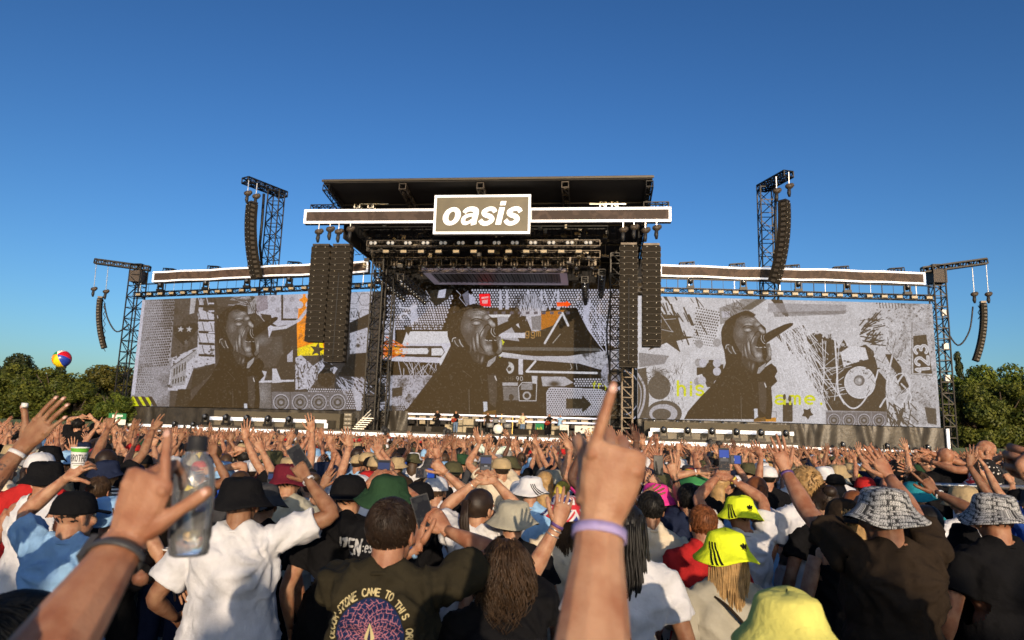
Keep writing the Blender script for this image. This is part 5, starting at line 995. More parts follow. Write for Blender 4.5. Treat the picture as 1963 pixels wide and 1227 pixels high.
for i in range(26): x, y = r.uniform(8, 140), r.uniform(14, 70); P.poly([(x, y), (x + 14, y), (x + 14, y + 9), (x, y + 9)], r.choice([(.5, .25, .03), (.4, .3, .2), (.7, .65, .6), (.08, .08, .08)]))
for i in range(5): P.oval((20 + i * 30, 88), 9, 9, (.02, .02, .02))
flat(1102, 1143, 816, 841, 7.0, P.a, 'white framed rack with rows of orange and brown boxes on stage', 'prop_rack', 'rack')

# ------------------------------------------------------------------ trees behind the field
def leaf_mat(name, col, col2):
    m, nt, b = _nodes(name); oi = nt.nodes.new('ShaderNodeTexCoord'); n = nt.nodes.new('ShaderNodeTexNoise'); n.inputs['Scale'].default_value = .9; n.inputs['Detail'].default_value = 5
    nt.links.new(oi.outputs['Object'], n.inputs[0]); cr = nt.nodes.new('ShaderNodeValToRGB'); cr.color_ramp.elements[0].position = .38; cr.color_ramp.elements[1].position = .64
    cr.color_ramp.elements[0].color = tuple(col) + (1,); cr.color_ramp.elements[1].color = tuple(col2) + (1,); nt.links.new(n.outputs[0], cr.inputs[0]); nt.links.new(cr.outputs[0], b.inputs['Base Color'])
    b.inputs['Roughness'].default_value = .55; b.inputs['Specular IOR Level'].default_value = .25
    tr = nt.nodes.new('ShaderNodeBsdfTranslucent'); mx = nt.nodes.new('ShaderNodeMixShader'); mx.inputs[0].default_value = .25; nt.links.new(cr.outputs[0], tr.inputs[0]); out = [x for x in nt.nodes if x.type == 'OUTPUT_MATERIAL'][0]
    nt.links.new(b.outputs[0], mx.inputs[1]); nt.links.new(tr.outputs[0], mx.inputs[2]); nt.links.new(mx.outputs[0], out.inputs[0]); return m
LEAF = [leaf_mat('leaf_green', (.040, .058, .010), (.12, .132, .022)), leaf_mat('leaf_olive', (.05, .055, .012), (.135, .12, .024)), leaf_mat('leaf_bright', (.05, .08, .012), (.14, .17, .024)), leaf_mat('leaf_dark', (.018, .028, .010), (.05, .06, .016))]
BARK = mat('bark', (.05, .038, .028), .9, 0, .3, 3, .5, 12)
CROWNS = {}
def crown_mesh(key, rx, rz, nb, nl, ls, mi, spiky=False):
    k = (key, mi)
    if k in CROWNS: return CROWNS[k]
    r = np.random.default_rng(key * 13 + 5); bl = []
    for i in range(nb):                                        # billows on an uneven shell
        a = r.uniform(0, 2 * PI); e = math.asin(r.uniform(-.75, 1)); q = r.uniform(.45, .86)
        if spiky: z = r.uniform(-.9, 1); c = np.array([(1 - z) * .5 * math.cos(a) * r.random(), (1 - z) * .5 * math.sin(a) * r.random(), z])
        else: c = np.array([math.cos(a) * math.cos(e) * q, math.sin(a) * math.cos(e) * q, math.sin(e) * q])
        bl.append((c * np.array([rx, rx, rz]), r.uniform(.16, .36) * rx * (.55 if spiky else 1)))
    V, F = [], []
    ctr = np.array([b_[0] for b_ in bl]); rr = np.array([b_[1] for b_ in bl]); pick = r.choice(nb, nl, p=rr ** 2 / (rr ** 2).sum())
    dirs = r.normal(size=(nl, 3)); dirs /= np.linalg.norm(dirs, axis=1)[:, None]; pos = ctr[pick] + dirs * (rr[pick] * r.uniform(.55, 1.12, nl) ** .6)[:, None] * np.array([1, 1, .8])
    nn = dirs + r.normal(size=(nl, 3)) * .55; nn /= np.linalg.norm(nn, axis=1)[:, None]; t = np.cross(nn, r.normal(size=(nl, 3))); t /= np.linalg.norm(t, axis=1)[:, None]; bt = np.cross(nn, t); s = (ls * r.uniform(.5, 1.3, nl))[:, None]
    quad = np.stack([pos - t * s, pos + bt * s * .55 + nn * s * .15, pos + t * s, pos - bt * s * .55 + nn * s * .15], 1).reshape(-1, 3)
    me = bpy.data.meshes.new('crown'); me.vertices.add(nl * 4); me.vertices.foreach_set('co', quad.ravel()); me.loops.add(nl * 4); me.loops.foreach_set('vertex_index', np.arange(nl * 4, dtype=np.int32)); me.polygons.add(nl); me.polygons.foreach_set('loop_start', np.arange(0, nl * 4, 4, dtype=np.int32)); me.update(calc_edges=True)
    me.materials.append(LEAF[mi]); CROWNS[k] = me; return me
def tree(px, py_top, Y, width, key, mi, label, spiky=False, zb=1.0):
    top = at(px, py_top - 11, Y); H = top[2]; rz_ = (H - zb) / 2 / .98; rx = width / 2
    t = empty('tree', (top[0], Y, 0), label, 'tree', 'trees behind the field'); mb = MB()
    mb.tube([(0, 0, 0), (.1, 0, H * .3), (-.1, .1, H * .6), (0, 0, H * .85)], [.32, .26, .17, .05], 8)
    r = random.Random(key)
    for i in range(6): a = r.uniform(0, 6.28); z = H * r.uniform(.25, .55); mb.tube([(0, 0, z), (rx * .3 * math.cos(a), rx * .3 * math.sin(a), z + 1.2), (rx * .7 * math.cos(a), rx * .7 * math.sin(a), z + 2.6)], [.14, .09, .03], 6)
    o = mb.build('trunk', BARK, t); c = link('crown', crown_mesh(key % 3 + (10 if spiky else 0), 4.2, 5.2, 46 if not spiky else 40, 15000 if not spiky else 6000, .20, mi, spiky), t); c.location = (0, 0, zb + rz_); c.scale = (rx / 4.2, rx / 4.2, rz_ / 5.2); c.rotation_euler = (0, 0, r.uniform(0, 6)); return t
TL_ = [(-12, 700, 72, 9, 1, 0, 'broad green tree at the edge of the field, partly cut off beside the dark-topped one'), (52, 706, 74, 8.5, 2, 0, 'rounded green tree under the dark top on the beach ball side'), (30, 690, 84, 8, 3, 3, 'dark tree peeping over the green crowns on the beach ball side'), (118, 699, 80, 5.5, 4, 3, 'dark spiky tree behind the beach ball'), (110, 714, 72, 8, 5, 0, 'dense green tree right under the beach ball'), (190, 712, 78, 8, 6, 1, 'olive loose-leaved tree near the hazard-striped screen tower'), (238, 708, 84, 7, 7, 1, 'olive tree rising behind the hazard-striped screen tower'), (228, 762, 66.5, 4.0, 8, 2, 'small bright green tree at the foot of the hazard-striped screen tower'), (150, 745, 70, 6, 9, 0, 'low green tree between the beach ball and the screen tower'),
 (1836, 695, 88, 5, 10, 3, 'pointed dark tree beyond the 123 screen tower'), (1838, 726, 72, 8, 11, 2, 'bright topped tree just past the 123 screen tower'), (1890, 715, 76, 8.5, 12, 2, 'bright topped tree below the thin column beyond the 123 screen'), (1950, 704, 78, 9, 13, 2, 'tall bright topped tree at the far end behind the bald pointing man'), (1915, 735, 66, 8, 14, 0, 'green tree standing lower before the taller trees beyond the 123 screen'), (1985, 720, 68, 8, 15, 0, 'green tree cut off behind the bald pointing man'), (1862, 745, 63, 6.5, 16, 0, 'lower green tree between the 123 screen tower and the bald man'), (1800, 735, 92, 7, 17, 3, 'dark tree mostly hidden by the 123 screen')]
for a in TL_: tree(*a[:7], spiky=('spiky' in a[6] or 'pointed' in a[6]), zb=.6)
# undergrowth that closes the gap beneath the crowns
for nm, x0, x1, Y in (('hedge', -70, -36, 78), ('hedge', 39, 75, 74)):
    r = np.random.default_rng(3); n = 9000; pos = np.stack([r.uniform(x0, x1, n), Y + r.uniform(-3, 3, n), r.uniform(0, 5.5, n)], 1); tt = r.normal(size=(n, 3)); tt /= np.linalg.norm(tt, axis=1)[:, None]; b2 = np.cross(tt, r.normal(size=(n, 3))); b2 /= np.linalg.norm(b2, axis=1)[:, None]; s = .3
    q = np.stack([pos - tt * s, pos + b2 * s * .6, pos + tt * s, pos - b2 * s * .6], 1).reshape(-1, 3); mb = MB(); mb.add(q, [(4 * i, 4 * i + 1, 4 * i + 2, 4 * i + 3) for i in range(n)]); tag(mb.build('undergrowth', LEAF[3]), kind='stuff')
# ------------------------------------------------------------------ small boundary things
GREENF = mat('fence_green', (.022, .04, .02), .7, 0, .1)
def hoarding(x0, x1, y, Y, label, n, h=2.1):
    a, b = at(x0, y, Y), at(x1, y, Y); r = empty('hoarding', (a[0], Y, 0), label, 'fence')
    for i in range(n):
        mb = MB(); q0, q1 = a + (b - a) * (i + .01) / n, a + (b - a) * (i + .99) / n; obox(mb, q0[:2], q1[:2], 0, h + .03 * (i % 2), .06); part(mb, 'panel', GREENF, r)
hoarding(-20, 190, 830, 58, 'low green hoarding in front of the trees on the beach ball side', 10); hoarding(1825, 2000, 850, 52, 'low green hoarding behind the bald pointing man', 7)
P = Paint(100, 100, (.62, .62, .58)); P.poly([(0, 0), (100, 0), (100, 52), (0, 52)], (.03, .16, .07)); P.poly([(20, 12), (80, 12), (80, 30), (50, 30), (50, 44), (20, 44)], (.62, .62, .58))
sg_ = at(223, 803, 62); e_ = at(209, 792, 62); f_ = at(240, 815, 62); psts = empty('exit_sign', (sg_[0], 62, 0), 'green and white exit board on posts by the hazard-striped screen tower', 'sign')
o = flat(209, 241, 792, 815, 0, P.a, 'x', 'sign_board', 'x'); bpy.data.objects.remove(o)
mm = bpy.data.materials['sign_board_print']; o = quad_panel('board', [mm, RUBBER], (np.array([e_[0], 62, e_[2]]), np.array([f_[0], 62, e_[2]]), np.array([f_[0], 62, f_[2]]), np.array([e_[0], 62, f_[2]])), .08, psts)
for x in (e_[0] + .2, f_[0] - .2): mb = MB(); mb.bar((x, 62.1, 0), (x, 62.1, e_[2]), .06); part(mb, 'post', STEEL, psts)
# beach ball above the crowd
bc = at(118.5, 688, 16.0); mb = MB(); colr = [(.75, .72, .68), (.02, .25, .06), (.8, .3, .01), (.75, .55, .01), (.02, .05, .35), (.55, .01, .02)]
nu, nv = 36, 20; th = np.linspace(0, PI, nv + 1); vs = [[0, 0, 1]] + [[math.sin(t) * math.cos(2 * PI * j / nu), math.sin(t) * math.sin(2 * PI * j / nu), math.cos(t)] for t in th[1:-1] for j in range(nu)] + [[0, 0, -1]]
R_ = np.array(Matrix.Rotation(rad(66), 3, 'X') @ Matrix.Rotation(rad(58), 3, 'Z')); vs = np.array(vs) @ R_.T * .20; roots = []
ball = empty('beach_ball', bc, 'inflated striped beach ball in six colours flying above the crowd', 'beach ball')
for g in range(6):
    mb = MB(); idx = {}; vl = []; fl = []
    def gi(k):
        if k not in idx: idx[k] = len(vl); vl.append(vs[k] + bc)
        return idx[k]
    for j in range(g * 6, g * 6 + 6):
        k = (j + 1) % nu; fl.append((gi(0), gi(1 + j), gi(1 + k))); e = len(vs) - 1; fl.append((gi(e), gi(1 + (nv - 2) * nu + k), gi(1 + (nv - 2) * nu + j)))
        for i in range(nv - 2): a = 1 + i * nu; fl.append((gi(a + j), gi(a + nu + j), gi(a + nu + k), gi(a + k)))
    mb.add(vl, fl); part(mb, 'gore', mat('ball_%d' % g, colr[g], .3, 0, 0, spec=.5), ball)
# ------------------------------------------------------------------ people: shared shapes
def remesh(mb, voxel, smooth=2, ratio=1.0):
    me = bpy.data.meshes.new('tmp'); me.from_pydata(mb.verts().tolist(), [], mb.f); o = link('tmp', me)
    m = o.modifiers.new('r', 'REMESH'); m.mode = 'VOXEL'; m.voxel_size = voxel; m.use_smooth_shade = True
    if smooth: s = o.modifiers.new('s', 'SMOOTH'); s.iterations = smooth; s.factor = .5
    if ratio < 1: d = o.modifiers.new('d', 'DECIMATE'); d.ratio = ratio
    dg = bpy.context.evaluated_depsgraph_get(); ev = o.evaluated_get(dg); m2 = ev.to_mesh()
    v = np.zeros(len(m2.vertices) * 3); m2.vertices.foreach_get('co', v); f = [tuple(p.vertices) for p in m2.polygons]; ev.to_mesh_clear()
    bpy.data.objects.remove(o); bpy.data.meshes.remove(me); return v.reshape(-1, 3), f
def normals(v, f):
    n = np.zeros_like(v); tri = np.array([(q[0], q[1], q[2]) for q in f]); fn = np.cross(v[tri[:, 1]] - v[tri[:, 0]], v[tri[:, 2]] - v[tri[:, 0]])
    for k in range(3): np.add.at(n, tri[:, k], fn)
    qd = [(i, q[3]) for i, q in enumerate(f) if len(q) > 3]
    if qd: i, j = np.array(qd).T; np.add.at(n, j, fn[i])
    return n / (np.linalg.norm(n, axis=1)[:, None] + 1e-9)

def head_prims():
    m = MB(); m.ell((0, -.014, .030), (.077, .097, .088), nu=20, nv=14); m.ell((0, .026, -.042), (.060, .066, .076), nu=16, nv=12); m.ell((0, .064, -.094), (.026, .024, .022))
    m.ell((0, .078, .020), (.052, .018, .012)); m.tube([(0, .088, .008), (0, .103, -.018), (0, .113, -.036)], [.009, .012, .016], 8); m.ell((-.012, .100, -.040), (.010, .010, .008)); m.ell((.012, .100, -.040), (.010, .010, .008))
    m.ell((0, .086, -.064), (.026, .013, .007)); m.ell((0, .084, -.074), (.022, .013, .008))
    for k in (-1, 1):
        m.ell((k * .079, -.008, -.012), (.010, .021, .033), R=np.array(Matrix.Rotation(k * .35, 3, 'Z'))); m.ell((k * .046, .062, -.028), (.026, .026, .024))
    m.tube([(0, -.020, -.04), (0, -.030, -.10), (0, -.034, -.2)], [.060, .057, .064], 14); return m
HEADV, HEADF = remesh(head_prims(), .0062, 2, .42)
HEADLV, HEADLF = remesh(head_prims(), .013, 1, .45)
EYES = MB()
for k in (-1, 1): EYES.ell((k * .030, .0805, .003), (.013, .010, .0095), 1, nu=10, nv=6); EYES.ell((k * .030, .0895, .003), (.0055, .003, .0055), 2, nu=8, nv=4)
def torso_prims(e=0.0, legs=True, arms=False):
    m = MB(); m.ell((0, 0, .96), (.165 + e, .118 + e, .12 + e), nu=18); m.ell((0, .004, 1.10), (.148 + e, .108 + e, .16 + e), nu=18); m.ell((0, -.006, 1.29), (.170 + e, .118 + e, .17 + e), nu=18); m.ell((0, .02, 1.36), (.14 + e, .09 + e, .10 + e), nu=16)
    m.tube([(-.165, -.012, 1.425), (0, -.012, 1.44), (.165, -.012, 1.425)], [.058 + e, .07 + e, .058 + e], 12)
    for k in (-1, 1): m.tube([(k * .012, -.026, 1.525), (k * .06, -.02, 1.475), (k * .14, -.014, 1.44)], [.05 + e * .35, .05 + e * 1.15, .04 + e * 1.1], 10); m.ell((k * .07, -.07, 1.34), (.075 + e, .05 + e, .10 + e))
    if legs:
        for k in (-1, 1): m.tube([(k * .088, 0, .93), (k * .098, .012, .70), (k * .1, .012, .50), (k * .102, -.012, .34), (k * .1, -.02, .10), (k * .1, -.01, .03)], [.092, .078, .056, .055, .038, .04], 12); m.ell((k * .105, .05, .045), (.046, .125, .044))
    return m
def clip_mesh(v, f, keepf):
    f = [q for q, k in zip(f, keepf) if k]; used = sorted({i for q in f for i in q}); ix = {a: b for b, a in enumerate(used)}
    return v[used], [tuple(ix[i] for i in q) for q in f]
def cent(v, f): return np.array([v[list(q)].mean(0) for q in f])
BODYV, BODYF = remesh(torso_prims(), .016, 2, .35)
BODYLV, BODYLF = remesh(torso_prims(), .028, 1, .4)
def legs_prims(e, shorts):
    m = MB(); m.ell((0, 0, .955), (.170 + e, .122 + e, .125 + e), nu=18)
    for k in (-1, 1):
        if shorts: m.tube([(k * .088, 0, .95), (k * .105, .012, .70), (k * .108, .012, .50)], [.098 + e, .098 + e, .095 + e], 12)
        else: m.tube([(k * .088, 0, .95), (k * .1, .012, .70), (k * .103, .012, .50), (k * .105, -.01, .30), (k * .104, -.016, .07)], [.098 + e, .09 + e, .074 + e, .068 + e, .066 + e], 12)
    return m
LEGS = {'trousers': remesh(legs_prims(.01, False), .02, 2, .4), 'shorts': remesh(legs_prims(.014, True), .02, 2, .5)}

# ------------------------------------------------------------------ hands and arms
def rotv(v, ax, a):
    ax = nrm(ax); c, s = math.cos(a), math.sin(a); return v * c + np.cross(ax, v) * s + ax * (ax @ v) * (1 - c)
CURL = {'open': [(4, 8, 6), (2, 6, 6), (3, 7, 6), (6, 9, 8)], 'relaxed': [(15, 22, 15), (18, 25, 18), (22, 28, 18), (26, 28, 18)], 'point': [(-4, 6, 4), (78, 95, 60), (82, 98, 60), (84, 98, 60)], 'fist': [(75, 95, 60)] * 4, 'grip': [(28, 42, 30), (34, 46, 32), (38, 46, 32), (42, 46, 32)], 'two': [(0, 6, 4), (2, 6, 4), (80, 95, 60), (82, 95, 60)], 'horns': [(0, 5, 5), (82, 95, 60), (82, 95, 60), (4, 8, 6)]}
def hand(mb, W, d, n, side, s=1.0, pose='open', thumb=None, spread=7.0, seg=8, nails=None, mat_=0):
    """W wrist, d pointing along the hand, n out of the BACK of the hand, side = +1 if the thumb lies towards cross(d, n)"""
    d = nrm(d); n = nrm(n - d * (n @ d)); lat = np.cross(d, n) * side; s *= 1.0
    L = .098 * s; pts = [W - d * .012 * s, W + d * .012 * s, W + d * .045 * s, W + d * .075 * s, W + d * L, W + d * (L + .006 * s)]
    mb.tube(pts, [.0275 * s, .029 * s, .038 * s, .0415 * s, .040 * s, .030 * s], max(10, seg + 2), mat_, side=lat, ry=[.021 * s, .0195 * s, .0165 * s, .015 * s, .0125 * s, .007 * s])
    lens = [(.043, .026, .021), (.047, .030, .022), (.043, .028, .021), (.033, .021, .019)]; offs = [.030, .0105, -.0095, -.0285]; curl = CURL[pose] if isinstance(pose, str) else pose
    for i in range(4):
        b = W + d * (L - (.004 if i in (1, 2) else .009 if i == 0 else .017) * s) + lat * offs[i] * s; ang = rad(spread * (1.5 - i)); a = 0; p = b - d * .012 * s; P_ = [p, b]; r0 = (.0088, .0091, .0087, .0075)[i] * s; mb.ell(b + n * .0045 * s - d * .004 * s, (.0095 * s, .0095 * s, .0085 * s), mat_, nu=8, nv=6); R_ = [r0 * 1.0, r0 * 1.05]; dd = d * math.cos(ang) + lat * math.sin(ang); p = b; axl = np.cross(dd, n)
        for j in range(3):
            a += rad(curl[i][j]); q = dd * math.cos(a) - n * math.sin(a); l = lens[i][j] * s; P_ += [p + q * l * .5, p + q * l]; rj = r0 * (1 - .10 * j); R_ += [rj * .93, rj * (.98 if j < 2 else .74)]; p = p + q * l
            if j == 2 and nails is not None: nails.ell(p - q * .008 * s + np.cross(axl, q) * 0 + (n * math.cos(a) + dd * math.sin(a)) * rj * .62, (.0058 * s, .0075 * s, .0028 * s), 0, R=np.stack([nrm(axl), q, nrm(np.cross(axl, q))], 1), nu=10, nv=6)
        P_.append(p + q * .003 * s); R_.append(r0 * .35); mb.tube(P_, R_, seg, mat_, side=axl)
    tk = thumb or (42, -12, 10, 10)                             # out angle, towards palm, bend1, bend2
    t0 = W + d * .022 * s + lat * .020 * s - n * .006 * s; q = nrm(d * math.cos(rad(tk[0])) + lat * math.sin(rad(tk[0])) + n * math.sin(rad(tk[1]))); P_ = [t0, t0 + q * .026 * s]; R_ = [.0175 * s, .0155 * s]; p = t0 + q * .045 * s; P_.append(p); R_.append(.0118 * s); ax = np.cross(q, d); ax = ax if np.linalg.norm(ax) > .05 else n
    for k, (l, b) in enumerate(((.034, tk[2]), (.027, tk[3]))): q = rotv(q, ax, rad(b)); P_ += [p + q * l * .5 * s, p + q * l * s]; R_ += [.0104 * s, (.0108 if k == 0 else .0080) * s]; p = p + q * l * s
    if nails is not None: nails.ell(p - q * .008 * s + n * .0062 * s, (.0066 * s, .0085 * s, .003 * s), 0, R=np.stack([nrm(np.cross(q, n)), q, n], 1), nu=10, nv=6)
    P_.append(p + q * .003 * s); R_.append(.004 * s); mb.tube(P_, R_, seg, mat_, side=n); return W + d * .085 * s
def arm(mb, S, E, W, s, side, seg=10, g=1.0, mat_=0):
    u, f = E - S, W - E; pts = [S, S + u * .3, S + u * .62, S + u * .88, E + (f - u) * .03, E + f * .14, E + f * .32, E + f * .6, E + f * .85, W]
    r = np.array([.042, .045, .044, .040, .039, .0415, .0425, .036, .029, .0275]) * s * g; ry = np.array([.042, .044, .043, .039, .038, .039, .038, .031, .0235, .021]) * s * g
    mb.tube(pts, list(r), seg, mat_, side=side, ry=list(ry))
def ik(S, T, l1, l2, hint):
    v = T - S; L = np.linalg.norm(v); d = v / L; Lc = min(L, (l1 + l2) * .995); a = (l1 * l1 - l2 * l2 + Lc * Lc) / (2 * Lc); h = math.sqrt(max(0, l1 * l1 - a * a)); p = hint - d * (hint @ d); p = nrm(p) if np.linalg.norm(p) > 1e-3 else np.array([0, 0, -1.]); return S + d * a + p * h, S + d * Lc

# ------------------------------------------------------------------ cloth, skin and hair materials
def skin_mat(name, c):
    if name in MATS: return MATS[name]
    m, nt, b = _nodes(name); tc = nt.nodes.new('ShaderNodeTexCoord'); n = nt.nodes.new('ShaderNodeTexNoise'); n.inputs['Scale'].default_value = 22; n.inputs['Detail'].default_value = 6; nt.links.new(tc.outputs['Object'], n.inputs[0])
    cr = nt.nodes.new('ShaderNodeValToRGB'); c = np.array(c); cr.color_ramp.elements[0].position = .35; cr.color_ramp.elements[0].color = tuple(c * np.array([.80, .62, .55])) + (1,); cr.color_ramp.elements[1].position = .62; cr.color_ramp.elements[1].color = tuple(np.minimum(c * 1.1, .9)) + (1,)
    nt.links.new(n.outputs[0], cr.inputs[0]); nt.links.new(cr.outputs[0], b.inputs['Base Color']); b.inputs['Roughness'].default_value = .52; b.inputs['Specular IOR Level'].default_value = .32
    b.inputs['Subsurface Weight'].default_value = .18; b.inputs['Subsurface Radius'].default_value = (.012, .004, .002); b.inputs['Subsurface Scale'].default_value = .6
    n2 = nt.nodes.new('ShaderNodeTexNoise'); n2.inputs['Scale'].default_value = 260; n2.inputs['Detail'].default_value = 3; nt.links.new(tc.outputs['Object'], n2.inputs[0]); bp = nt.nodes.new('ShaderNodeBump'); bp.inputs['Strength'].default_value = .3; bp.inputs['Distance'].default_value = .004; nt.links.new(n2.outputs[0], bp.inputs['Height']); nt.links.new(bp.outputs[0], b.inputs['Normal'])
    MATS[name] = m; return m
SKINS = [skin_mat('skin_fair', (.38, .215, .13)), skin_mat('skin_rosy', (.33, .168, .10)), skin_mat('skin_tan', (.25, .135, .076)), skin_mat('skin_brown', (.22, .115, .065)), skin_mat('skin_dark', (.10, .052, .032))]
EYEW = mat('eye_white', (.7, .68, .65), .3, 0, 0); IRIS = mat('iris', (.03, .025, .02), .2, 0, 0); SHOE = mat('shoe', (.3, .29, .28), .6, 0, .5, 9); NAIL = mat('nail', (.55, .33, .26), .3, 0, 0)
CLOTHC = {'white': (.56, .56, .575), 'black': (.007, .007, .008), 'navy': (.014, .020, .045), 'grey': (.22, .22, .23), 'charcoal': (.045, .045, .048), 'olive': (.065, .062, .032), 'cream': (.58, .50, .37), 'light blue': (.24, .41, .62), 'royal blue': (.02, .06, .28), 'red': (.38, .02, .02), 'green': (.03, .13, .06), 'brown': (.026, .018, .012), 'tan': (.36, .27, .15), 'teal': (.02, .20, .24), 'pink': (.75, .05, .28), 'yellow': (.62, .48, .08), 'neon yellow': (.74, .84, .03), 'pale yellow': (.66, .62, .16), 'purple': (.10, .05, .18), 'lilac': (.34, .28, .52), 'denim': (.10, .15, .24), 'khaki': (.20, .17, .11), 'stone': (.33, .31, .24), 'dark olive': (.026, .022, .013), 'burgundy': (.11, .012, .022), 'forest': (.02, .05, .024)}
def cloth(c):
    nm = 'cloth_' + c.replace(' ', '_'); 
    if nm in MATS: return MATS[nm]
    m = mat(nm, CLOTHC[c], .9, 0, .14, 11, .6, 20, spec=.08); return m
def hair_mat(nm, c):
    nm = 'hair_' + nm
    if nm in MATS: return MATS[nm]
    m = mat(nm, c, .5, 0, .3, 30, .12, 120, spec=.3); return m
HAIRS = {'black': (.008, .007, .006), 'dark brown': (.022, .013, .008), 'brown': (.05, .028, .014), 'blonde': (.34, .21, .085), 'grey': (.22, .21, .20), 'ginger': (.16, .055, .018)}
def hairm(c): return hair_mat(c.replace(' ', '_'), HAIRS[c])

# ------------------------------------------------------------------ hats and hair (built around the eye-level head origin)
def bucket_mesh(seed=0, n=40, flare=.155, droop=-.012):
    r = random.Random(seed); p1, p2 = r.uniform(0, 6), r.uniform(0, 6); prof = [(.001, .128), (.05, .127), (.078, .120), (.088, .108), (.097, .075), (.105, .044), (.109, .036), (.124, .020), (.140, .002), (flare, droop), (flare - .002, droop - .004), (.138, -.004), (.107, .030), (.100, .044)]
    def wob(i, a):
        k = max(0, (i - 5) / 4.0) if i <= 9 else 1.0; w = (np.sin(2 * a + p1) * .008 + np.sin(3 * a + p2) * .006 + np.sin(5 * a + p1 * 2) * .003); top = (np.sin(3 * a + p1) * .004 + np.sin(2 * a + p2) * .004)
        return (w * .6 * k + top * (i < 5), w * 1.3 * k + top * (i < 5) * .9)
    mb = MB(); mb.lathe(prof, n, 0, (0, -.012, 0), wob=wob); return mb, prof, wob
def hat_stripes(prof, wob, a0, n=3, da=.15, slant=.42, lo=4, hi=9, wd=.075):
    out = []
    for k in range(n):
        vs = []; idx = list(np.linspace(lo, hi, 14))
        for t in idx:
            i = int(min(t, hi - 1e-6)); f = t - i; a = a0 + k * da + slant * (t - lo) / (hi - lo)
            for e in (-wd / 2, wd / 2):
                aa = np.array([a + e]); r0, r1 = prof[i], prof[i + 1]; d0, d1 = wob(i, aa), wob(i + 1, aa)
                rr = (r0[0] + d0[0][0]) * (1 - f) + (r1[0] + d1[0][0]) * f + .0022; zz = (r0[1] + d0[1][0]) * (1 - f) + (r1[1] + d1[1][0]) * f + .0016; vs.append((rr * math.cos(aa[0]), rr * math.sin(aa[0]) - .012, zz))
        mb = MB(); mb.add(vs, [(2 * i, 2 * i + 1, 2 * i + 3, 2 * i + 2) for i in range(13)]); out.append(mb)
    return out
def trefoil(prof, wob, a, t, sz):
    """three leaves over three bars, standing just proud of the hat"""
    i = int(t); f = t - i; aa = np.array([a]); r = prof[i][0] * (1 - f) + prof[i + 1][0] * f + float(wob(i, aa)[0][0]) + .004; z = prof[i][1] * (1 - f) + prof[i + 1][1] * f
    c = np.array([r * math.cos(a), r * math.sin(a) - .012, z]); tx = np.array([-math.sin(a), math.cos(a), 0]); rad_ = np.array([math.cos(a), math.sin(a), 0]); sl = nrm(np.array([prof[i][0] - prof[i + 1][0], 0, prof[i][1] - prof[i + 1][1]])); up = nrm(rad_ * sl[0] + np.array([0, 0, sl[2]])); nn = np.cross(tx, up); mb = MB()
    for dx, an in ((-.55, .55), (0, 0), (.55, -.55)):
        vs = []
        for q in range(12): th = 2 * PI * q / 12; x = .26 * math.cos(th); y = .55 * math.sin(th); X = dx * .8 + x * math.cos(an) - y * math.sin(an); Y = .45 + x * math.sin(an) + y * math.cos(an) - abs(dx) * .35; vs.append(c + (tx * X + up * Y) * sz + nn * .0008 * (1 + abs(dx)))
        mb.add(vs, [tuple(range(12))], 0, False)
    for k in range(3): y = -.25 - .22 * k; w = .8 - .2 * k; mb.add([c + (tx * x + up * yy) * sz + nn * .002 for x, yy in ((-w, y), (w, y), (w, y + .11), (-w, y + .11))], [(0, 1, 2, 3)], 0, False)
    return mb
def cap_mesh(back=False):
    mb = MB(); n = 28; prof = [(.001, .128), (.045, .123), (.074, .104), (.090, .072), (.098, .036), (.100, .016), (.097, .014)]
    mb.lathe(prof, n, 0, (0, -.012, 0)); sg = -1 if back else 1; vs = []
    for k in (0, .006):
        for i in range(11): a = rad(28 + 124 * i / 10); vs.append((.097 * math.cos(a), sg * .097 * math.sin(a) - .012, .022 + k)); x = .088 * math.cos(a); y = .094 + .075 * math.sin(a) ** 1.3; vs.append((x, sg * y - .012, .004 + .012 * math.sin(a) * 0 - .006 * (1 - math.sin(a)) + k))
    f = []
    for k in (0, 22):
        for i in range(10): q = (k + 2 * i, k + 2 * i + 1, k + 2 * i + 3, k + 2 * i + 2); f.append(q if k else q[::-1])
    f += [(2 * i + 1, 2 * i + 23, 2 * i + 25, 2 * i + 3) for i in range(10)]; mb.add(vs, f, 0); mb.ell((0, -.012, .129), (.008, .008, .005), nu=8, nv=5); return mb
def hair_cap(seed=0, grow=.012, low=-.05, rough=.006, nu=34, nv=22, fringe=.055):
    r = random.Random(seed); mb = MB(); mb.ell((0, 0, 0), (1, 1, 1), nu=nu, nv=nv); v = mb.verts(); V = []
    for p in v:
        k = grow + rough * (mnoise.noise(Vector(p * 6.0) + Vector((seed, 0, 0))) + .5 * mnoise.noise(Vector(p * 16.0))); q = np.array([0, -.014, .030]) + p * (np.array([.077, .097, .088]) + k); V.append(q)
    V = np.array(V); keep = []
    for q in mb.f:
        c = V[list(q)].mean(0); y = c[1]; zmin = low if y < -.02 else low + (y + .02) * (.055 - low + .02) / (.07)
        keep.append(c[2] > zmin - .002 * math.sin(c[0] * 300) and not (y > fringe and c[2] < .075))
    vv, ff = clip_mesh(V, mb.f, keep); o = MB(); o.add(vv, ff); return o
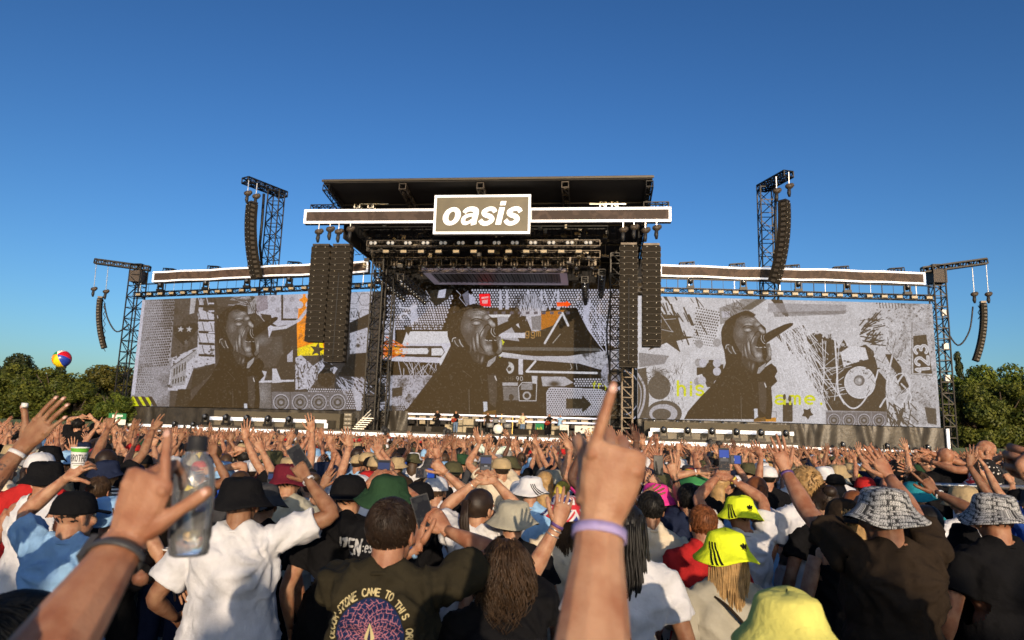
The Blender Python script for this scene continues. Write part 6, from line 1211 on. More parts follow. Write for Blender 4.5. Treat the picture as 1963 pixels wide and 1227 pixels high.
def strands(mb, n, root, length, seed, wave=.012, r0=.006, spread=.02, back=True, k=8, side=5, arc_=(200, 340), curl=0.0, taper=.3):
    r = random.Random(seed)
    for _ in range(n):
        a = rad(r.uniform(*arc_)); z = r.uniform(*root); q = math.sqrt(max(.02, 1 - ((z - .03) / .1) ** 2)); x, y = .084 * q * math.cos(a), -.014 + .104 * q * math.sin(a); L = length * r.uniform(.75, 1.12); ph = r.uniform(0, 6); pts = []
        ox, oy = math.cos(a), math.sin(a)
        for i in range(k):
            t = i / (k - 1); out = spread * math.sin(PI * min(1, t * 1.2)) + .004; w = wave * t; pts.append((x + ox * out + w * math.sin(ph + t * (5 + curl)), y + oy * out * .8 + w * math.cos(ph * 1.7 + t * (4 + curl)), z - L * t + .01 * (1 - t)))
        mb.tube(pts, [r0 * (1 - (1 - taper) * i / (k - 1)) for i in range(k)], side, 0)
    return mb
def short_strands(mb, n, seed, L=.03, r0=.0016, low=-.04, flat=1.0, k=5):
    """locks of hair lying along the scalp, falling away from a crown point at the back"""
    r = random.Random(seed); A = np.array([.086, .106, .097]); o = np.array([0, -.014, .03]); crown = nrm(np.array([.15, -.55, .8])); sd = Vector((seed * 3.1, 0, 0))
    for _ in range(n):
        a = r.uniform(0, 2 * PI); z = r.uniform(-.75, 1); q = math.sqrt(1 - z * z); p = np.array([q * math.cos(a), q * math.sin(a), z]); c = o + p * A
        if c[2] < low or (c[1] > .035 and c[2] < .075): continue
        sw = mnoise.noise(Vector(p * 3.2) + sd); l = L * r.uniform(.7, 1.3) / k / .095; pts, rr = [], []; lift = 1.0 + (1 - flat) * .0
        for i in range(k):
            t = i / (k - 1); pts.append(o + p * A * (1 + .03 * math.sin(PI * t * .9) + (1 - flat) * .28 * t + .012 * sw)); rr.append(r0 * (1 - .75 * t * t))
            d = p - crown; d = d - p * (d @ p); d = nrm(d) + np.cross(p, nrm(d)) * (.55 * sw + .5 * (1 - flat) * math.sin(5 * t + sw * 9)); p = nrm(p + nrm(d) * l)
        mb.tube(pts, rr, 3, 0)
    return mb

# ------------------------------------------------------------------ shirts
def wrinkle(v, f, amp, seed, folds=()):
    n = normals(v, f); r = random.Random(seed); o = Vector((r.uniform(0, 50), r.uniform(0, 50), 0)); k = np.empty(len(v))
    for i, p in enumerate(v):
        x, y, z = p; a = mnoise.noise(Vector((x * 9 + z * 3.5, y * 9, z * 4 - x * 3)) + o); b = mnoise.noise(Vector((x * 22 - z * 8, y * 20, z * 9 + x * 8)) + o); c = 1 - 2 * abs(mnoise.noise(Vector((x * 7 + z * 6, y * 6, z * 7 - abs(x) * 6)) + o * 2)); k[i] = a * .7 + b * .45 + c * c * c * 1.0
        for q in folds: dx, dz = x - q[0], z - q[2]; dd = math.hypot(dx, dz); k[i] += math.sin(math.atan2(dz, dx) * 11 + a * 2.5) * math.exp(-(dd / .24) ** 2) * min(1, dd / .07) * .9
    return v + n * (k * amp)[:, None]
def shirt_mesh(arms_, s, e=.016, g=1.0, sleeve=.55, hem=.86, voxel=.0125, amp=.009, seed=0, flare=.03, tank=False, ratio=.75):
    """arms_: list of (S, E) in body coordinates; returns verts, faces"""
    m = torso_prims(e, legs=False); v = m.verts(); low = np.clip((1.15 - v[:, 2]) / .3, 0, 1)[:, None]; v[:, :2] *= 1 + low * flare / .16
    v[:, :2] *= g; m2 = MB(); m2.v = [v * s]; m2.f = m.f; m2.n = len(v)
    m2.tube(np.array([(0, 0, .80), (0, 0, 1.0), (0, 0, 1.2)]) * s, [(.178 + e + flare) * s * g, (.172 + e + flare * .6) * s * g, (.15 + e) * s * g], 18, ry=[(.128 + e + flare) * s * g, (.124 + e + flare * .5) * s * g, (.11 + e) * s * g], side=(1, 0, 0))
    planes = []
    if not tank:
        for S, E in arms_:
            u = E - S; en = S + u * sleeve; k = s * (.5 + .5 * g); m2.tube([S - u * .12, S + u * .1, S + u * sleeve * .6, en + u * .05], [.060 * k + e * .3, .064 * k + e * .5, .064 * k + e * .6, .069 * k + e * .7], 14); planes.append((en, nrm(u)))
    V, F = remesh(m2, voxel, 3, ratio); vx = voxel * 1.6; z_ = V[:, 2] - hem * s; q_ = (z_ < 0) & (z_ > -vx); V[q_, 2] = hem * s
    for p, u in planes: dd_ = (V - p) @ u; q_ = (dd_ > 0) & (dd_ < vx) & (np.linalg.norm(V - p, axis=1) < .14 * s); V[q_] -= np.outer(dd_[q_], u)
    C = cent(V, F); keep = C[:, 2] > hem * s - 1e-5
    for p, u in planes: keep &= ~((((C - p) @ u) > 1e-4) & (np.linalg.norm(C - p, axis=1) < .16 * s))
    if tank: keep &= ~((C[:, 2] > 1.40 * s) & (np.abs(np.abs(C[:, 0]) - .085 * s) > .035 * s)) & ~((np.abs(C[:, 0]) > .165 * s) & (C[:, 2] > 1.30 * s))
    V, F = clip_mesh(V, F, keep); V = wrinkle(V, F, amp * s, seed, [S + np.array([0, 0, -.10]) * s for S, E in arms_ if E[2] > S[2] - .12]); return V, F

def person(label, head, d=None, h=None, yaw=0.0, hyaw=0.0, hpitch=0.0, htilt=0.0, arms=(None, None), skin=0, shirt='black', sleeve=.55, bottom=('trousers', 'black'), hair=None, hat=None, g=1.0, seed=0, group='people in the crowd', shirtmat=None, base=0.0, lod=0, tank=False, nails=False, hires=False, extras=(), scl=None, hatmat=None, shirtless=False, thumb=None):
    """head = photo pixel of the head centre at depth d, or a ground point (x, y) with height h. arms: (left, right) dicts."""
    if d is not None:
        hp = at(head[0], head[1], d); s = (hp[2] - base + .115) / 1.75; s = scl or s; base_xy = hp[:2]
    else: base_xy = np.array(head, float); s = h / 1.75
    yw = rad(yaw); Rz = np.array(Matrix.Rotation(yw, 3, 'Z')); org = np.array([base_xy[0], base_xy[1], base]); toL = lambda p: (np.asarray(p, float) - org) @ Rz       # world -> local
    # centre the head over the feet
    body = MB(); bv, bf = (BODYV, BODYF) if lod == 0 else (BODYLV, BODYLF); bv = bv * s if tank or shirtless else (bv - normals(bv, bf) * (.013 * ((bv[:, 2] > .88) & (bv[:, 2] < 1.47) & ((bv[:, 2] < 1.43) | (np.abs(bv[:, 0]) > .052))))[:, None]) * s; bv = bv * np.where(bv[:, 2:3] > .8 * s, [[g, g, 1]], [[1, 1, 1]]); shoe = [1 if cz < .085 * s else 0 for cz in cent(bv, bf)[:, 2]]
    body.add(bv, bf, [3 if q else 0 for q in shoe])
    hm = Matrix.Rotation(rad(hyaw), 3, 'Z') @ Matrix.Rotation(rad(hpitch), 3, 'X') @ Matrix.Rotation(rad(htilt), 3, 'Y'); HM = np.array(hm); hc = np.array([0, .012, 1.635]) * s
    piv = np.array([0, -.03, -.12]); hx_ = lambda v: ((np.asarray(v) - piv) @ HM.T + piv) * s + hc
    hv, hf = (HEADV, HEADF) if lod == 0 else (HEADLV, HEADLF); body.add(hx_(hv), hf, 0); body.merge(MB().add(hx_(EYES.verts()), EYES.f, EYES.m)) if lod == 0 else None
    if lod == 0:
        for q in (1,): pass
    ar = []; nl = MB() if nails else None; info = {}; bands = []
    for i, sg in ((0, -1), (1, 1)):
        a = arms[i] or {}; S = np.array([sg * .178 * g, -.008, 1.425]) * s; l1, l2 = .292 * s, .262 * s
        if 'px' in a: T = toL(at(a['px'][0], a['px'][1], a['px'][2]))
        elif 'to' in a: T = np.array(a['to'], float) * s
        else: T = S + np.array([sg * .10, .10, -.50]) * s if a.get('bent') is None else S + np.array([sg * .02, .24, -.28]) * s
        if a.get('back'): T = S + np.array([-sg * .10, -.16, -.42]) * s
        up = np.clip((T[2] - S[2]) / (.5 * s), 0, 1); S = S + np.array([-sg * .028 * up, .01 * up, .075 * up]) * s
        hint = np.array(a.get('hint', (sg * .9, .35, -.45) if up > 0 else (sg * .45, -.8, -.2)), float); 
        if 'el' in a: hint = toL(at(*a['el'])) - S
        E, W = ik(S, T, l1, l2, hint); f_ = nrm(W - E); dd = f_
        if 'dir' in a: q1, q2 = a['dir']; dd = nrm(toL(at(*q2)) - toL(at(*q1)))
        if 'ldir' in a: dd = nrm(np.array(a['ldir'], float))
        nb = np.array(a.get('n', (0, -1, .15) if up > 0 else (sg, -.3, 0)), float); side = a.get('side', sg)
        # thumb side: with the back of the hand towards the camera (-y) and fingers up, cross(d, n) = (z x -y) = +x
        ts = -sg if a.get('flip') is None else sg
        armb = MB(); arm(armb, S, E, W, s, np.cross(dd, nb), 12 if lod == 0 else 7, g=(.6 + .4 * g) * a.get('g', 1.0)); tip = hand(armb, W, dd, nb, ts, s * a.get('hs', 1.0), a.get('pose', 'open'), a.get('thumb'), a.get('spread', 7.0), 8 if lod == 0 else 5, nl)
        if hires and up > 0: av, af = remesh(armb, .0026, 3, .5); body.add(av, af, 0)
        else: body.merge(armb)
        ar.append((S, E)); info['LR'[i]] = dict(S=S, E=E, W=W, d=dd, n=nb, tip=tip)
        for bd in a.get('bands', ()): bands.append((bd, E, W, (.6 + .4 * g) * a.get('g', 1.0)))
    if shirtless: pass
    o = body.build('person', [SKINS[skin], EYEW, IRIS, SHOE]); o.location = tuple(org); o.rotation_euler = (0, 0, yw); tag(o, label, 'person', group); o['scale_m'] = round(1.75 * s, 2)
    if nails: nl.build('fingernails', NAIL, o)['kind'] = 'stuff'
    if not shirtless:
        V, F = shirt_mesh(ar, s, g=g, sleeve=sleeve, seed=seed, tank=tank, voxel=.0125 if lod == 0 else .022, ratio=.7 if lod == 0 else .55, amp=.0125 if lod == 0 else .007); mb = MB(); mb.add(V, F); sh = mb.build('shirt', shirtmat or cloth(shirt), o)
        if lod == 0 and not tank: mb = MB(); a_ = np.linspace(0, 2 * PI, 24, False); mb.tube([np.array([.068 * math.cos(q), -.026 + .066 * math.sin(q), 1.490 - .022 * math.sin(q)]) * s for q in np.append(a_, a_[:1])], [.0075] * 25, 6, caps=False); mb.build('collar', shirtmat if shirtmat and shirtmat.name.startswith('cloth') else cloth(shirt), o)
    lv, lf = LEGS[bottom[0]]; mb = MB(); mb.add(lv * s * np.array([g, g, 1]), lf); mb.build(bottom[0], cloth(bottom[1]), o)
    hats(o, hat, hair, hx_, seed, lod, hatmat)
    for bd, E, W, gg in bands:
        kind, t, c = bd; u = nrm(W - E); p = W - u * t * s; sd = np.array([1.0, 0, 0]); rr = (.0292 + .05 * max(0, t - .02) * .25) * s * gg; mb = MB()
        sd = np.cross(u, [0, -1, 0]); sd = nrm(sd); w2 = np.cross(u, sd); ring = [p + (sd * math.cos(a) * rr + w2 * math.sin(a) * rr * .80) for a in np.linspace(0, 2 * PI, 21)]
        if kind == 'watch':
            mb.tube(ring, [.004 * s] * 21, 6, ry=[.013 * s] * 21, caps=False); mb.box(p - sd * (rr + .002), (.010, .034 * s, .038 * s), 0, np.stack([sd, w2, u], 1)); mb.build('watch', mat('strap_' + c.replace(' ', '_'), CLOTHC[c], .45, 0, 0), o)
        elif kind == 'band': mb.tube(ring, [.0025 * s] * 21, 4, ry=[.0095 * s] * 21, caps=False, side=sd); mb.build('wristband', mat('band_' + c.replace(' ', '_'), CLOTHC[c], .5, 0, .15, 60), o)
        elif kind == 'beads': mb.tube(ring, [.0035 * s] * 21, 6, caps=False); mb.build('bracelet', mat('bracelet_silver', (.5, .48, .45), .3, .8, 0), o)
    info['o'] = o; info['toW'] = lambda p: np.asarray(p) @ Rz.T + org; info['s'] = s; info['hx'] = hx_; return info
HATC = {}
def hats(o, hat, hair, hx_, seed, lod, hatmat=None):
    if hair and hair[0] != 'bald':
        k, c = hair; hb = MB(); hatted = hat is not None; r = random.Random(seed)
        if k in ('short', 'curly', 'crop'): hb = hair_cap(seed, {'short': .007, 'curly': .018, 'crop': .005}[k] - (.006 if hatted else 0), -.045, {'short': .004, 'curly': .014, 'crop': .003}[k]); 
        else: hb = hair_cap(seed, .010 - (.006 if hatted else 0), -.06, .004)
        if hatted: v_ = hb.verts(); v_, f_ = clip_mesh(v_, hb.f, cent(v_, hb.f)[:, 2] < .03); hb = MB(); hb.add(v_, f_)
        if lod == 0 and k == 'short' and not hatted: short_strands(hb, 2600 if seed in (5, 14) else 700, seed, .055, .0016 if seed in (5, 14) else .0024)
        if lod == 0 and k == 'curly' and not hatted: short_strands(hb, 700, seed, .022, .004, flat=.25)
        if lod == 0:
            if k == 'long': strands(hb, 230, (-.04, .07), .34, seed, .012, .0045, .016, k=8, side=4)
            if k == 'bob': strands(hb, 560, (-.03, .125), .19, seed, .030, .0030, .036, k=9, side=3, arc_=(160, 380), curl=3); short_strands(hb, 900, seed, .06, .002)
            if k == 'braids': strands(hb, 70, (-.02, .08), .62, seed, .016, .0055, .014, k=14, side=5, curl=6, taper=.8)
            if k == 'ponytail':
                for i in range(36): a = i * 2.4; q = .018 * math.sqrt(i / 36); hb.tube([(q * math.cos(a) * .6, -.10, .055 + q * math.sin(a) * .5), (q * math.cos(a) * 1.1, -.150 + q * .3, .045 + q * math.sin(a)), (q * math.cos(a) * 1.6, -.150 + q * math.sin(a), -.06), (q * math.cos(a) * 1.5 + .01, -.125 + q * math.sin(a), -.2), (q * math.cos(a) * .6, -.12, -.33)], [.006, .008, .008, .006, .002], 5)
            if k == 'bun': hb.ell((0, -.10, .085), (.045, .042, .040), nu=16, nv=10); short_strands(hb, 160, seed, .03, .003)
        else:
            if k in ('long', 'braids'): hb.tube([(0, -.06, .04), (0, -.095, -.06), (0, -.10, -.2), (0, -.10, -.3)], [.06, .085, .08, .04], 8, ry=[.04, .045, .04, .015], side=(1, 0, 0))
            if k == 'bob': hb.ell((0, -.045, -.05), (.10, .075, .10))
            if k == 'ponytail': hb.tube([(0, -.1, .05), (0, -.145, .03), (0, -.14, -.1), (0, -.13, -.26)], [.02, .028, .026, .006], 6)
            if k == 'bun': hb.ell((0, -.10, .085), (.04, .04, .036), nu=8, nv=6)
        m = MB(); m.add(hx_(hb.verts()), hb.f); m.build('hair', hairm(c), o)
    if hat:
        k, c = hat[0], hat[1]; hx0 = hx_; hx_ = lambda v: hx0(np.asarray(v) * np.array([1.05, 1.15, 1.0]) + np.array([0, .002, .002]))
        if k == 'bucket':
            mb, prof, wob = bucket_mesh(seed, 40 if lod == 0 else 20); m = MB(); m.add(hx_(mb.verts()), mb.f); hm = hatmat or cloth(c); ho = m.build('bucket_hat', hm, o)
            if hatmat is not None:                                   # wrap print round the hat
                me = ho.data; uv = me.uv_layers.new(name='UVMap'); n = 40
                for pi, p in enumerate(me.polygons):
                    i, j = pi // n, pi % n; us = {0: j, 1: j + 1, 2: j + 1, 3: j}; vv_ = {0: i, 1: i, 2: i + 1, 3: i + 1}
                    for q, li in enumerate(p.loop_indices): uv.data[li].uv = (us[q] / n, 1 - min(vv_[q], 9) / 9.0 if vv_[q] <= 9 else .05)
            if len(hat) > 2 and hat[2].get('stripes') is not None:
                for st in hat_stripes(prof, wob, hat[2]['stripes']): q = MB(); q.add(hx_(st.verts()), st.f); q.build('stripe', cloth('black'), ho)
            if len(hat) > 2 and hat[2].get('logo') is not None: t = trefoil(prof, wob, hat[2]['logo'], 4.55, .025); q = MB(); q.add(hx_(t.verts()), t.f, 0, False); q.build('emblem', cloth('black'), ho)
        elif k in ('cap', 'cap_back'):
            mb = cap_mesh(k == 'cap_back'); m = MB(); m.add(hx_(mb.verts()), mb.f); ho = m.build('cap', hatmat or cloth(c), o)
            if len(hat) > 2 and hat[2].get('stripes') is not None: pass

def phone(label, pos, up, nrm_, on='stage', s=1.0, land=False):
    """pos world centre; nrm_ = direction the screen looks"""
    up = nrm(up); n = nrm(nrm_ - up * (np.asarray(nrm_) @ up)); sd = np.cross(up, n); 
    if land: up, sd = sd, -up
    R = np.stack([sd, -n, up], 1); r = bpy.data.objects.new('phone', None); COL.objects.link(r); r.location = tuple(pos); tag(r, label, 'phone', 'phones held up in the crowd')
    mb = MB(); mb.box((0, 0, 0), (.074 * s, .009, .155 * s), 0, R); mb.build('case', RUBBER, r)
    mb = MB(); mb.box(R @ np.array([0, -.0056, 0]), (.066 * s, .0016, .143 * s), 0, R); nm = 'phone_' + on; 
    if nm not in MATS:
        Q = Paint(60, 120, {'stage': (.012, .013, .02), 'blue': (.01, .012, .02), 'dark': (.006, .006, .007)}[on])
        if on != 'dark': Q.poly([(0, 8), (60, 8), (60, 52 if on == 'blue' else 40), (0, 52 if on == 'blue' else 40)], (.015, .07, .42) if on == 'blue' else (.03, .05, .14)); Q.poly([(4, 56), (56, 56), (56, 74), (4, 74)], (.10, .09, .09)); speckle(Q, [(0, 78), (60, 78), (60, 112), (0, 112)], 60, 3, (.12, .07, .045), 3); Q.poly([(22, 50), (40, 50), (40, 56), (22, 56)], (.3, .3, .3))
        else: speckle(Q, [(0, 0), (60, 0), (60, 120), (0, 120)], 40, 9, (.03, .028, .024), 4)
        MATS[nm] = screen_mat(nm, Q.a, (.01, .01, .012), 1.0, .15)
    o = mb.build('screen', MATS[nm], r); uv = o.data.uv_layers.new(name='UVMap')
    for p in o.data.polygons:
        for li, vi in zip(p.loop_indices, p.vertices): k = vi; uv.data[li].uv = (1.0 if k in (1, 2, 5, 6) else 0.0, 1.0 if k > 3 else 0.0)
    return r
def held(info, side, fwd=.0, up=.075, out=.0):
    a = info[side]; return info['toW'](a['W'] + a['d'] * up * info['s'] - a['n'] * fwd)
# ------------------------------------------------------------------ printed shirts and hats
def print_cloth(name, base, arr, box, side=-1, rough=.85):
    """flat print on the back: box = (x0, x1, z0, z1) in the wearer's own coordinates"""
    m = cloth(base).copy(); m.name = name; nt = m.node_tree; b = nt.nodes['Principled BSDF']; tc = nt.nodes.new('ShaderNodeTexCoord'); sx = nt.nodes.new('ShaderNodeSeparateXYZ'); nt.links.new(tc.outputs['Object'], sx.inputs[0])
    def mr(o, a, c):
        r = nt.nodes.new('ShaderNodeMapRange'); r.clamp = False; r.inputs[1].default_value = a; r.inputs[2].default_value = c; nt.links.new(o, r.inputs[0]); return r.outputs[0]
    cx = nt.nodes.new('ShaderNodeCombineXYZ'); nt.links.new(mr(sx.outputs[0], box[0], box[1]), cx.inputs[0]); nt.links.new(mr(sx.outputs[2], box[2], box[3]), cx.inputs[1])
    t = nt.nodes.new('ShaderNodeTexImage'); t.image = image_from(name, arr); t.extension = 'CLIP'; nt.links.new(cx.outputs[0], t.inputs[0])
    lt = nt.nodes.new('ShaderNodeMath'); lt.operation = 'LESS_THAN'; lt.inputs[1].default_value = 0.0; nt.links.new(sx.outputs[1], lt.inputs[0])
    sp_ = nt.nodes.new('ShaderNodeRGBToBW'); nt.links.new(t.outputs[0], sp_.inputs[0]); gt = nt.nodes.new('ShaderNodeMath'); gt.operation = 'GREATER_THAN'; gt.inputs[1].default_value = .004; nt.links.new(sp_.outputs[0], gt.inputs[0])
    mu = nt.nodes.new('ShaderNodeMath'); mu.operation = 'MULTIPLY'; nt.links.new(lt.outputs[0], mu.inputs[0]); nt.links.new(gt.outputs[0], mu.inputs[1])
    old = b.inputs['Base Color'].links[0].from_socket; mx = nt.nodes.new('ShaderNodeMix'); mx.data_type = 'RGBA'; nt.links.new(mu.outputs[0], mx.inputs[0]); nt.links.new(old, mx.inputs[6]); nt.links.new(t.outputs[0], mx.inputs[7]); nt.links.new(mx.outputs[2], b.inputs['Base Color']); return m
P = Paint(440, 440); cx_, cy_ = 220, 225; CRM = (.50, .42, .22)
P.oval((cx_, cy_), 160, 160, (.012, .022, .07))
rr_ = random.Random(5)
for k in range(11):
    r0 = 152 - k * 13
    for q in range(34): a = 2 * PI * q / 34 + k * .4; a2 = a + .26; P.line([(cx_ + r0 * math.cos(a), cy_ + r0 * math.sin(a)), (cx_ + (r0 - 15) * math.cos((a + a2) / 2), cy_ + (r0 - 15) * math.sin((a + a2) / 2)), (cx_ + r0 * math.cos(a2), cy_ + r0 * math.sin(a2))], 1.5 if q % 2 else 3.0, (.42, .16, .19) if q % 3 else (.01, .012, .04))
P.poly([(220, 165), (244, 232), (220, 290), (196, 232)], CRM); P.poly([(220, 185), (228, 236), (220, 262), (212, 236)], (.02, .02, .06)); P.line([(198, 240), (216, 262), (222, 300)], 4, (.02, .02, .06)); P.line([(242, 240), (224, 262)], 4, (.02, .02, .06))
tx_ = 'VOLCOM STONE CAME TO THIS WORLD'
for i, ch in enumerate(tx_):
    a = rad(-192 + 204 * i / (len(tx_) - 1)); r0 = 170; P.text(ch, (cx_ + r0 * math.cos(a) + 10 * math.sin(a), cy_ + r0 * math.sin(a) - 10 * math.cos(a)), 31, 6.0, CRM, ang=a + PI / 2, sx=.62)
VOLC = print_cloth('cloth_print_spiral', 'dark olive', P.a, (-.185, .135, 1.165, 1.485))
P = Paint(300, 220); G = (.36, .36, .35)
P.poly([(6, 18), (66, 10), (70, 30), (40, 110), (30, 200), (6, 208), (0, 190), (14, 110), (38, 36), (24, 38), (18, 70), (8, 70)], G)
P.text('E', (74, 96), 76, 13, G, sx=.5); P.text('N', (118, 92), 70, 13, G, sx=.55); P.text(':es:', (166, 80), 46, 7, G, sx=.4); P.text('T', (236, 108), 80, 13, G, sx=.5)
for i, (x, w) in enumerate(((140, 40), (110, 90), (130, 60))): P.line([(x, 130 + i * 22), (x + w, 128 + i * 22)], 5, (.2, .2, .2))
ZEN = print_cloth('cloth_print_gothic', 'black', P.a, (-.235, .025, 1.28, 1.475))
P = Paint(120, 120); P.text('STORE', (20, 110), 20, 3, (.35, .34, .32), ang=rad(-84)); P.text('ZOK', (28, 116), 26, 4, (.45, .43, .4)); 
STORE = print_cloth('cloth_print_store', 'black', P.a, (-.16, .16, 1.2, 1.5))
P = Paint(256, 256); P.oval((128, 128), 100, 100, (.3, .3, .3), ring=8); P.oval((128, 128), 60, 60, (.25, .25, .26), ring=6); P.text('A', (100, 160), 60, 8, (.3, .3, .3))
CREST = print_cloth('cloth_print_crest', 'black', P.a, (-.03, .03, 1.36, 1.42))
# words woven all over the dark hat
P = Paint(1320, 420, (.012, .012, .013)); rr_ = random.Random(9)
def wordtile(x, y, ang):
    ca, sa = math.cos(ang), math.sin(ang); L = lambda a, b: (x + a * ca - b * sa, y + a * sa + b * ca); w = 92
    P.line([L(-4, 6), L(w, 6)], 2, (.26, .26, .26)); P.line([L(-5, -24), L(-5, 6)], 2, (.26, .26, .26)); P.text('oasis', (x, y), 25, 5.0, (.46, .46, .45), slant=.2, ang=ang, sx=.54)
for cx0 in range(-1, 10):
    for r_ in range(15):
        for k in range(2):
            x = cx0 * 150 + k * 104 + (r_ % 2) * 40; y = 20 + r_ * 31; wordtile(x, y, 0 if (cx0 + 0) % 2 else .16)
m, nt, b = _nodes('hat_print_words'); t = nt.nodes.new('ShaderNodeTexImage'); t.image = image_from('hat_words', P.a); t.extension = 'REPEAT'; uvn = nt.nodes.new('ShaderNodeUVMap'); mpn = nt.nodes.new('ShaderNodeMapping'); mpn.inputs['Scale'].default_value = (1.0, 1.0, 1); nt.links.new(uvn.outputs[0], mpn.inputs[0]); nt.links.new(mpn.outputs[0], t.inputs[0]); nt.links.new(t.outputs[0], b.inputs['Base Color']); b.inputs['Roughness'].default_value = .8
HATW = m
# union flag, rasta and red-white hats as simple sector prints by angle
def sector_mat(name, cols, scale=8, kind='ring'):
    m, nt, b = _nodes(name); uvn = nt.nodes.new('ShaderNodeUVMap'); w = 240; h = 120; P = Paint(w, h, cols[0])
    if kind == 'union':
        for k in range(4):
            x0 = k * 60; P.line([(x0, 0), (x0 + 60, 120)], 16, (.6, .58, .56)); P.line([(x0 + 60, 0), (x0, 120)], 16, (.6, .58, .56)); P.line([(x0, 0), (x0 + 60, 120)], 5, (.5, .02, .03)); P.line([(x0 + 60, 0), (x0, 120)], 5, (.5, .02, .03)); P.line([(x0 + 30, 0), (x0 + 30, 120)], 22, (.62, .6, .58)); P.line([(x0, 60), (x0 + 60, 60)], 24, (.62, .6, .58)); P.line([(x0 + 30, 0), (x0 + 30, 120)], 12, (.5, .02, .03)); P.line([(x0, 60), (x0 + 60, 60)], 13, (.5, .02, .03))
    elif kind == 'bands':
        for k, c in enumerate(cols): P.poly([(0, k * h / len(cols)), (w, k * h / len(cols)), (w, (k + 1) * h / len(cols)), (0, (k + 1) * h / len(cols))], c)
    elif kind == 'scribble':
        lines(P, 90, (120, 60), 0, 180, 30, 7, cols[1], (120, 60), 3)
    elif kind == 'stripes':
        for k in range(0, h, 12): P.line([(0, k), (w, k)], 5, cols[1])
    elif kind == 'dots':
        P.dots([(0, 0), (w, 0), (w, h), (0, h)], (18, 9), 2.6, cols[1])
    t = nt.nodes.new('ShaderNodeTexImage'); t.image = image_from(name, P.a); nt.links.new(uvn.outputs[0], t.inputs[0]); nt.links.new(t.outputs[0], b.inputs['Base Color']); b.inputs['Roughness'].default_value = .8; return m
UNION = sector_mat('hat_union', [(.01, .02, .16)], kind='union'); RASTA = sector_mat('hat_rasta', [(.25, .02, .02), (.45, .3, .02), (.03, .2, .06), (.03, .2, .06)], kind='bands'); REDW = sector_mat('hat_redwhite', [(.45, .015, .02), (.62, .6, .58)], kind='scribble')
def pattern_cloth(name, base, c2, kind, sc):
    m = mat('cloth_' + name, base, .85, 0, 0, 1, .3, 28, spec=.15); nt = m.node_tree; b = nt.nodes['Principled BSDF']; tc = nt.nodes.new('ShaderNodeTexCoord')
    if kind == 'stripes': w = nt.nodes.new('ShaderNodeTexWave'); w.bands_direction = 'Z'; w.inputs['Scale'].default_value = sc; w.inputs['Distortion'].default_value = .6; nt.links.new(tc.outputs['Object'], w.inputs[0]); src = w.outputs[0]; th = (.5, .55)
    else: w = nt.nodes.new('ShaderNodeTexVoronoi'); w.inputs['Scale'].default_value = sc; nt.links.new(tc.outputs['Object'], w.inputs[0]); src = w.outputs[0]; th = (.26, .22)
    r = nt.nodes.new('ShaderNodeMapRange'); r.inputs[1].default_value = th[0]; r.inputs[2].default_value = th[1]; nt.links.new(src, r.inputs[0]); mx = nt.nodes.new('ShaderNodeMix'); mx.data_type = 'RGBA'; mx.inputs[6].default_value = tuple(base) + (1,); mx.inputs[7].default_value = tuple(c2) + (1,); nt.links.new(r.outputs[0], mx.inputs[0]); nt.links.new(mx.outputs[2], b.inputs['Base Color']); return m
DOTS = pattern_cloth('white_dots', (.012, .012, .013), (.5, .48, .45), 'dots', 22); STRP = pattern_cloth('breton', (.03, .03, .035), (.55, .55, .53), 'stripes', 11); LEAFY = pattern_cloth('leafy_green', (.55, .62, .55), (.03, .25, .10), 'dots', 13)
WASH = mat('cloth_washed_stone', (.30, .28, .22), .85, 0, .35, 4, .35, 26, spec=.15)

# ------------------------------------------------------------------ people near the camera, one by one
FR = 'people near the camera'
PPL = []
def H(label, head, d, **k):
    k.setdefault('group', 'people in the crowd'); i = person(label, head, d, **k); PPL.append((i['o'].location.x, i['o'].location.y)); return i
up_ = lambda x, y, d, **k: dict(px=(x, y, d), **k)
# raised arms entering from the edges, their owners standing outside the frame
pt = H('person below the frame thrusting a pointing finger with purple wristband up at the stage', (1050, 1580), .60, arms=(None, up_(1150, 1008, 1.0, pose=[(-2, 4, 3), (66, 88, 50), (70, 92, 52), (74, 94, 54)], dir=((1150, 1008, 1.0), (1184, 860, .99)), n=(.02, -1, .12), thumb=(12, -34, -16, -20), spread=-3, bands=(('band', .012, 'lilac'),), el=(1150, 1330, .88), g=1.2, hs=1.06)), skin=0, shirt='charcoal', hair=('short', 'brown'), hires=True, nails=True, seed=1)
bt = H('person outside the frame whose tanned hand with black watch holds up a water bottle', (-398, 1490), .62, arms=(up_(240, 1040, 1.02, pose=[(8, 8, 4), (58, 66, 40), (62, 70, 40), (64, 70, 40)], dir=((240, 1040, 1.02), (278, 940, 1.02)), n=(-.12, -1, .1), thumb=(40, -8, 2, 0), spread=-19, bands=(('watch', .022, 'charcoal'),), el=(120, 1290, .86), g=1.12, hs=.93), None), skin=1, shirt='navy', hair=('short', 'dark brown'), hires=True, nails=True, seed=2)
tt = H('person outside the frame raising a tattooed tanned arm with white wristband', (-330, 985), 2.4, arms=(None, up_(44, 856, 2.6, pose='open', dir=((44, 856, 2.6), (84, 812, 2.6)), n=(.05, -1, .2), spread=3, thumb=(46, 0, -6, -12), bands=(('band', .03, 'white'),), el=(-60, 960, 2.5), hs=1.12)), skin=2, shirt='white', hair=('short', 'dark brown'), hires=True, nails=True, seed=3)
rt = H('person outside the frame pointing a tanned finger up beside the bald pointing man', (2300, 1010), 1.75, arms=(up_(2012, 950, 1.72, pose='point', dir=((2012, 950, 1.72), (1978, 885, 1.7)), n=(.1, -1, .1), thumb=(30, -25, -10, -10), hs=1.05, el=(2100, 1120, 1.6)), None), skin=1, shirt='black', hair=('short', 'black'), seed=4)
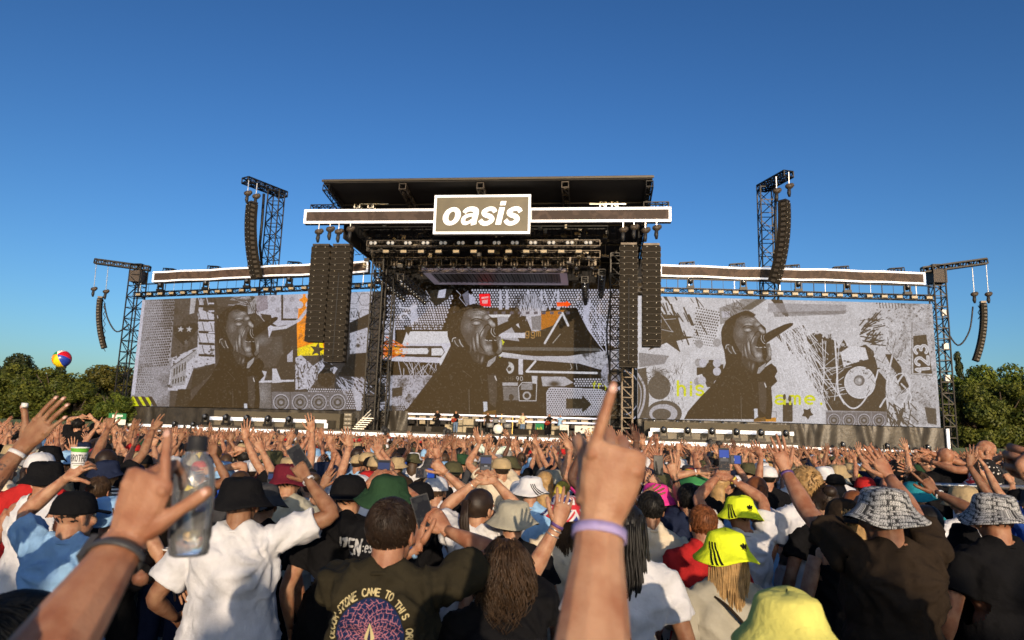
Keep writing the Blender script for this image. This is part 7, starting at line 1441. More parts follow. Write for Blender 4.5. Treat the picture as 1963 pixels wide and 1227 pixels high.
# tattoo ink on the raised forearm, none on the hand
ink = SKINS[2].copy(); ink.name = 'skin_tattooed'; nt = ink.node_tree; b = nt.nodes['Principled BSDF']; tc = nt.nodes.new('ShaderNodeTexCoord'); n = nt.nodes.new('ShaderNodeTexNoise'); n.inputs['Scale'].default_value = 26; n.inputs['Detail'].default_value = 2; n.inputs['Distortion'].default_value = 2.5; nt.links.new(tc.outputs['Object'], n.inputs[0])
r_ = nt.nodes.new('ShaderNodeMapRange'); r_.inputs[1].default_value = .52; r_.inputs[2].default_value = .56; nt.links.new(n.outputs[0], r_.inputs[0]); sx = nt.nodes.new('ShaderNodeSeparateXYZ'); nt.links.new(tc.outputs['Object'], sx.inputs[0]); lt = nt.nodes.new('ShaderNodeMath'); lt.operation = 'LESS_THAN'; lt.inputs[1].default_value = float(tt['R']['W'][2]) - .05; nt.links.new(sx.outputs[2], lt.inputs[0])
mu = nt.nodes.new('ShaderNodeMath'); mu.operation = 'MULTIPLY'; nt.links.new(r_.outputs[0], mu.inputs[0]); nt.links.new(lt.outputs[0], mu.inputs[1]); m7 = nt.nodes.new('ShaderNodeMath'); m7.operation = 'MULTIPLY'; m7.inputs[1].default_value = .7; nt.links.new(mu.outputs[0], m7.inputs[0]); old = b.inputs['Base Color'].links[0].from_socket; mx = nt.nodes.new('ShaderNodeMix'); mx.data_type = 'RGBA'; nt.links.new(m7.outputs[0], mx.inputs[0]); nt.links.new(old, mx.inputs[6]); mx.inputs[7].default_value = (.03, .03, .035, 1); nt.links.new(mx.outputs[2], b.inputs['Base Color']); tt['o'].data.materials[0] = ink
hd = H('person with short dark hair turning a cheek, cut off under the bottle arm', (24, 1266), 1.42, yaw=-20, hyaw=-35, skin=1, shirt='black', hair=('short', 'black'), seed=5)
yh = H('person in a pale yellow bucket hat close to the camera, below the neon hat wearer', (1512, 1232), 1.95, hat=('bucket', 'pale yellow'), hair=('long', 'blonde'), shirt='cream', skin=0, seed=6)
# left cluster
H('broad person in white tank top and black bucket hat seen from behind', (86, 922), 4.9, arms=(None, None), tank=True, shirt='white', hat=('bucket', 'black'), skin=1, hair=('crop', 'black'), bottom=('shorts', 'black'), g=1.12, seed=7)
cupman = H('person in light blue polo shirt and black cap holding up a green and white cup', (138, 992), 3.55, arms=(up_(126, 918, 3.75, pose='grip', n=(-.3, -1, .1), hint=(-.9, .2, -.3), thumb=(52, -10, -8, -10)), dict(to=(.42, .25, 1.32), el=(230, 1000, 3.7))), shirt='light blue', hat=('cap', 'black'), hair=('crop', 'black'), skin=0, hyaw=-25, g=1.08, seed=8)
bl = H('person in light blue striped bucket hat and black track top holding beer', (215, 1000), 3.85, arms=(None, up_(300, 1108, 3.85, pose='grip', n=(.5, -.8, 0))), shirtmat=CREST, hat=('bucket', 'light blue', dict(stripes=rad(-62))), hair=('short', 'brown'), sleeve=.9, skin=1, seed=9)
wt = H('stocky person in a white T-shirt and black bucket hat with one arm raised high', (462, 966), 3.6, arms=(dict(to=(-.34, .16, 1.04)), up_(589, 918, 3.75, pose='grip', n=(0, -1, .1), el=(622, 985, 3.66), bands=(('band', .012, 'white'),))), shirt='white', hat=('bucket', 'black'), hair=('crop', 'brown'), skin=2, g=1.20, seed=10, sleeve=.68)
H('person in dark grey bucket hat peeping past the white T-shirt wearer', (503, 970), 4.3, hat=('bucket', 'charcoal'), hair=('short', 'black'), shirt='black', seed=11)
z3 = H('person in black cap and plain black T-shirt beside the white T-shirt wearer', (668, 955), 4.0, hat=('cap_back', 'black'), hair=('crop', 'black'), shirt='black', g=1.12, arms=(None, None), bottom=('shorts', 'black'), seed=12)
zn = H('person in olive green cap and black gothic-print T-shirt raising a phone', (742, 960), 3.75, arms=(up_(706, 930, 4.05, pose='grip', n=(-.6, -.8, 0)), up_(765, 930, 4.1, pose='grip', n=(.6, -.8, 0))), hat=('bucket', 'forest'), hair=('crop', 'brown'), shirtmat=ZEN, shirt='black', skin=1, seed=13)
vo = H('person in dark olive T-shirt with a spiral back print, filming with both arms bent', (746, 1022), 2.62, arms=(up_(800, 1052, 2.9, pose='relaxed', n=(-.75, -.6, 0), dir=((800, 1052, 2.9), (806, 990, 2.95)), bands=(('band', .02, 'light blue'),)), up_(858, 1018, 2.92, pose='relaxed', n=(.55, -.8, .2), dir=((858, 1018, 2.92), (824, 978, 2.95)), el=(925, 1085, 2.72))), hair=('short', 'dark brown'), skin=1, shirtmat=VOLC, shirt='dark olive', hyaw=-14, g=1.06, bottom=('trousers', 'black'), seed=14, sleeve=.62)
cb = H('person with curly brown bob in black T-shirt raising a braceleted arm', (968, 1100), 2.75, arms=(None, up_(1068, 1008, 3.0, pose=[(18, 14, 10), (14, 18, 10), (20, 24, 12), (22, 24, 12)], dir=((1068, 1008, 3.0), (1084, 955, 3.02)), n=(.1, -1, .1), bands=(('beads', .02, 'w'), ('beads', .045, 'w'), ('band', .0, 'purple')), el=(1052, 1080, 2.9))), hair=('bob', 'brown'), skin=0, shirt='black', seed=15)
th = H('person in khaki tan bucket hat standing behind the curly-haired one', (982, 1005), 4.1, hat=('bucket', 'stone'), hair=('curly', 'dark brown'), shirt='black', skin=0, seed=16)
pn = H('person with long dark ponytail in a white top holding a phone in both hands', (915, 978), 4.25, arms=(up_(912, 925, 4.5, pose='grip', n=(-.7, -.7, 0), bands=(('beads', .03, 'w'),)), up_(950, 925, 4.5, pose='grip', n=(.7, -.7, 0))), hair=('ponytail', 'dark brown'), shirt='white', skin=0, hyaw=-38, seed=17)
H('person in union flag bucket hat and cream T-shirt beside the pointing hand', (1083, 990), 4.5, hat=('bucket', 'navy'), hatmat=UNION, hair=('long', 'brown'), shirt='cream', skin=0, bottom=('shorts', 'denim'), seed=18)
H('person with very long black braids in a white top behind the pointing arm', (1200, 1020), 3.2, hair=('braids', 'black'), shirt='white', skin=3, seed=19)
H('person in cream top raising a bangled arm behind the pointing hand', (1248, 980), 4.6, arms=(up_(1230, 955, 4.8, pose='relaxed', bands=(('beads', .03, 'w'), ('beads', .06, 'w'))), None), hair=('short', 'black'), shirt='cream', skin=3, seed=20)
H('person in bright pink bucket hat and black jacket', (1258, 962), 5.3, hat=('bucket', 'pink'), hair=('long', 'dark brown'), shirt='black', sleeve=.95, arms=(None, up_(1266, 930, 5.5, pose='fist')), seed=21)
H('person in navy T-shirt reaching a pale arm with black watch up high', (1322, 962), 5.0, arms=(up_(1293, 915, 5.2, pose='two', el=(1292, 985, 5.1), bands=(('watch', .03, 'black'),)), None), hair=('short', 'black'), shirt='navy', bottom=('shorts', 'khaki'), seed=22)
ng = H('person in neon bucket hat and white T-shirt raising a phone with both arms', (1420, 990), 4.7, arms=(up_(1374, 915, 4.95, pose='grip', n=(-.5, -.8, 0), el=(1345, 975, 4.8)), up_(1402, 918, 4.95, pose='grip', n=(.6, -.7, 0), el=(1470, 960, 4.85), bands=(('band', .02, 'yellow'), ('band', .05, 'white')))), hat=('bucket', 'neon yellow', dict(stripes=rad(200), logo=rad(-78))), hair=('crop', 'brown'), shirt='white', skin=1, g=1.12, seed=23)
nb_ = H('person in neon bucket hat with blonde hair and washed stone T-shirt', (1392, 1072), 3.3, hat=('bucket', 'neon yellow', dict(stripes=rad(205), logo=rad(-62))), hair=('long', 'blonde'), shirtmat=WASH, shirt='stone', skin=0, seed=24, g=1.0)
mb = MB(); so = nb_['o']; s_ = nb_['s']; pts = [(-.10, -.05, 1.47), (-.04, -.135, 1.43), (.06, -.165, 1.32), (.15, -.15, 1.18), (.19, -.05, 1.05)]
mb.tube(list(sm(np.array(pts) * s_, 14)), [.018] * 14, 4, ry=[.006] * 14, side=(0, -1, 0)); mb.build('bag_strap', cloth('brown'), so)
oh = H('person in a hat covered in woven words and brown-black T-shirt, raising both arms', (1700, 992), 3.25, arms=(up_(1507, 905, 3.7, pose='open', dir=((1507, 905, 3.7), (1488, 848, 3.72)), n=(-.1, -1, .1), el=(1560, 1010, 3.45), bands=(('band', .015, 'purple'),)), up_(1700, 905, 3.75, pose='open', dir=((1700, 905, 3.75), (1664, 850, 3.8)), n=(0, -1, .1), spread=8, el=(1760, 985, 3.5))), hat=('bucket', 'black'), hatmat=HATW, hair=('crop', 'dark brown'), shirt='brown', skin=1, hyaw=16, g=1.15, seed=25)
H('person in a hat covered in woven words and black T-shirt, arms lowered', (1908, 996), 3.75, arms=(None, None), hat=('bucket', 'black'), hatmat=HATW, hair=('crop', 'dark brown'), shirt='black', skin=1, g=1.12, seed=26)
H('person in white T-shirt with curly fair hair and black shorts', (1546, 932), 5.0, arms=(None, None), hair=('curly', 'blonde'), shirt='white', bottom=('shorts', 'black'), skin=1, g=1.1, seed=27)
H('person in dark brown cap, black tank top and denim skirt', (1618, 1000), 4.1, tank=True, hat=('cap_back', 'brown'), hair=('long', 'blonde'), shirt='black', bottom=('shorts', 'denim'), skin=0, seed=28)
H('person with dark hair tied in a bun', (1582, 965), 4.9, hair=('bun', 'dark brown'), shirt='black', skin=0, seed=29)
H('person with close-cropped dark hair in black T-shirt pointing a brown arm', (1778, 1010), 4.1, arms=(None, up_(1795, 945, 4.35, pose='point', dir=((1795, 945, 4.35), (1768, 915, 4.4)), n=(.3, -.9, .2), el=(1838, 985, 4.2), bands=(('band', .02, 'white'),))), hair=('crop', 'black'), shirt='black', skin=3, seed=30)
H('person in tan wide-brimmed bucket hat and white shirt', (1850, 966), 5.4, hat=('bucket', 'tan'), hair=('short', 'black'), shirt='white', seed=31)
H('person in red and white scribbled cap', (1882, 926), 7.2, hat=('bucket', 'red'), hatmat=REDW, hair=('short', 'brown'), shirt='black', seed=32)
H('person in shiny teal hooded jacket', (1756, 955), 6.0, hat=('bucket', 'teal'), hair=('crop', 'brown'), shirt='teal', seed=33)
H('person raising one open hand in front of the railing', (1762, 930), 6.6, arms=(None, up_(1748, 905, 6.7, pose='open', bands=(('band', .02, 'black'),))), hair=('short', 'brown'), shirt='black', seed=34)
# on the low viewing platform by the railing
PLZ = .42
b1 = H('bald bearded person in black shirt with white dots, leaning back and pointing at the stage', (1884, 866), 7.4, base=PLZ, yaw=62, hyaw=8, hpitch=12, arms=(dict(to=(-.12, .5, 1.50), pose='relaxed'), dict(to=(.02, .56, 1.62), pose='point')), hair=('bald', ''), shirtmat=DOTS, shirt='black', skin=1, g=1.15, seed=35)
H('bald person in black T-shirt with back turned by the railing', (1812, 880), 7.6, base=PLZ - .12, yaw=6, hair=('bald', ''), shirt='black', skin=1, g=1.15, seed=36)
H('person in dark shirt at the end of the viewing platform with an arm raised', (1942, 888), 7.8, base=PLZ, arms=(up_(1925, 872, 8.0, pose='fist'), None), hair=('short', 'black'), shirt='charcoal', skin=2, seed=37)
pf = at(1880, 900, 7.7); tag(MB().box((pf[0], 7.7, PLZ / 2), (2.6, 1.5, PLZ)).build('viewing_platform', DECK, None, (pf[0], 7.7, 0)), 'low black viewing platform under the bald pointing person', 'platform')
ra_ = empty('crowd_railing', (at(1870, 930, 6.9)[0], 6.9, 0), 'grey metal crowd railing before the viewing platform', 'railing'); x0_, x1_ = at(1770, 915, 6.9)[0], at(2000, 930, 6.9)[0]
for z in (1.12 + .53, 1.0 + .2, .7): mb = MB(); mb.bar((x0_, 6.9, z), (x1_, 6.9, z), .022, 0, 8); part(mb, 'rail', ALU, ra_)
for i in range(5): x = x0_ + (x1_ - x0_) * i / 4; mb = MB(); mb.bar((x, 6.9, 0), (x, 6.9, 1.65), .022, 0, 8); part(mb, 'post', ALU, ra_)
# second row, picked out in the photograph
H('person in black bucket hat further back behind the tank top wearer', (95, 880), 7.2, hat=('bucket', 'black'), hair=('crop', 'black'), shirt='khaki', seed=38)
H('person in navy bucket hat near the green and white cup', (203, 912), 6.2, hat=('bucket', 'navy'), hair=('crop', 'brown'), shirtmat=STRP, shirt='black', seed=39)
H('person with short ginger brown hair below the navy bucket hat', (188, 945), 5.4, hair=('short', 'brown'), shirt='black', skin=1, seed=40)
H('person in beige T-shirt with dark ginger hair at the frame edge', (8, 905), 6.4, hair=('short', 'ginger'), shirt='cream', seed=41)
ph1 = H('person in stone T-shirt and burgundy bucket hat holding a phone low', (553, 925), 5.2, arms=(up_(528, 950, 5.3, pose='grip', bands=(('band', .02, 'yellow'),)), None), hat=('bucket', 'burgundy'), hair=('crop', 'black'), shirt='stone', seed=42)
H('person in light blue bucket hat between bottle and raised white sleeve', (424, 912), 6.6, hat=('bucket', 'light blue'), hair=('short', 'brown'), shirt='royal blue', arms=(None, up_(414, 900, 6.5, pose='open', bands=(('band', .02, 'white'),))), seed=43)
H('person in white bucket hat with black stripes', (1016, 945), 5.8, hat=('bucket', 'white', dict(stripes=rad(-90))), hair=('short', 'dark brown'), shirt='light blue', seed=44)
H('person in black cap worn backwards with flexed bare arm over the crowd', (803, 962), 4.7, hat=('cap_back', 'black'), hair=('crop', 'black'), shirt='black', arms=(None, up_(852, 905, 4.8, pose='fist', el=(890, 950, 4.8), bands=(('beads', .02, 'w'),))), seed=45)
H('person in pale grey hooded top behind the backwards black cap', (835, 945), 5.6, hat=('cap', 'white'), hair=('short', 'brown'), shirt='white', seed=46)
H('person in khaki cap watching beside the flexed arm', (868, 910), 6.9, hat=('cap_back', 'olive'), hair=('short', 'brown'), shirt='white', seed=47)
H('person in straw yellow cap among raised arms', (722, 897), 7.5, hat=('cap', 'tan'), hair=('short', 'brown'), shirt='black', seed=48)
H('person with brown hair in a bun-like knot beside the neon hats', (1450, 945), 5.6, hair=('ponytail', 'ginger'), shirt='light blue', seed=49)
H('person in red, gold and green banded bucket hat', (1332, 925), 6.6, hat=('bucket', 'red'), hatmat=RASTA, hair=('crop', 'black'), shirt='black', arms=(up_(1338, 905, 6.4, pose='open', bands=(('band', .02, 'white'),)), None), seed=50)
H('person in burgundy T-shirt half hidden behind the neon hats', (1348, 1010), 4.2, hair=('short', 'ginger'), shirt='red', skin=1, seed=51)
H('person with one watch-strapped finger pointing up before the side stage', (470, 880), 8.5, arms=(None, up_(468, 862, 8.4, pose='point', bands=(('watch', .02, 'black'),))), hair=('short', 'black'), shirt='white', seed=52)
H('person in black T-shirt with white lettering behind the word hat', (1662, 985), 4.6, hair=('long', 'brown'), shirtmat=STORE, shirt='black', seed=53)
# riders on shoulders further away
c1 = H('person in black T-shirt on shoulders with arms flung wide by the trees', (150, 817), 11.0, base=.42, arms=(up_(152, 800, 11.0, pose='two'), up_(178, 803, 11.0, pose='point')), hair=('short', 'black'), shirt='black', seed=54)
c2 = H('shirtless person on shoulders by the trees', (184, 824), 11.6, base=.42, shirtless=True, arms=(up_(172, 826, 11.7, pose='fist'), None), hair=('short', 'brown'), skin=0, yaw=-40, seed=55)
H('person carrying the black T-shirt rider', (150, 850), 11.02, hair=('short', 'brown'), shirt='grey', lod=1, seed=56); H('person carrying the shirtless rider', (184, 852), 11.62, hat=('cap', 'grey'), shirt='navy', lod=1, seed=57)
c3 = H('person draped in a green leafy patterned flag with both arms spread', (945, 848), 15.0, base=.15, arms=(up_(928, 840, 15, pose='open'), up_(975, 838, 15, pose='open')), hair=('short', 'black'), shirtmat=LEAFY, shirt='green', sleeve=.7, seed=58)

# ------------------------------------------------------------------ things people hold
R6 = random.Random(3)
phone('phone with a blue screen held high by the white-shirted neon hat wearer', at(1388, 880, 4.97), (0, .1, 1), (0, -1, -.05), 'blue', 1.0)
phone('phone in a patterned case filmed with by the spiral print wearer', at(812, 985, 2.93), (-.35, .2, .9), (.3, -1, .1), 'dark', 1.0)
phone('phone showing the stage above the olive green cap', at(735, 908, 4.12), (0, .1, 1), (0, -1, 0), 'stage', 1.0)
phone('phone held upright by the person with the long ponytail', at(931, 896, 4.52), (0, .1, 1), (0, -1, 0), 'stage', 1.0)
phone('phone in the raised hand of the white T-shirt wearer', at(574, 880, 3.8), (-.6, .1, .8), (.2, -1, 0), 'dark', 1.0)
phone('phone held upright beside the dark burgundy bucket hat', at(522, 925, 5.28), (0, .1, 1), (0, -1, 0), 'stage', 1.0)
phone('phone held sideways near the backwards black cap', at(817, 907, 5.3), (0, .1, 1), (0, -1, 0), 'blue', 1.0, True)
phone('phone beside the striped shirt near the bottle', at(253, 925, 4.4), (.05, .1, 1), (0, -1, 0), 'dark', 1.0)
phone('phone in a grey cover raised behind the pink bucket hat', at(1262, 892, 5.6), (0, .1, 1), (0, -1, 0), 'dark', 1.0)
phone('phone in landscape next to the blue-screened one', at(1405, 881, 5.9), (0, .1, 1), (0, -1, 0), 'blue', 1.0, True)
# water bottle
wm, nt, b = _nodes('clear_plastic'); b.inputs['Base Color'].default_value = (.93, .96, .98, 1); b.inputs['Roughness'].default_value = .04; b.inputs['Transmission Weight'].default_value = .0; b.inputs['Specular IOR Level'].default_value = .9
tr = nt.nodes.new('ShaderNodeBsdfTransparent'); tr.inputs[0].default_value = (.975, .98, .98, 1); gl = nt.nodes.new('ShaderNodeBsdfGlossy'); gl.inputs['Roughness'].default_value = .2; fr = nt.nodes.new('ShaderNodeFresnel'); fr.inputs[0].default_value = 1.5; ad = nt.nodes.new('ShaderNodeMath'); ad.operation = 'MULTIPLY_ADD'; ad.inputs[1].default_value = 1.0; ad.inputs[2].default_value = .07; nt.links.new(fr.outputs[0], ad.inputs[0])
nz = nt.nodes.new('ShaderNodeTexNoise'); nz.inputs['Scale'].default_value = 22; tcx = nt.nodes.new('ShaderNodeTexCoord'); nt.links.new(tcx.outputs['Object'], nz.inputs[0]); bpx = nt.nodes.new('ShaderNodeBump'); bpx.inputs['Strength'].default_value = .5; bpx.inputs['Distance'].default_value = .01; nt.links.new(nz.outputs[0], bpx.inputs['Height']); nt.links.new(bpx.outputs[0], gl.inputs[1])
mxs = nt.nodes.new('ShaderNodeMixShader'); nt.links.new(ad.outputs[0], mxs.inputs[0]); nt.links.new(tr.outputs[0], mxs.inputs[1]); nt.links.new(gl.outputs[0], mxs.inputs[2]); df = nt.nodes.new('ShaderNodeBsdfDiffuse'); df.inputs[0].default_value = (.8, .8, .8, 1); m2s = nt.nodes.new('ShaderNodeMixShader'); m2s.inputs[0].default_value = .09; nt.links.new(mxs.outputs[0], m2s.inputs[1]); nt.links.new(df.outputs[0], m2s.inputs[2]); nt.links.new(m2s.outputs[0], [x for x in nt.nodes if x.type == 'OUTPUT_MATERIAL'][0].inputs[0])
bb = at(361, 1068, 1.09); bo = empty('water_bottle', bb, 'clear plastic water bottle with dark cap and dark label gripped above the crowd', 'water bottle'); bo.rotation_euler = (rad(-4), rad(-3), 0); k_ = .93
mb = MB(); mb.lathe([(.001, .004), (.022, .001), (.029, .004), (.0315, .014), (.0300, .022), (.0318, .030), (.0300, .038), (.0318, .046), (.0320, .092), (.0318, .112), (.0315, .126), (.0295, .142), (.0225, .156), (.0150, .163), (.0135, .168), (.0135, .174)], 36, c=(0, 0, 0)); mb.v = [v * k_ for v in mb.v]; mb.build('bottle_body', wm, bo)
LBL = mat('bottle_label', (.02, .02, .02), .3, 0, .4, 30, spec=.5); mb = MB(); mb.lathe([(.0324, .030), (.0324, .070)], 40); mb.f = [q for i, q in enumerate(mb.f) if not (26 <= i <= 39)]; mb.m = [0] * len(mb.f); mb.sm = [True] * len(mb.f); mb.v = [v * k_ for v in mb.v]; mb.build('label', LBL, bo)
mb = MB(); mb.lathe([(.001, .194), (.0145, .193), (.0160, .190), (.0160, .172), (.0172, .171), (.0172, .168), (.001, .168)], 24); mb.v = [v * k_ for v in mb.v]; mb.build('cap', RUBBER, bo)
mb = MB(); mb.lathe([(.0145, .165), (.0180, .165), (.0180, .162), (.0145, .162)], 24); mb.v = [v * k_ for v in mb.v]; mb.build('neck_ring', wm, bo)
wmat, nt, b = _nodes('water'); b.inputs['Base Color'].default_value = (.95, .97, 1, 1); b.inputs['Roughness'].default_value = .0; b.inputs['IOR'].default_value = 1.33; b.inputs['Transmission Weight'].default_value = 1.0
mb = MB(); mb.lathe([(.001, .006), (.024, .005), (.0295, .016), (.0300, .040), (.0298, .044), (.001, .044)], 28); mb.v = [v * k_ for v in mb.v]; mb.build('water', wmat, bo)
mb = MB(); ww = 0
P = Paint(200, 60); P.text('SMOOTH', (6, 46), 34, 7, (.35, .35, .34), sx=.62); lm = screen_mat('label_print', P.a * 0, (.3, .3, .3), 0)
for i, ch in enumerate('ROCK'):
    pass
# cups
CUPG, CUPW = mat('cup_green', (.10, .36, .03), .35, 0, .05), mat('cup_white', (.68, .68, .66), .35, 0, .04)
cb_ = at(148, 905, 3.78); co = empty('plastic_cup', cb_, 'green and white plastic cup lettered BROTHERS held up over the crowd', 'cup'); k_ = 1.0
P = Paint(420, 170, (.66, .66, .65)); P.poly([(0, 0), (420, 0), (420, 34), (0, 24)], (.10, .38, .03)); P.poly([(250, 170), (420, 60), (420, 170)], (.10, .38, .03)); P.poly([(0, 150), (250, 170), (0, 170)], (.10, .38, .03)); P.text('BROTHERS', (72, 92), 44, 8, (.02, .02, .02), sx=.56); P.line([(90, 108), (240, 108)], 5, (.1, .1, .1)); P.line([(120, 122), (220, 122)], 4, (.2, .35, .15))
cm, nt, b = _nodes('cup_print'); t = nt.nodes.new('ShaderNodeTexImage'); t.image = image_from('cup_art', P.a); uvn = nt.nodes.new('ShaderNodeUVMap'); nt.links.new(uvn.outputs[0], t.inputs[0]); nt.links.new(t.outputs[0], b.inputs['Base Color']); b.inputs['Roughness'].default_value = .35
mb = MB(); n = 32; mb.lathe([(.030, 0), (.0425, .125)], n); o = mb.build('cup_body', cm, co); uv = o.data.uv_layers.new(name='UVMap')
for p in o.data.polygons:
    j = p.index % n
    for q, li in enumerate(p.loop_indices): uv.data[li].uv = ((j + (1 if q in (1, 2) else 0)) / n * 1.25 - .62 + .0, 0 if q < 2 else 1)
t.extension = 'EXTEND'
mb = MB(); mb.lathe([(.0420, .124), (.0440, .126), (.0440, .130), (.0415, .130), (.0405, .120)], 32); mb.build('rim', CUPW, co); mb = MB(); mb.lathe([(.001, .002), (.030, .002)], 32); mb.build('cup_base', CUPW, co)
c2_ = at(326, 1078, 3.8); co = empty('paper_cup', c2_ - np.array([0, 0, .06]), 'brown beer cup with a pale rim held low by the track top wearer', 'cup'); mb = MB(); mb.lathe([(.001, 0), (.029, 0), (.042, .125), (.039, .125), (.030, .02)], 24); mb.build('cup_body', mat('beer', (.14, .055, .02), .25, 0, .1), co); mb = MB(); mb.lathe([(.0415, .122), (.0445, .125), (.0440, .132), (.0400, .130)], 24); mb.build('rim', CUPW, co)
# ground litter seen between legs
for i, (px, py) in enumerate(((878, 1198), (855, 1188), (580, 1205), (1000, 1215))):
    p = atz(px, py, .04); mb = MB(); mb.tube([p, p + np.array([.11, .03, .005])], [.03, .042], 14, caps=False); tag(mb.build('empty_cup', CUPW, None, p), ['crushed white cup on the ground beside the spiral print wearer', 'second pale cup lying behind the first on the bare ground', 'pale cup lying between the legs near the white T-shirt wearer', 'pale cup on the ground near the curly-haired person'][i], 'cup', 'cups littering the ground')
# white bottle cap pinched by the tattooed hand
p = at(47, 781, 2.6); mb = MB(); mb.tube([p, p + np.array([0, 0, .016])], [.011, .011], 14); mb.ell(p + np.array([.006, -.002, .006]), (.006, .006, .004)); tag(mb.build('bottle_cap', CUPW, None, p), 'small white bottle cap held on the raised thumb', 'bottle cap')
# ------------------------------------------------------------------ the nearer crowd: individuals from shared bodies
RC = random.Random(21)
POSES = {'raising both open hands': lambda r: (dict(to=(-.26, .22, 1.98), pose='open'), dict(to=(.24, .24, 2.02), pose='open')), 'with one hand in the air': lambda r: (None, dict(to=(.20, .26, 2.04), pose='open')), 'pointing up with one arm': lambda r: (dict(to=(-.18, .3, 2.02), pose='point'), None), 'clapping overhead': lambda r: (dict(to=(-.05, .26, 1.96), pose='open', n=(-1, -.3, 0)), dict(to=(.06, .26, 1.96), pose='open', n=(1, -.3, 0))), 'holding hands up high and wide': lambda r: (dict(to=(-.42, .16, 1.92), pose='open'), dict(to=(.44, .14, 1.93), pose='open')), 'punching a fist up': lambda r: (None, dict(to=(.22, .22, 2.0), pose='fist')), 'with arms down': lambda r: (None, None), 'throwing both fingers up': lambda r: (dict(to=(-.2, .3, 2.0), pose='point'), dict(to=(.26, .2, 1.98), pose='two')), 'holding a hand beside the head': lambda r: (dict(to=(-.30, .22, 1.80), pose='relaxed'), None)}
PN = list(POSES); PW = [17, 16, 15, 4, 13, 7, 20, 12, 8]
protos = {}
HATSP = [None, None, None, None, ('bucket', 'black'), ('bucket', 'black'), ('cap', 'black'), ('bucket', 'charcoal'), ('bucket', 'white'), ('bucket', 'tan'), ('bucket', 'navy'), ('bucket', 'light blue'), ('cap', 'black'), ('cap', 'white'), ('cap', 'red'), ('bucket', 'olive'), ('cap', 'tan'), ('bucket', 'forest'), ('cap_back', 'navy'), ('bucket', 'stone'), None]
HAIRP = [('short', 'black'), ('short', 'dark brown'), ('short', 'brown'), ('crop', 'dark brown'), ('long', 'brown'), ('long', 'blonde'), ('ponytail', 'dark brown'), ('bun', 'brown'), ('short', 'ginger'), ('bald', ''), ('short', 'grey'), ('long', 'black'), ('curly', 'brown')]
SHIRTP = ['black'] * 9 + ['white'] * 4 + ['charcoal'] * 2 + ['navy', 'navy', 'grey', 'charcoal', 'olive', 'cream', 'light blue', 'royal blue', 'red', 'green', 'brown', 'tan', 'stone', 'burgundy', 'yellow', 'pink', 'khaki', 'denim', 'navy', 'brown', 'charcoal']
def get_proto(pose, k):
    key = (pose, k)
    if key not in protos:
        a = POSES[pose](RC); a = tuple(None if q is None else dict(q, to=tuple(np.array(q['to']) + [RC.uniform(-.22, .22), RC.uniform(-.08, .22), RC.uniform(-.26, .06)]), ldir=(RC.uniform(-.5, .5), RC.uniform(-.1, .7), 1)) for q in a)
        i = person('p', (0, -300 - len(protos)), None, h=1.75, arms=a, lod=1, seed=len(protos) + 100, bottom=('trousers', 'black'), hair=None, hat=None); o = i['o']; ch = {c.name.split('.')[0]: c.data for c in o.children}
        protos[key] = (o.data, ch); 
        for c in list(o.children): bpy.data.objects.remove(c)
        bpy.data.objects.remove(o)
    return protos[key]
PIECE = {}
def piece(kind, spec):
    key = (kind, spec)
    if key not in PIECE:
        tmp = bpy.data.objects.new('t', None); hx = lambda v: np.asarray(v) + np.array([0, .012, 1.635])
        if kind == 'hat': hats(tmp, spec, None, hx, RC.randint(0, 99), 1)
        else: hats(tmp, None, spec, hx, RC.randint(0, 99), 1)
        c = [o for o in bpy.data.objects if o.parent == tmp]; PIECE[key] = (c[0].data, c[0].name.split('.')[0]) if c else None
        for o in c: bpy.data.objects.remove(o)
        bpy.data.objects.remove(tmp)
    return PIECE[key]
used = set(); NMID = 225; spots = []; taken = list(PPL); tries = 0
LIMX = lambda y: y * (PHW / 2 / FPX) * 1.02 + .3
while len(spots) < NMID and tries < 60000:
    tries += 1; y = 5.4 + 8.2 * RC.random() ** .8; x = RC.uniform(-1, 1) * LIMX(y)
    if any((x - a) ** 2 + (y - b) ** 2 < .235 + .012 * y * .5 for a, b in taken): continue
    if x > 3.9 and 6.7 < y < 8.6 and x > .5 * y: continue
    taken.append((x, y)); spots.append((x, y))
spots.sort(key=lambda p: p[1])
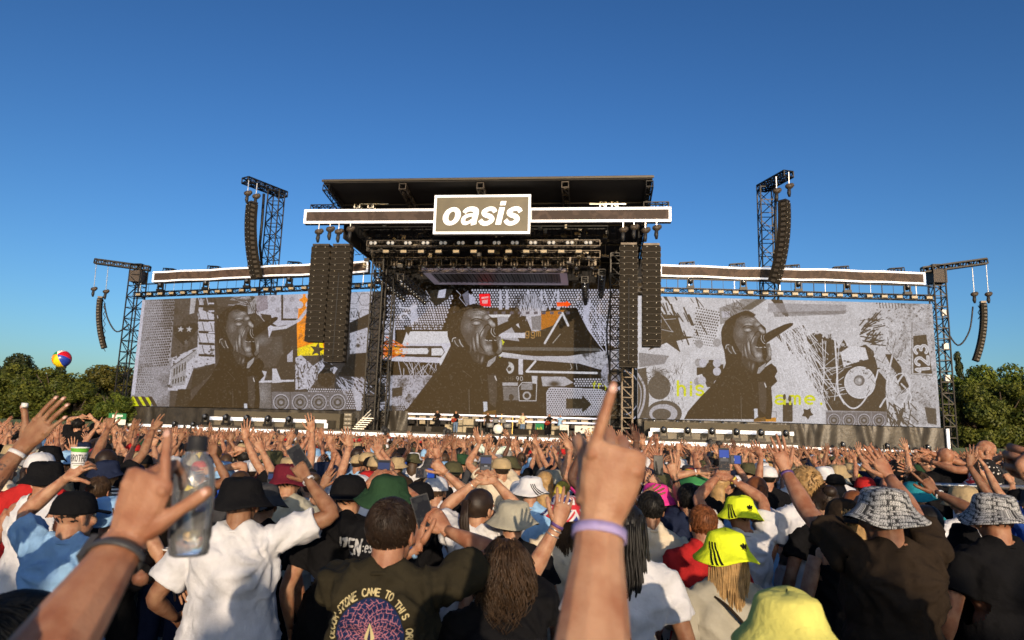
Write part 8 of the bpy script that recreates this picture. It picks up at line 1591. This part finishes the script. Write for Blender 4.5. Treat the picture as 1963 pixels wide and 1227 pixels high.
for x, y in spots:
    for _ in range(300):
        sh = RC.choice(SHIRTP); ht = RC.choice(HATSP); hr = RC.choice(HAIRP); po = RC.choices(PN, PW)[0]
        if ht and hr[0] in ('bald', 'bun', 'curly'): hr = ('short', 'brown')
        hl = f'{ht[1]} {"bucket hat" if ht[0] == "bucket" else "cap"}' if ht else ('shaved head' if hr[0] == 'bald' else f'{hr[0]} {hr[1]} hair'.replace('crop ', 'cropped ').replace('bun brown hair', 'brown hair in a bun').replace('ponytail dark brown hair', 'dark brown ponytail'))
        key = (sh, hl, po)
        if key not in used and (sh, hl, 'with arms down') not in used: break
    px_ = project((x, y, 1.6))[0]
    if (1440 < px_ < 1740 and y < 9) or (px_ < 140 and y < 7): po = 'with arms down'; key = (sh, hl, po)
    used.add(key); me, ch = get_proto(po, RC.randint(0, 3)); s = RC.uniform(.92, 1.0) if not hr[0] in ('long', 'ponytail', 'bun') else RC.uniform(.88, .97)
    o = link('person', me); o.location = (x, y, 0); o.rotation_euler = (0, 0, rad(RC.gauss(0, 24))); o.scale = (s * RC.uniform(.97, 1.1), s, s)
    tag(o, f'person in {sh} T-shirt with {hl}, {po}', 'person', 'people in the crowd')
    c = link('shirt', ch['shirt'], o); o.material_slots[0].link = 'OBJECT'; o.material_slots[0].material = SKINS[RC.choices([0, 1, 2, 3, 4], [40, 30, 20, 7, 3])[0]]; c.material_slots[0].link = 'OBJECT'; c.material_slots[0].material = cloth(sh)
    t = link('trousers', ch['trousers'], o); t.material_slots[0].link = 'OBJECT'; t.material_slots[0].material = cloth(RC.choice(['black', 'denim', 'khaki', 'navy', 'charcoal']))
    for kd, spc in (('hair', hr), ('hat', ht)):
        if spc is None or spc[0] == 'bald': continue
        p = piece(kd, spc)
        if p: link(p[1], p[0], o)

# ------------------------------------------------------------------ the far crowd, one countless mass
def lowman(pose, seed):
    """cheap figure: tapered body, head, arms with forked hands; material slots 0 skin 1 top 2 legs 3 headwear"""
    r = random.Random(seed); m = MB()
    m.tube([(0, 0, .05), (0, 0, .9)], [.15, .17], 5, 2, ry=[.1, .12], side=(1, 0, 0), caps=False)
    m.tube([(0, 0, .85), (0, 0, 1.2), (0, -.01, 1.42), (0, -.01, 1.50)], [.19, .18, .22, .07], 7, 1, ry=[.13, .12, .11, .07], side=(1, 0, 0), caps=False); m.tube([(0, -.01, 1.45), (0, 0, 1.56)], [.055, .055], 5, 0, caps=False)
    hv = MB(); hv.ell((0, .01, 1.64), (.078, .096, .115), nu=7, nv=5); v = hv.verts(); m.add(v, hv.f, [3 if (v[list(q)].mean(0)[2] > 1.66 or (v[list(q)].mean(0)[1] < -.01 and v[list(q)].mean(0)[2] > 1.58)) else 0 for q in hv.f])
    k = r.random()
    if k < .28: m.lathe([(.02, 1.765), (.085, 1.755), (.105, 1.68), (.155, 1.64)], 8, 3)
    elif k < .42: m.lathe([(.02, 1.765), (.08, 1.75), (.1, 1.66)], 7, 3); m.tube([(0, .09, 1.67), (0, .17, 1.66)], [.07, .05], 5, 3, ry=[.008, .008])
    elif k < .55: m.tube([(0, -.06, 1.68), (0, -.10, 1.55), (0, -.11, 1.38)], [.07, .085, .04], 5, 3, ry=[.04, .04, .02], side=(1, 0, 0))
    for i, sg in ((0, -1), (1, 1)):
        S = np.array([sg * .19, 0, 1.43]); up = pose[i]
        if up: T = np.array([sg * r.uniform(-.1, .5), r.uniform(.05, .42), r.uniform(1.5, 1.92)]); hint = np.array([sg, .4, -.2])
        else: T = np.array([sg * .25, .12, .95]); hint = np.array([sg * .3, -1, 0])
        E, W = ik(S, T, .30, .26, hint); m.tube([S, S + (E - S) * .55], [.068, .066], 5, 1, caps=False); m.tube([S + (E - S) * .5, E, W], [.041, .035, .025], 5, 0, caps=False)
        d = nrm(W - E)
        if up:
            lat = nrm(np.cross(d, [0, -1, .2])); k = r.random(); m.tube([W, W + d * .09], [.034, .044], 5, 0, ry=[.02, .018], side=lat)
            if k < .62:
                for q in range(3): m.tube([W + d * .085 + lat * (.03 - .03 * q), W + d * .18 + lat * (.045 - .045 * q)], [.012, .008], 3, 0)
                m.tube([W + d * .03 - lat * sg * .02, W + d * .08 - lat * sg * .07], [.015, .010], 3, 0)
            elif k < .85: m.tube([W + d * .085 + lat * .02, W + d * .18 + lat * .025], [.012, .008], 3, 0)
            elif k < .95: m.box(W + d * .13, (.075, .012, .14), 4)
    return m
tmpl = []
for i in range(40):
    pz = [(1, 1), (1, 0), (0, 0), (0, 1), (0, 0), (0, 0), (0, 1)][i % 7]; m = lowman(pz, 300 + i); F3 = np.array([list(f) + [f[3] if len(f) > 3 else -1] if len(f) < 5 else [-9] * 4 for f in m.f]) if False else m.f
    q = [(f, mm) for f, mm in zip(m.f, m.m) if len(f) <= 4]; extra = [(f, mm) for f, mm in zip(m.f, m.m) if len(f) > 4]
    for f, mm in extra: q += [((f[0], f[a], f[a + 1]), mm) for a in range(1, len(f) - 1)]
    fa = np.array([[f[0], f[1], f[2], f[3] if len(f) == 4 else f[2]] for f, _ in q]); tri = np.array([len(f) == 3 for f, _ in q]); tmpl.append((m.verts(), fa, tri, np.array([mm for _, mm in q])))
CTOP = ['black', 'black', 'black', 'charcoal', 'brown', 'white', 'white', 'navy', 'grey', 'cream', 'light blue', 'olive', 'red', 'charcoal', 'tan', 'green', 'stone']; CLEG = ['black', 'denim', 'khaki']; CHEAD = ['black', 'black', 'charcoal', 'brown', 'tan', 'white', 'navy', 'olive', 'light blue', 'red', 'stone']
def make_crowd(pts, seed, hs=None):
    r = np.random.default_rng(seed); mats = SKINS[:4] + [cloth(c) for c in CTOP] + [cloth(c) for c in CLEG] + [cloth(c) for c in CHEAD] + [hairm(c) for c in ('black', 'dark brown', 'brown', 'blonde', 'ginger')] + [RUBBER]
    o1 = 4; o2 = o1 + len(CTOP); o3 = o2 + len(CLEG); o4 = o3 + len(CHEAD); V, L, LT, MI = [], [], [], []; n0 = 0
    for i, (x, y) in enumerate(pts):
        v, fa, tri, mm = tmpl[r.integers(len(tmpl))]; a = r.normal(0, .3); s = r.uniform(.87, .985) if hs is None else hs[i] / 1.78; c, sn = math.cos(a), math.sin(a)
        V.append(np.stack([v[:, 0] * c * s - v[:, 1] * sn * s + x, v[:, 0] * sn * s + v[:, 1] * c * s + y, v[:, 2] * s], 1))
        sk = r.choice(4, p=[.3, .3, .28, .12]); tp = o1 + r.integers(len(CTOP)); lg = o2 + r.integers(len(CLEG)); hd = o3 + r.integers(len(CHEAD)) if r.random() < .45 else o4 + r.choice(5, p=[.3, .3, .22, .12, .06]); lut = np.array([sk, tp, lg, hd, len(mats) - 1])
        MI.append(lut[mm]); q = fa + n0; n0 += len(v)
        L.append(np.concatenate([q[~tri].ravel(), q[tri][:, :3].ravel()])); LT.append(np.concatenate([np.full((~tri).sum(), 4), np.full(tri.sum(), 3)])); MI[-1] = np.concatenate([MI[-1][~tri], MI[-1][tri]])
    V = np.concatenate(V); L = np.concatenate(L).astype(np.int32); LT = np.concatenate(LT).astype(np.int32); MI = np.concatenate(MI).astype(np.int32)
    me = bpy.data.meshes.new('crowd'); me.vertices.add(len(V)); me.vertices.foreach_set('co', V.ravel()); me.loops.add(len(L)); me.loops.foreach_set('vertex_index', L); me.polygons.add(len(LT)); me.polygons.foreach_set('loop_start', np.concatenate([[0], np.cumsum(LT)[:-1]]).astype(np.int32)); me.polygons.foreach_set('material_index', MI); me.polygons.foreach_set('use_smooth', np.ones(len(LT), bool))
    for x in mats: me.materials.append(x)
    me.update(calc_edges=True); return tag(link('crowd', me), kind='stuff')
pts = []; y = 13.7
while y < 62:
    step = .50 if y < 30 else .58; x = -LIMX(y) - .5
    while x < LIMX(y) + .5:
        px_, py_ = x + RC.uniform(-.16, .16), y + RC.uniform(-.2, .2); dst = (np.array([px_, py_, 0]) - S0) @ EY
        lim = -3.6 if abs((np.array([px_, py_, 0]) - S0) @ EX) < 24 else 3.0
        if dst < lim and RC.random() < .93: pts.append((px_, py_))
        x += (.46 if y < 30 else .54) * RC.uniform(.9, 1.15)
    y += step
make_crowd(pts, 5)
# unseen terrace and figures added behind the camera to throw shade on those in front
TZ = 1.9
mb = MB(); mb.box((0, -9.2, TZ / 2), (26, 4.0, TZ)); tag(mb.build('shade_terrace', DECK, None, (0, -9.2, 0)), kind='structure')
bp_ = [(x + RC.uniform(-.2, .2), -7.55 - .75 * k + RC.uniform(-.15, .15)) for k in range(3) for x in np.arange(-12.4, 12.4, .52 + .12 * k)]
lo = lambda p: .42 < p[0] < 2.4  # stretch where the added figures are shortened so sun reaches the raised hands
make_crowd([p for p in bp_ if not lo(p)], 9).location.z = TZ  # added figures, out of view, giving the shade its head-shaped edge
tp_ = bp_; bp_ = []
for yy in np.arange(-5.5, -.2, .75):
    for xx in np.arange(-4.2, 4.5, .66):
        a, b_ = xx + RC.uniform(-.15, .15), yy + RC.uniform(-.15, .15)
        if (abs(a) < .75 and -1.4 < b_ < .5) or any((a - p) ** 2 + (b_ - q) ** 2 < .25 for p, q in PPL) or (b_ > -.3 and (2.0 - .335 * max(b_, 0) - .12 < 1.5 or abs(a) > .8 + .7 * max(b_, 0))): continue
        bp_.append((a, b_))
sv = tmpl; tmpl = [t for i, t in enumerate(tmpl) if i % 7 == 5]; make_crowd([p for p in tp_ if lo(p)], 29, [RC.uniform(1.42, 1.56) if p[0] < 1.5 else RC.uniform(1.2, 1.3) for p in tp_ if lo(p)]).location.z = TZ; make_crowd(bp_, 19, [1.6 if q > -.6 else RC.uniform(1.6, 1.82) for p, q in bp_]); tmpl = sv
# band on the stage
def bandman(px, py_head, d, label, shirt, hair, pose, guitar=None, seed=0, bottom='black', zb=None):
    p = sp(px, py_head, d); zz = zb if zb is not None else DZ + .02; i = person(label, (p[0], p[1]), None, h=1.8, base=zz, yaw=180 - math.degrees(SYAW) + pose.get('yaw', 0), arms=pose['arms'], shirt=shirt, bottom=('trousers', bottom), hair=hair, lod=1, seed=seed, group='band on the stage')
    if guitar is not None:
        g = empty('guitar', i['toW'](np.array([0, .22, 1.05])), label.split(' playing')[0].replace('musician', 'guitar of the musician'), 'guitar', 'guitars on the stage'); Rg = np.array(Matrix.Rotation(i['o'].rotation_euler.z, 3, 'Z')); base = np.array(g.location)
        T = lambda a: base + Rg @ np.array(a); mb = MB(); mb.tube([T((.20, -.02, -.03)), T((.20, .04, -.03))], [.17, .17], 12); mb.tube([T((.04, -.02, .02)), T((.04, .04, .02))], [.13, .13], 12); part(mb, 'guitar_body', mat('guitar_' + guitar, {'red': (.30, .03, .01), 'black': (.015, .015, .015), 'cream': (.5, .42, .25)}[guitar], .25, 0, 0, spec=.6), g)
        mb = MB(); mb.tube([T((-.06, .03, .05)), T((-.62, .06, .26))], [.028, .024], 6); mb.box(T((-.68, .06, .285)), (.14, .02, .07)); part(mb, 'neck', mat('guitar_neck', (.14, .07, .03), .4, 0, 0), g)
    return i
GA = dict(arms=(dict(to=(-.42, .34, 1.22), pose='grip'), dict(to=(.16, .32, 1.05), pose='relaxed')))
bandman(838, 801, 7.0, 'musician in black shirt playing a dark guitar at the outer end of the band', 'black', ('short', 'grey'), GA, 'black', 201)
bandman(874, 801, 7.0, 'musician in black T-shirt playing a red guitar before the tan amplifiers', 'black', ('long', 'brown'), GA, 'red', 202, 'denim')
bandman(935, 806, 8.5, 'musician in brown jacket standing beside the drums', 'brown', ('short', 'dark brown'), dict(arms=(None, None)), None, 203)
bandman(1002, 803, 7.0, 'musician in pale jacket playing a cream guitar beside the harp flag', 'cream', ('short', 'grey'), GA, 'cream', 204, 'denim')
bandman(1053, 806, 8.5, 'musician in dark shirt playing a red guitar beside the white circle panel', 'black', ('short', 'dark brown'), GA, 'red', 205)
bandman(1074, 799, 10.0, 'musician in white shirt at the keyboards behind the white circle panel', 'light blue', ('short', 'grey'), dict(arms=(dict(to=(-.2, .4, 1.1)), dict(to=(.2, .4, 1.1)))), None, 206)
bandman(950, 815, 10.0, 'drummer in dark T-shirt with bare arms behind the white drum kit', 'black', ('short', 'dark brown'), dict(arms=(dict(to=(-.3, .4, 1.3), pose='fist'), dict(to=(.3, .4, 1.35), pose='fist'))), None, 207, zb=DZ - .1)
bandman(605 - 7, 818, 6.0, 'stagehand in orange shirt by the speaker stack', 'red', ('short', 'brown'), dict(arms=(None, None)), None, 208) if False else None
dp = sp(955, 824, 8.0); dk = empty('drum_kit', (dp[0], dp[1], DZ), 'white fronted drum kit with cymbals in the middle of the stage', 'drum kit'); mb = MB(); c = np.array([dp[0], dp[1], DZ + .42]); mb.tube([c - EY * .25, c + EY * .3], [.40, .40], 24); part(mb, 'bass_drum', CUPW, dk)
for k, (u, z, r_) in enumerate(((-.75, .75, .3), (.75, .75, .32), (-.3, 1.15, .25), (.35, 1.15, .25))): mb = MB(); q = c + EX * u + EY * .3; mb.tube([(q[0], q[1], DZ + z - .2), (q[0], q[1], DZ + z + .15)], [r_, r_], 16); part(mb, 'drum', mat('drum_shell', (.2, .2, .2), .3, 0, .1), dk)
for u, z in ((-1.1, 1.5), (1.15, 1.55), (.2, 1.75)): mb = MB(); q = c + EX * u + EY * .5; mb.lathe([(.01, .03), (.28, 0)], 16, c=(q[0], q[1], DZ + z)); mb.bar((q[0], q[1], DZ), (q[0], q[1], DZ + z), .02); part(mb, 'cymbal', mat('brass', (.45, .30, .10), .3, .9, 0), dk)
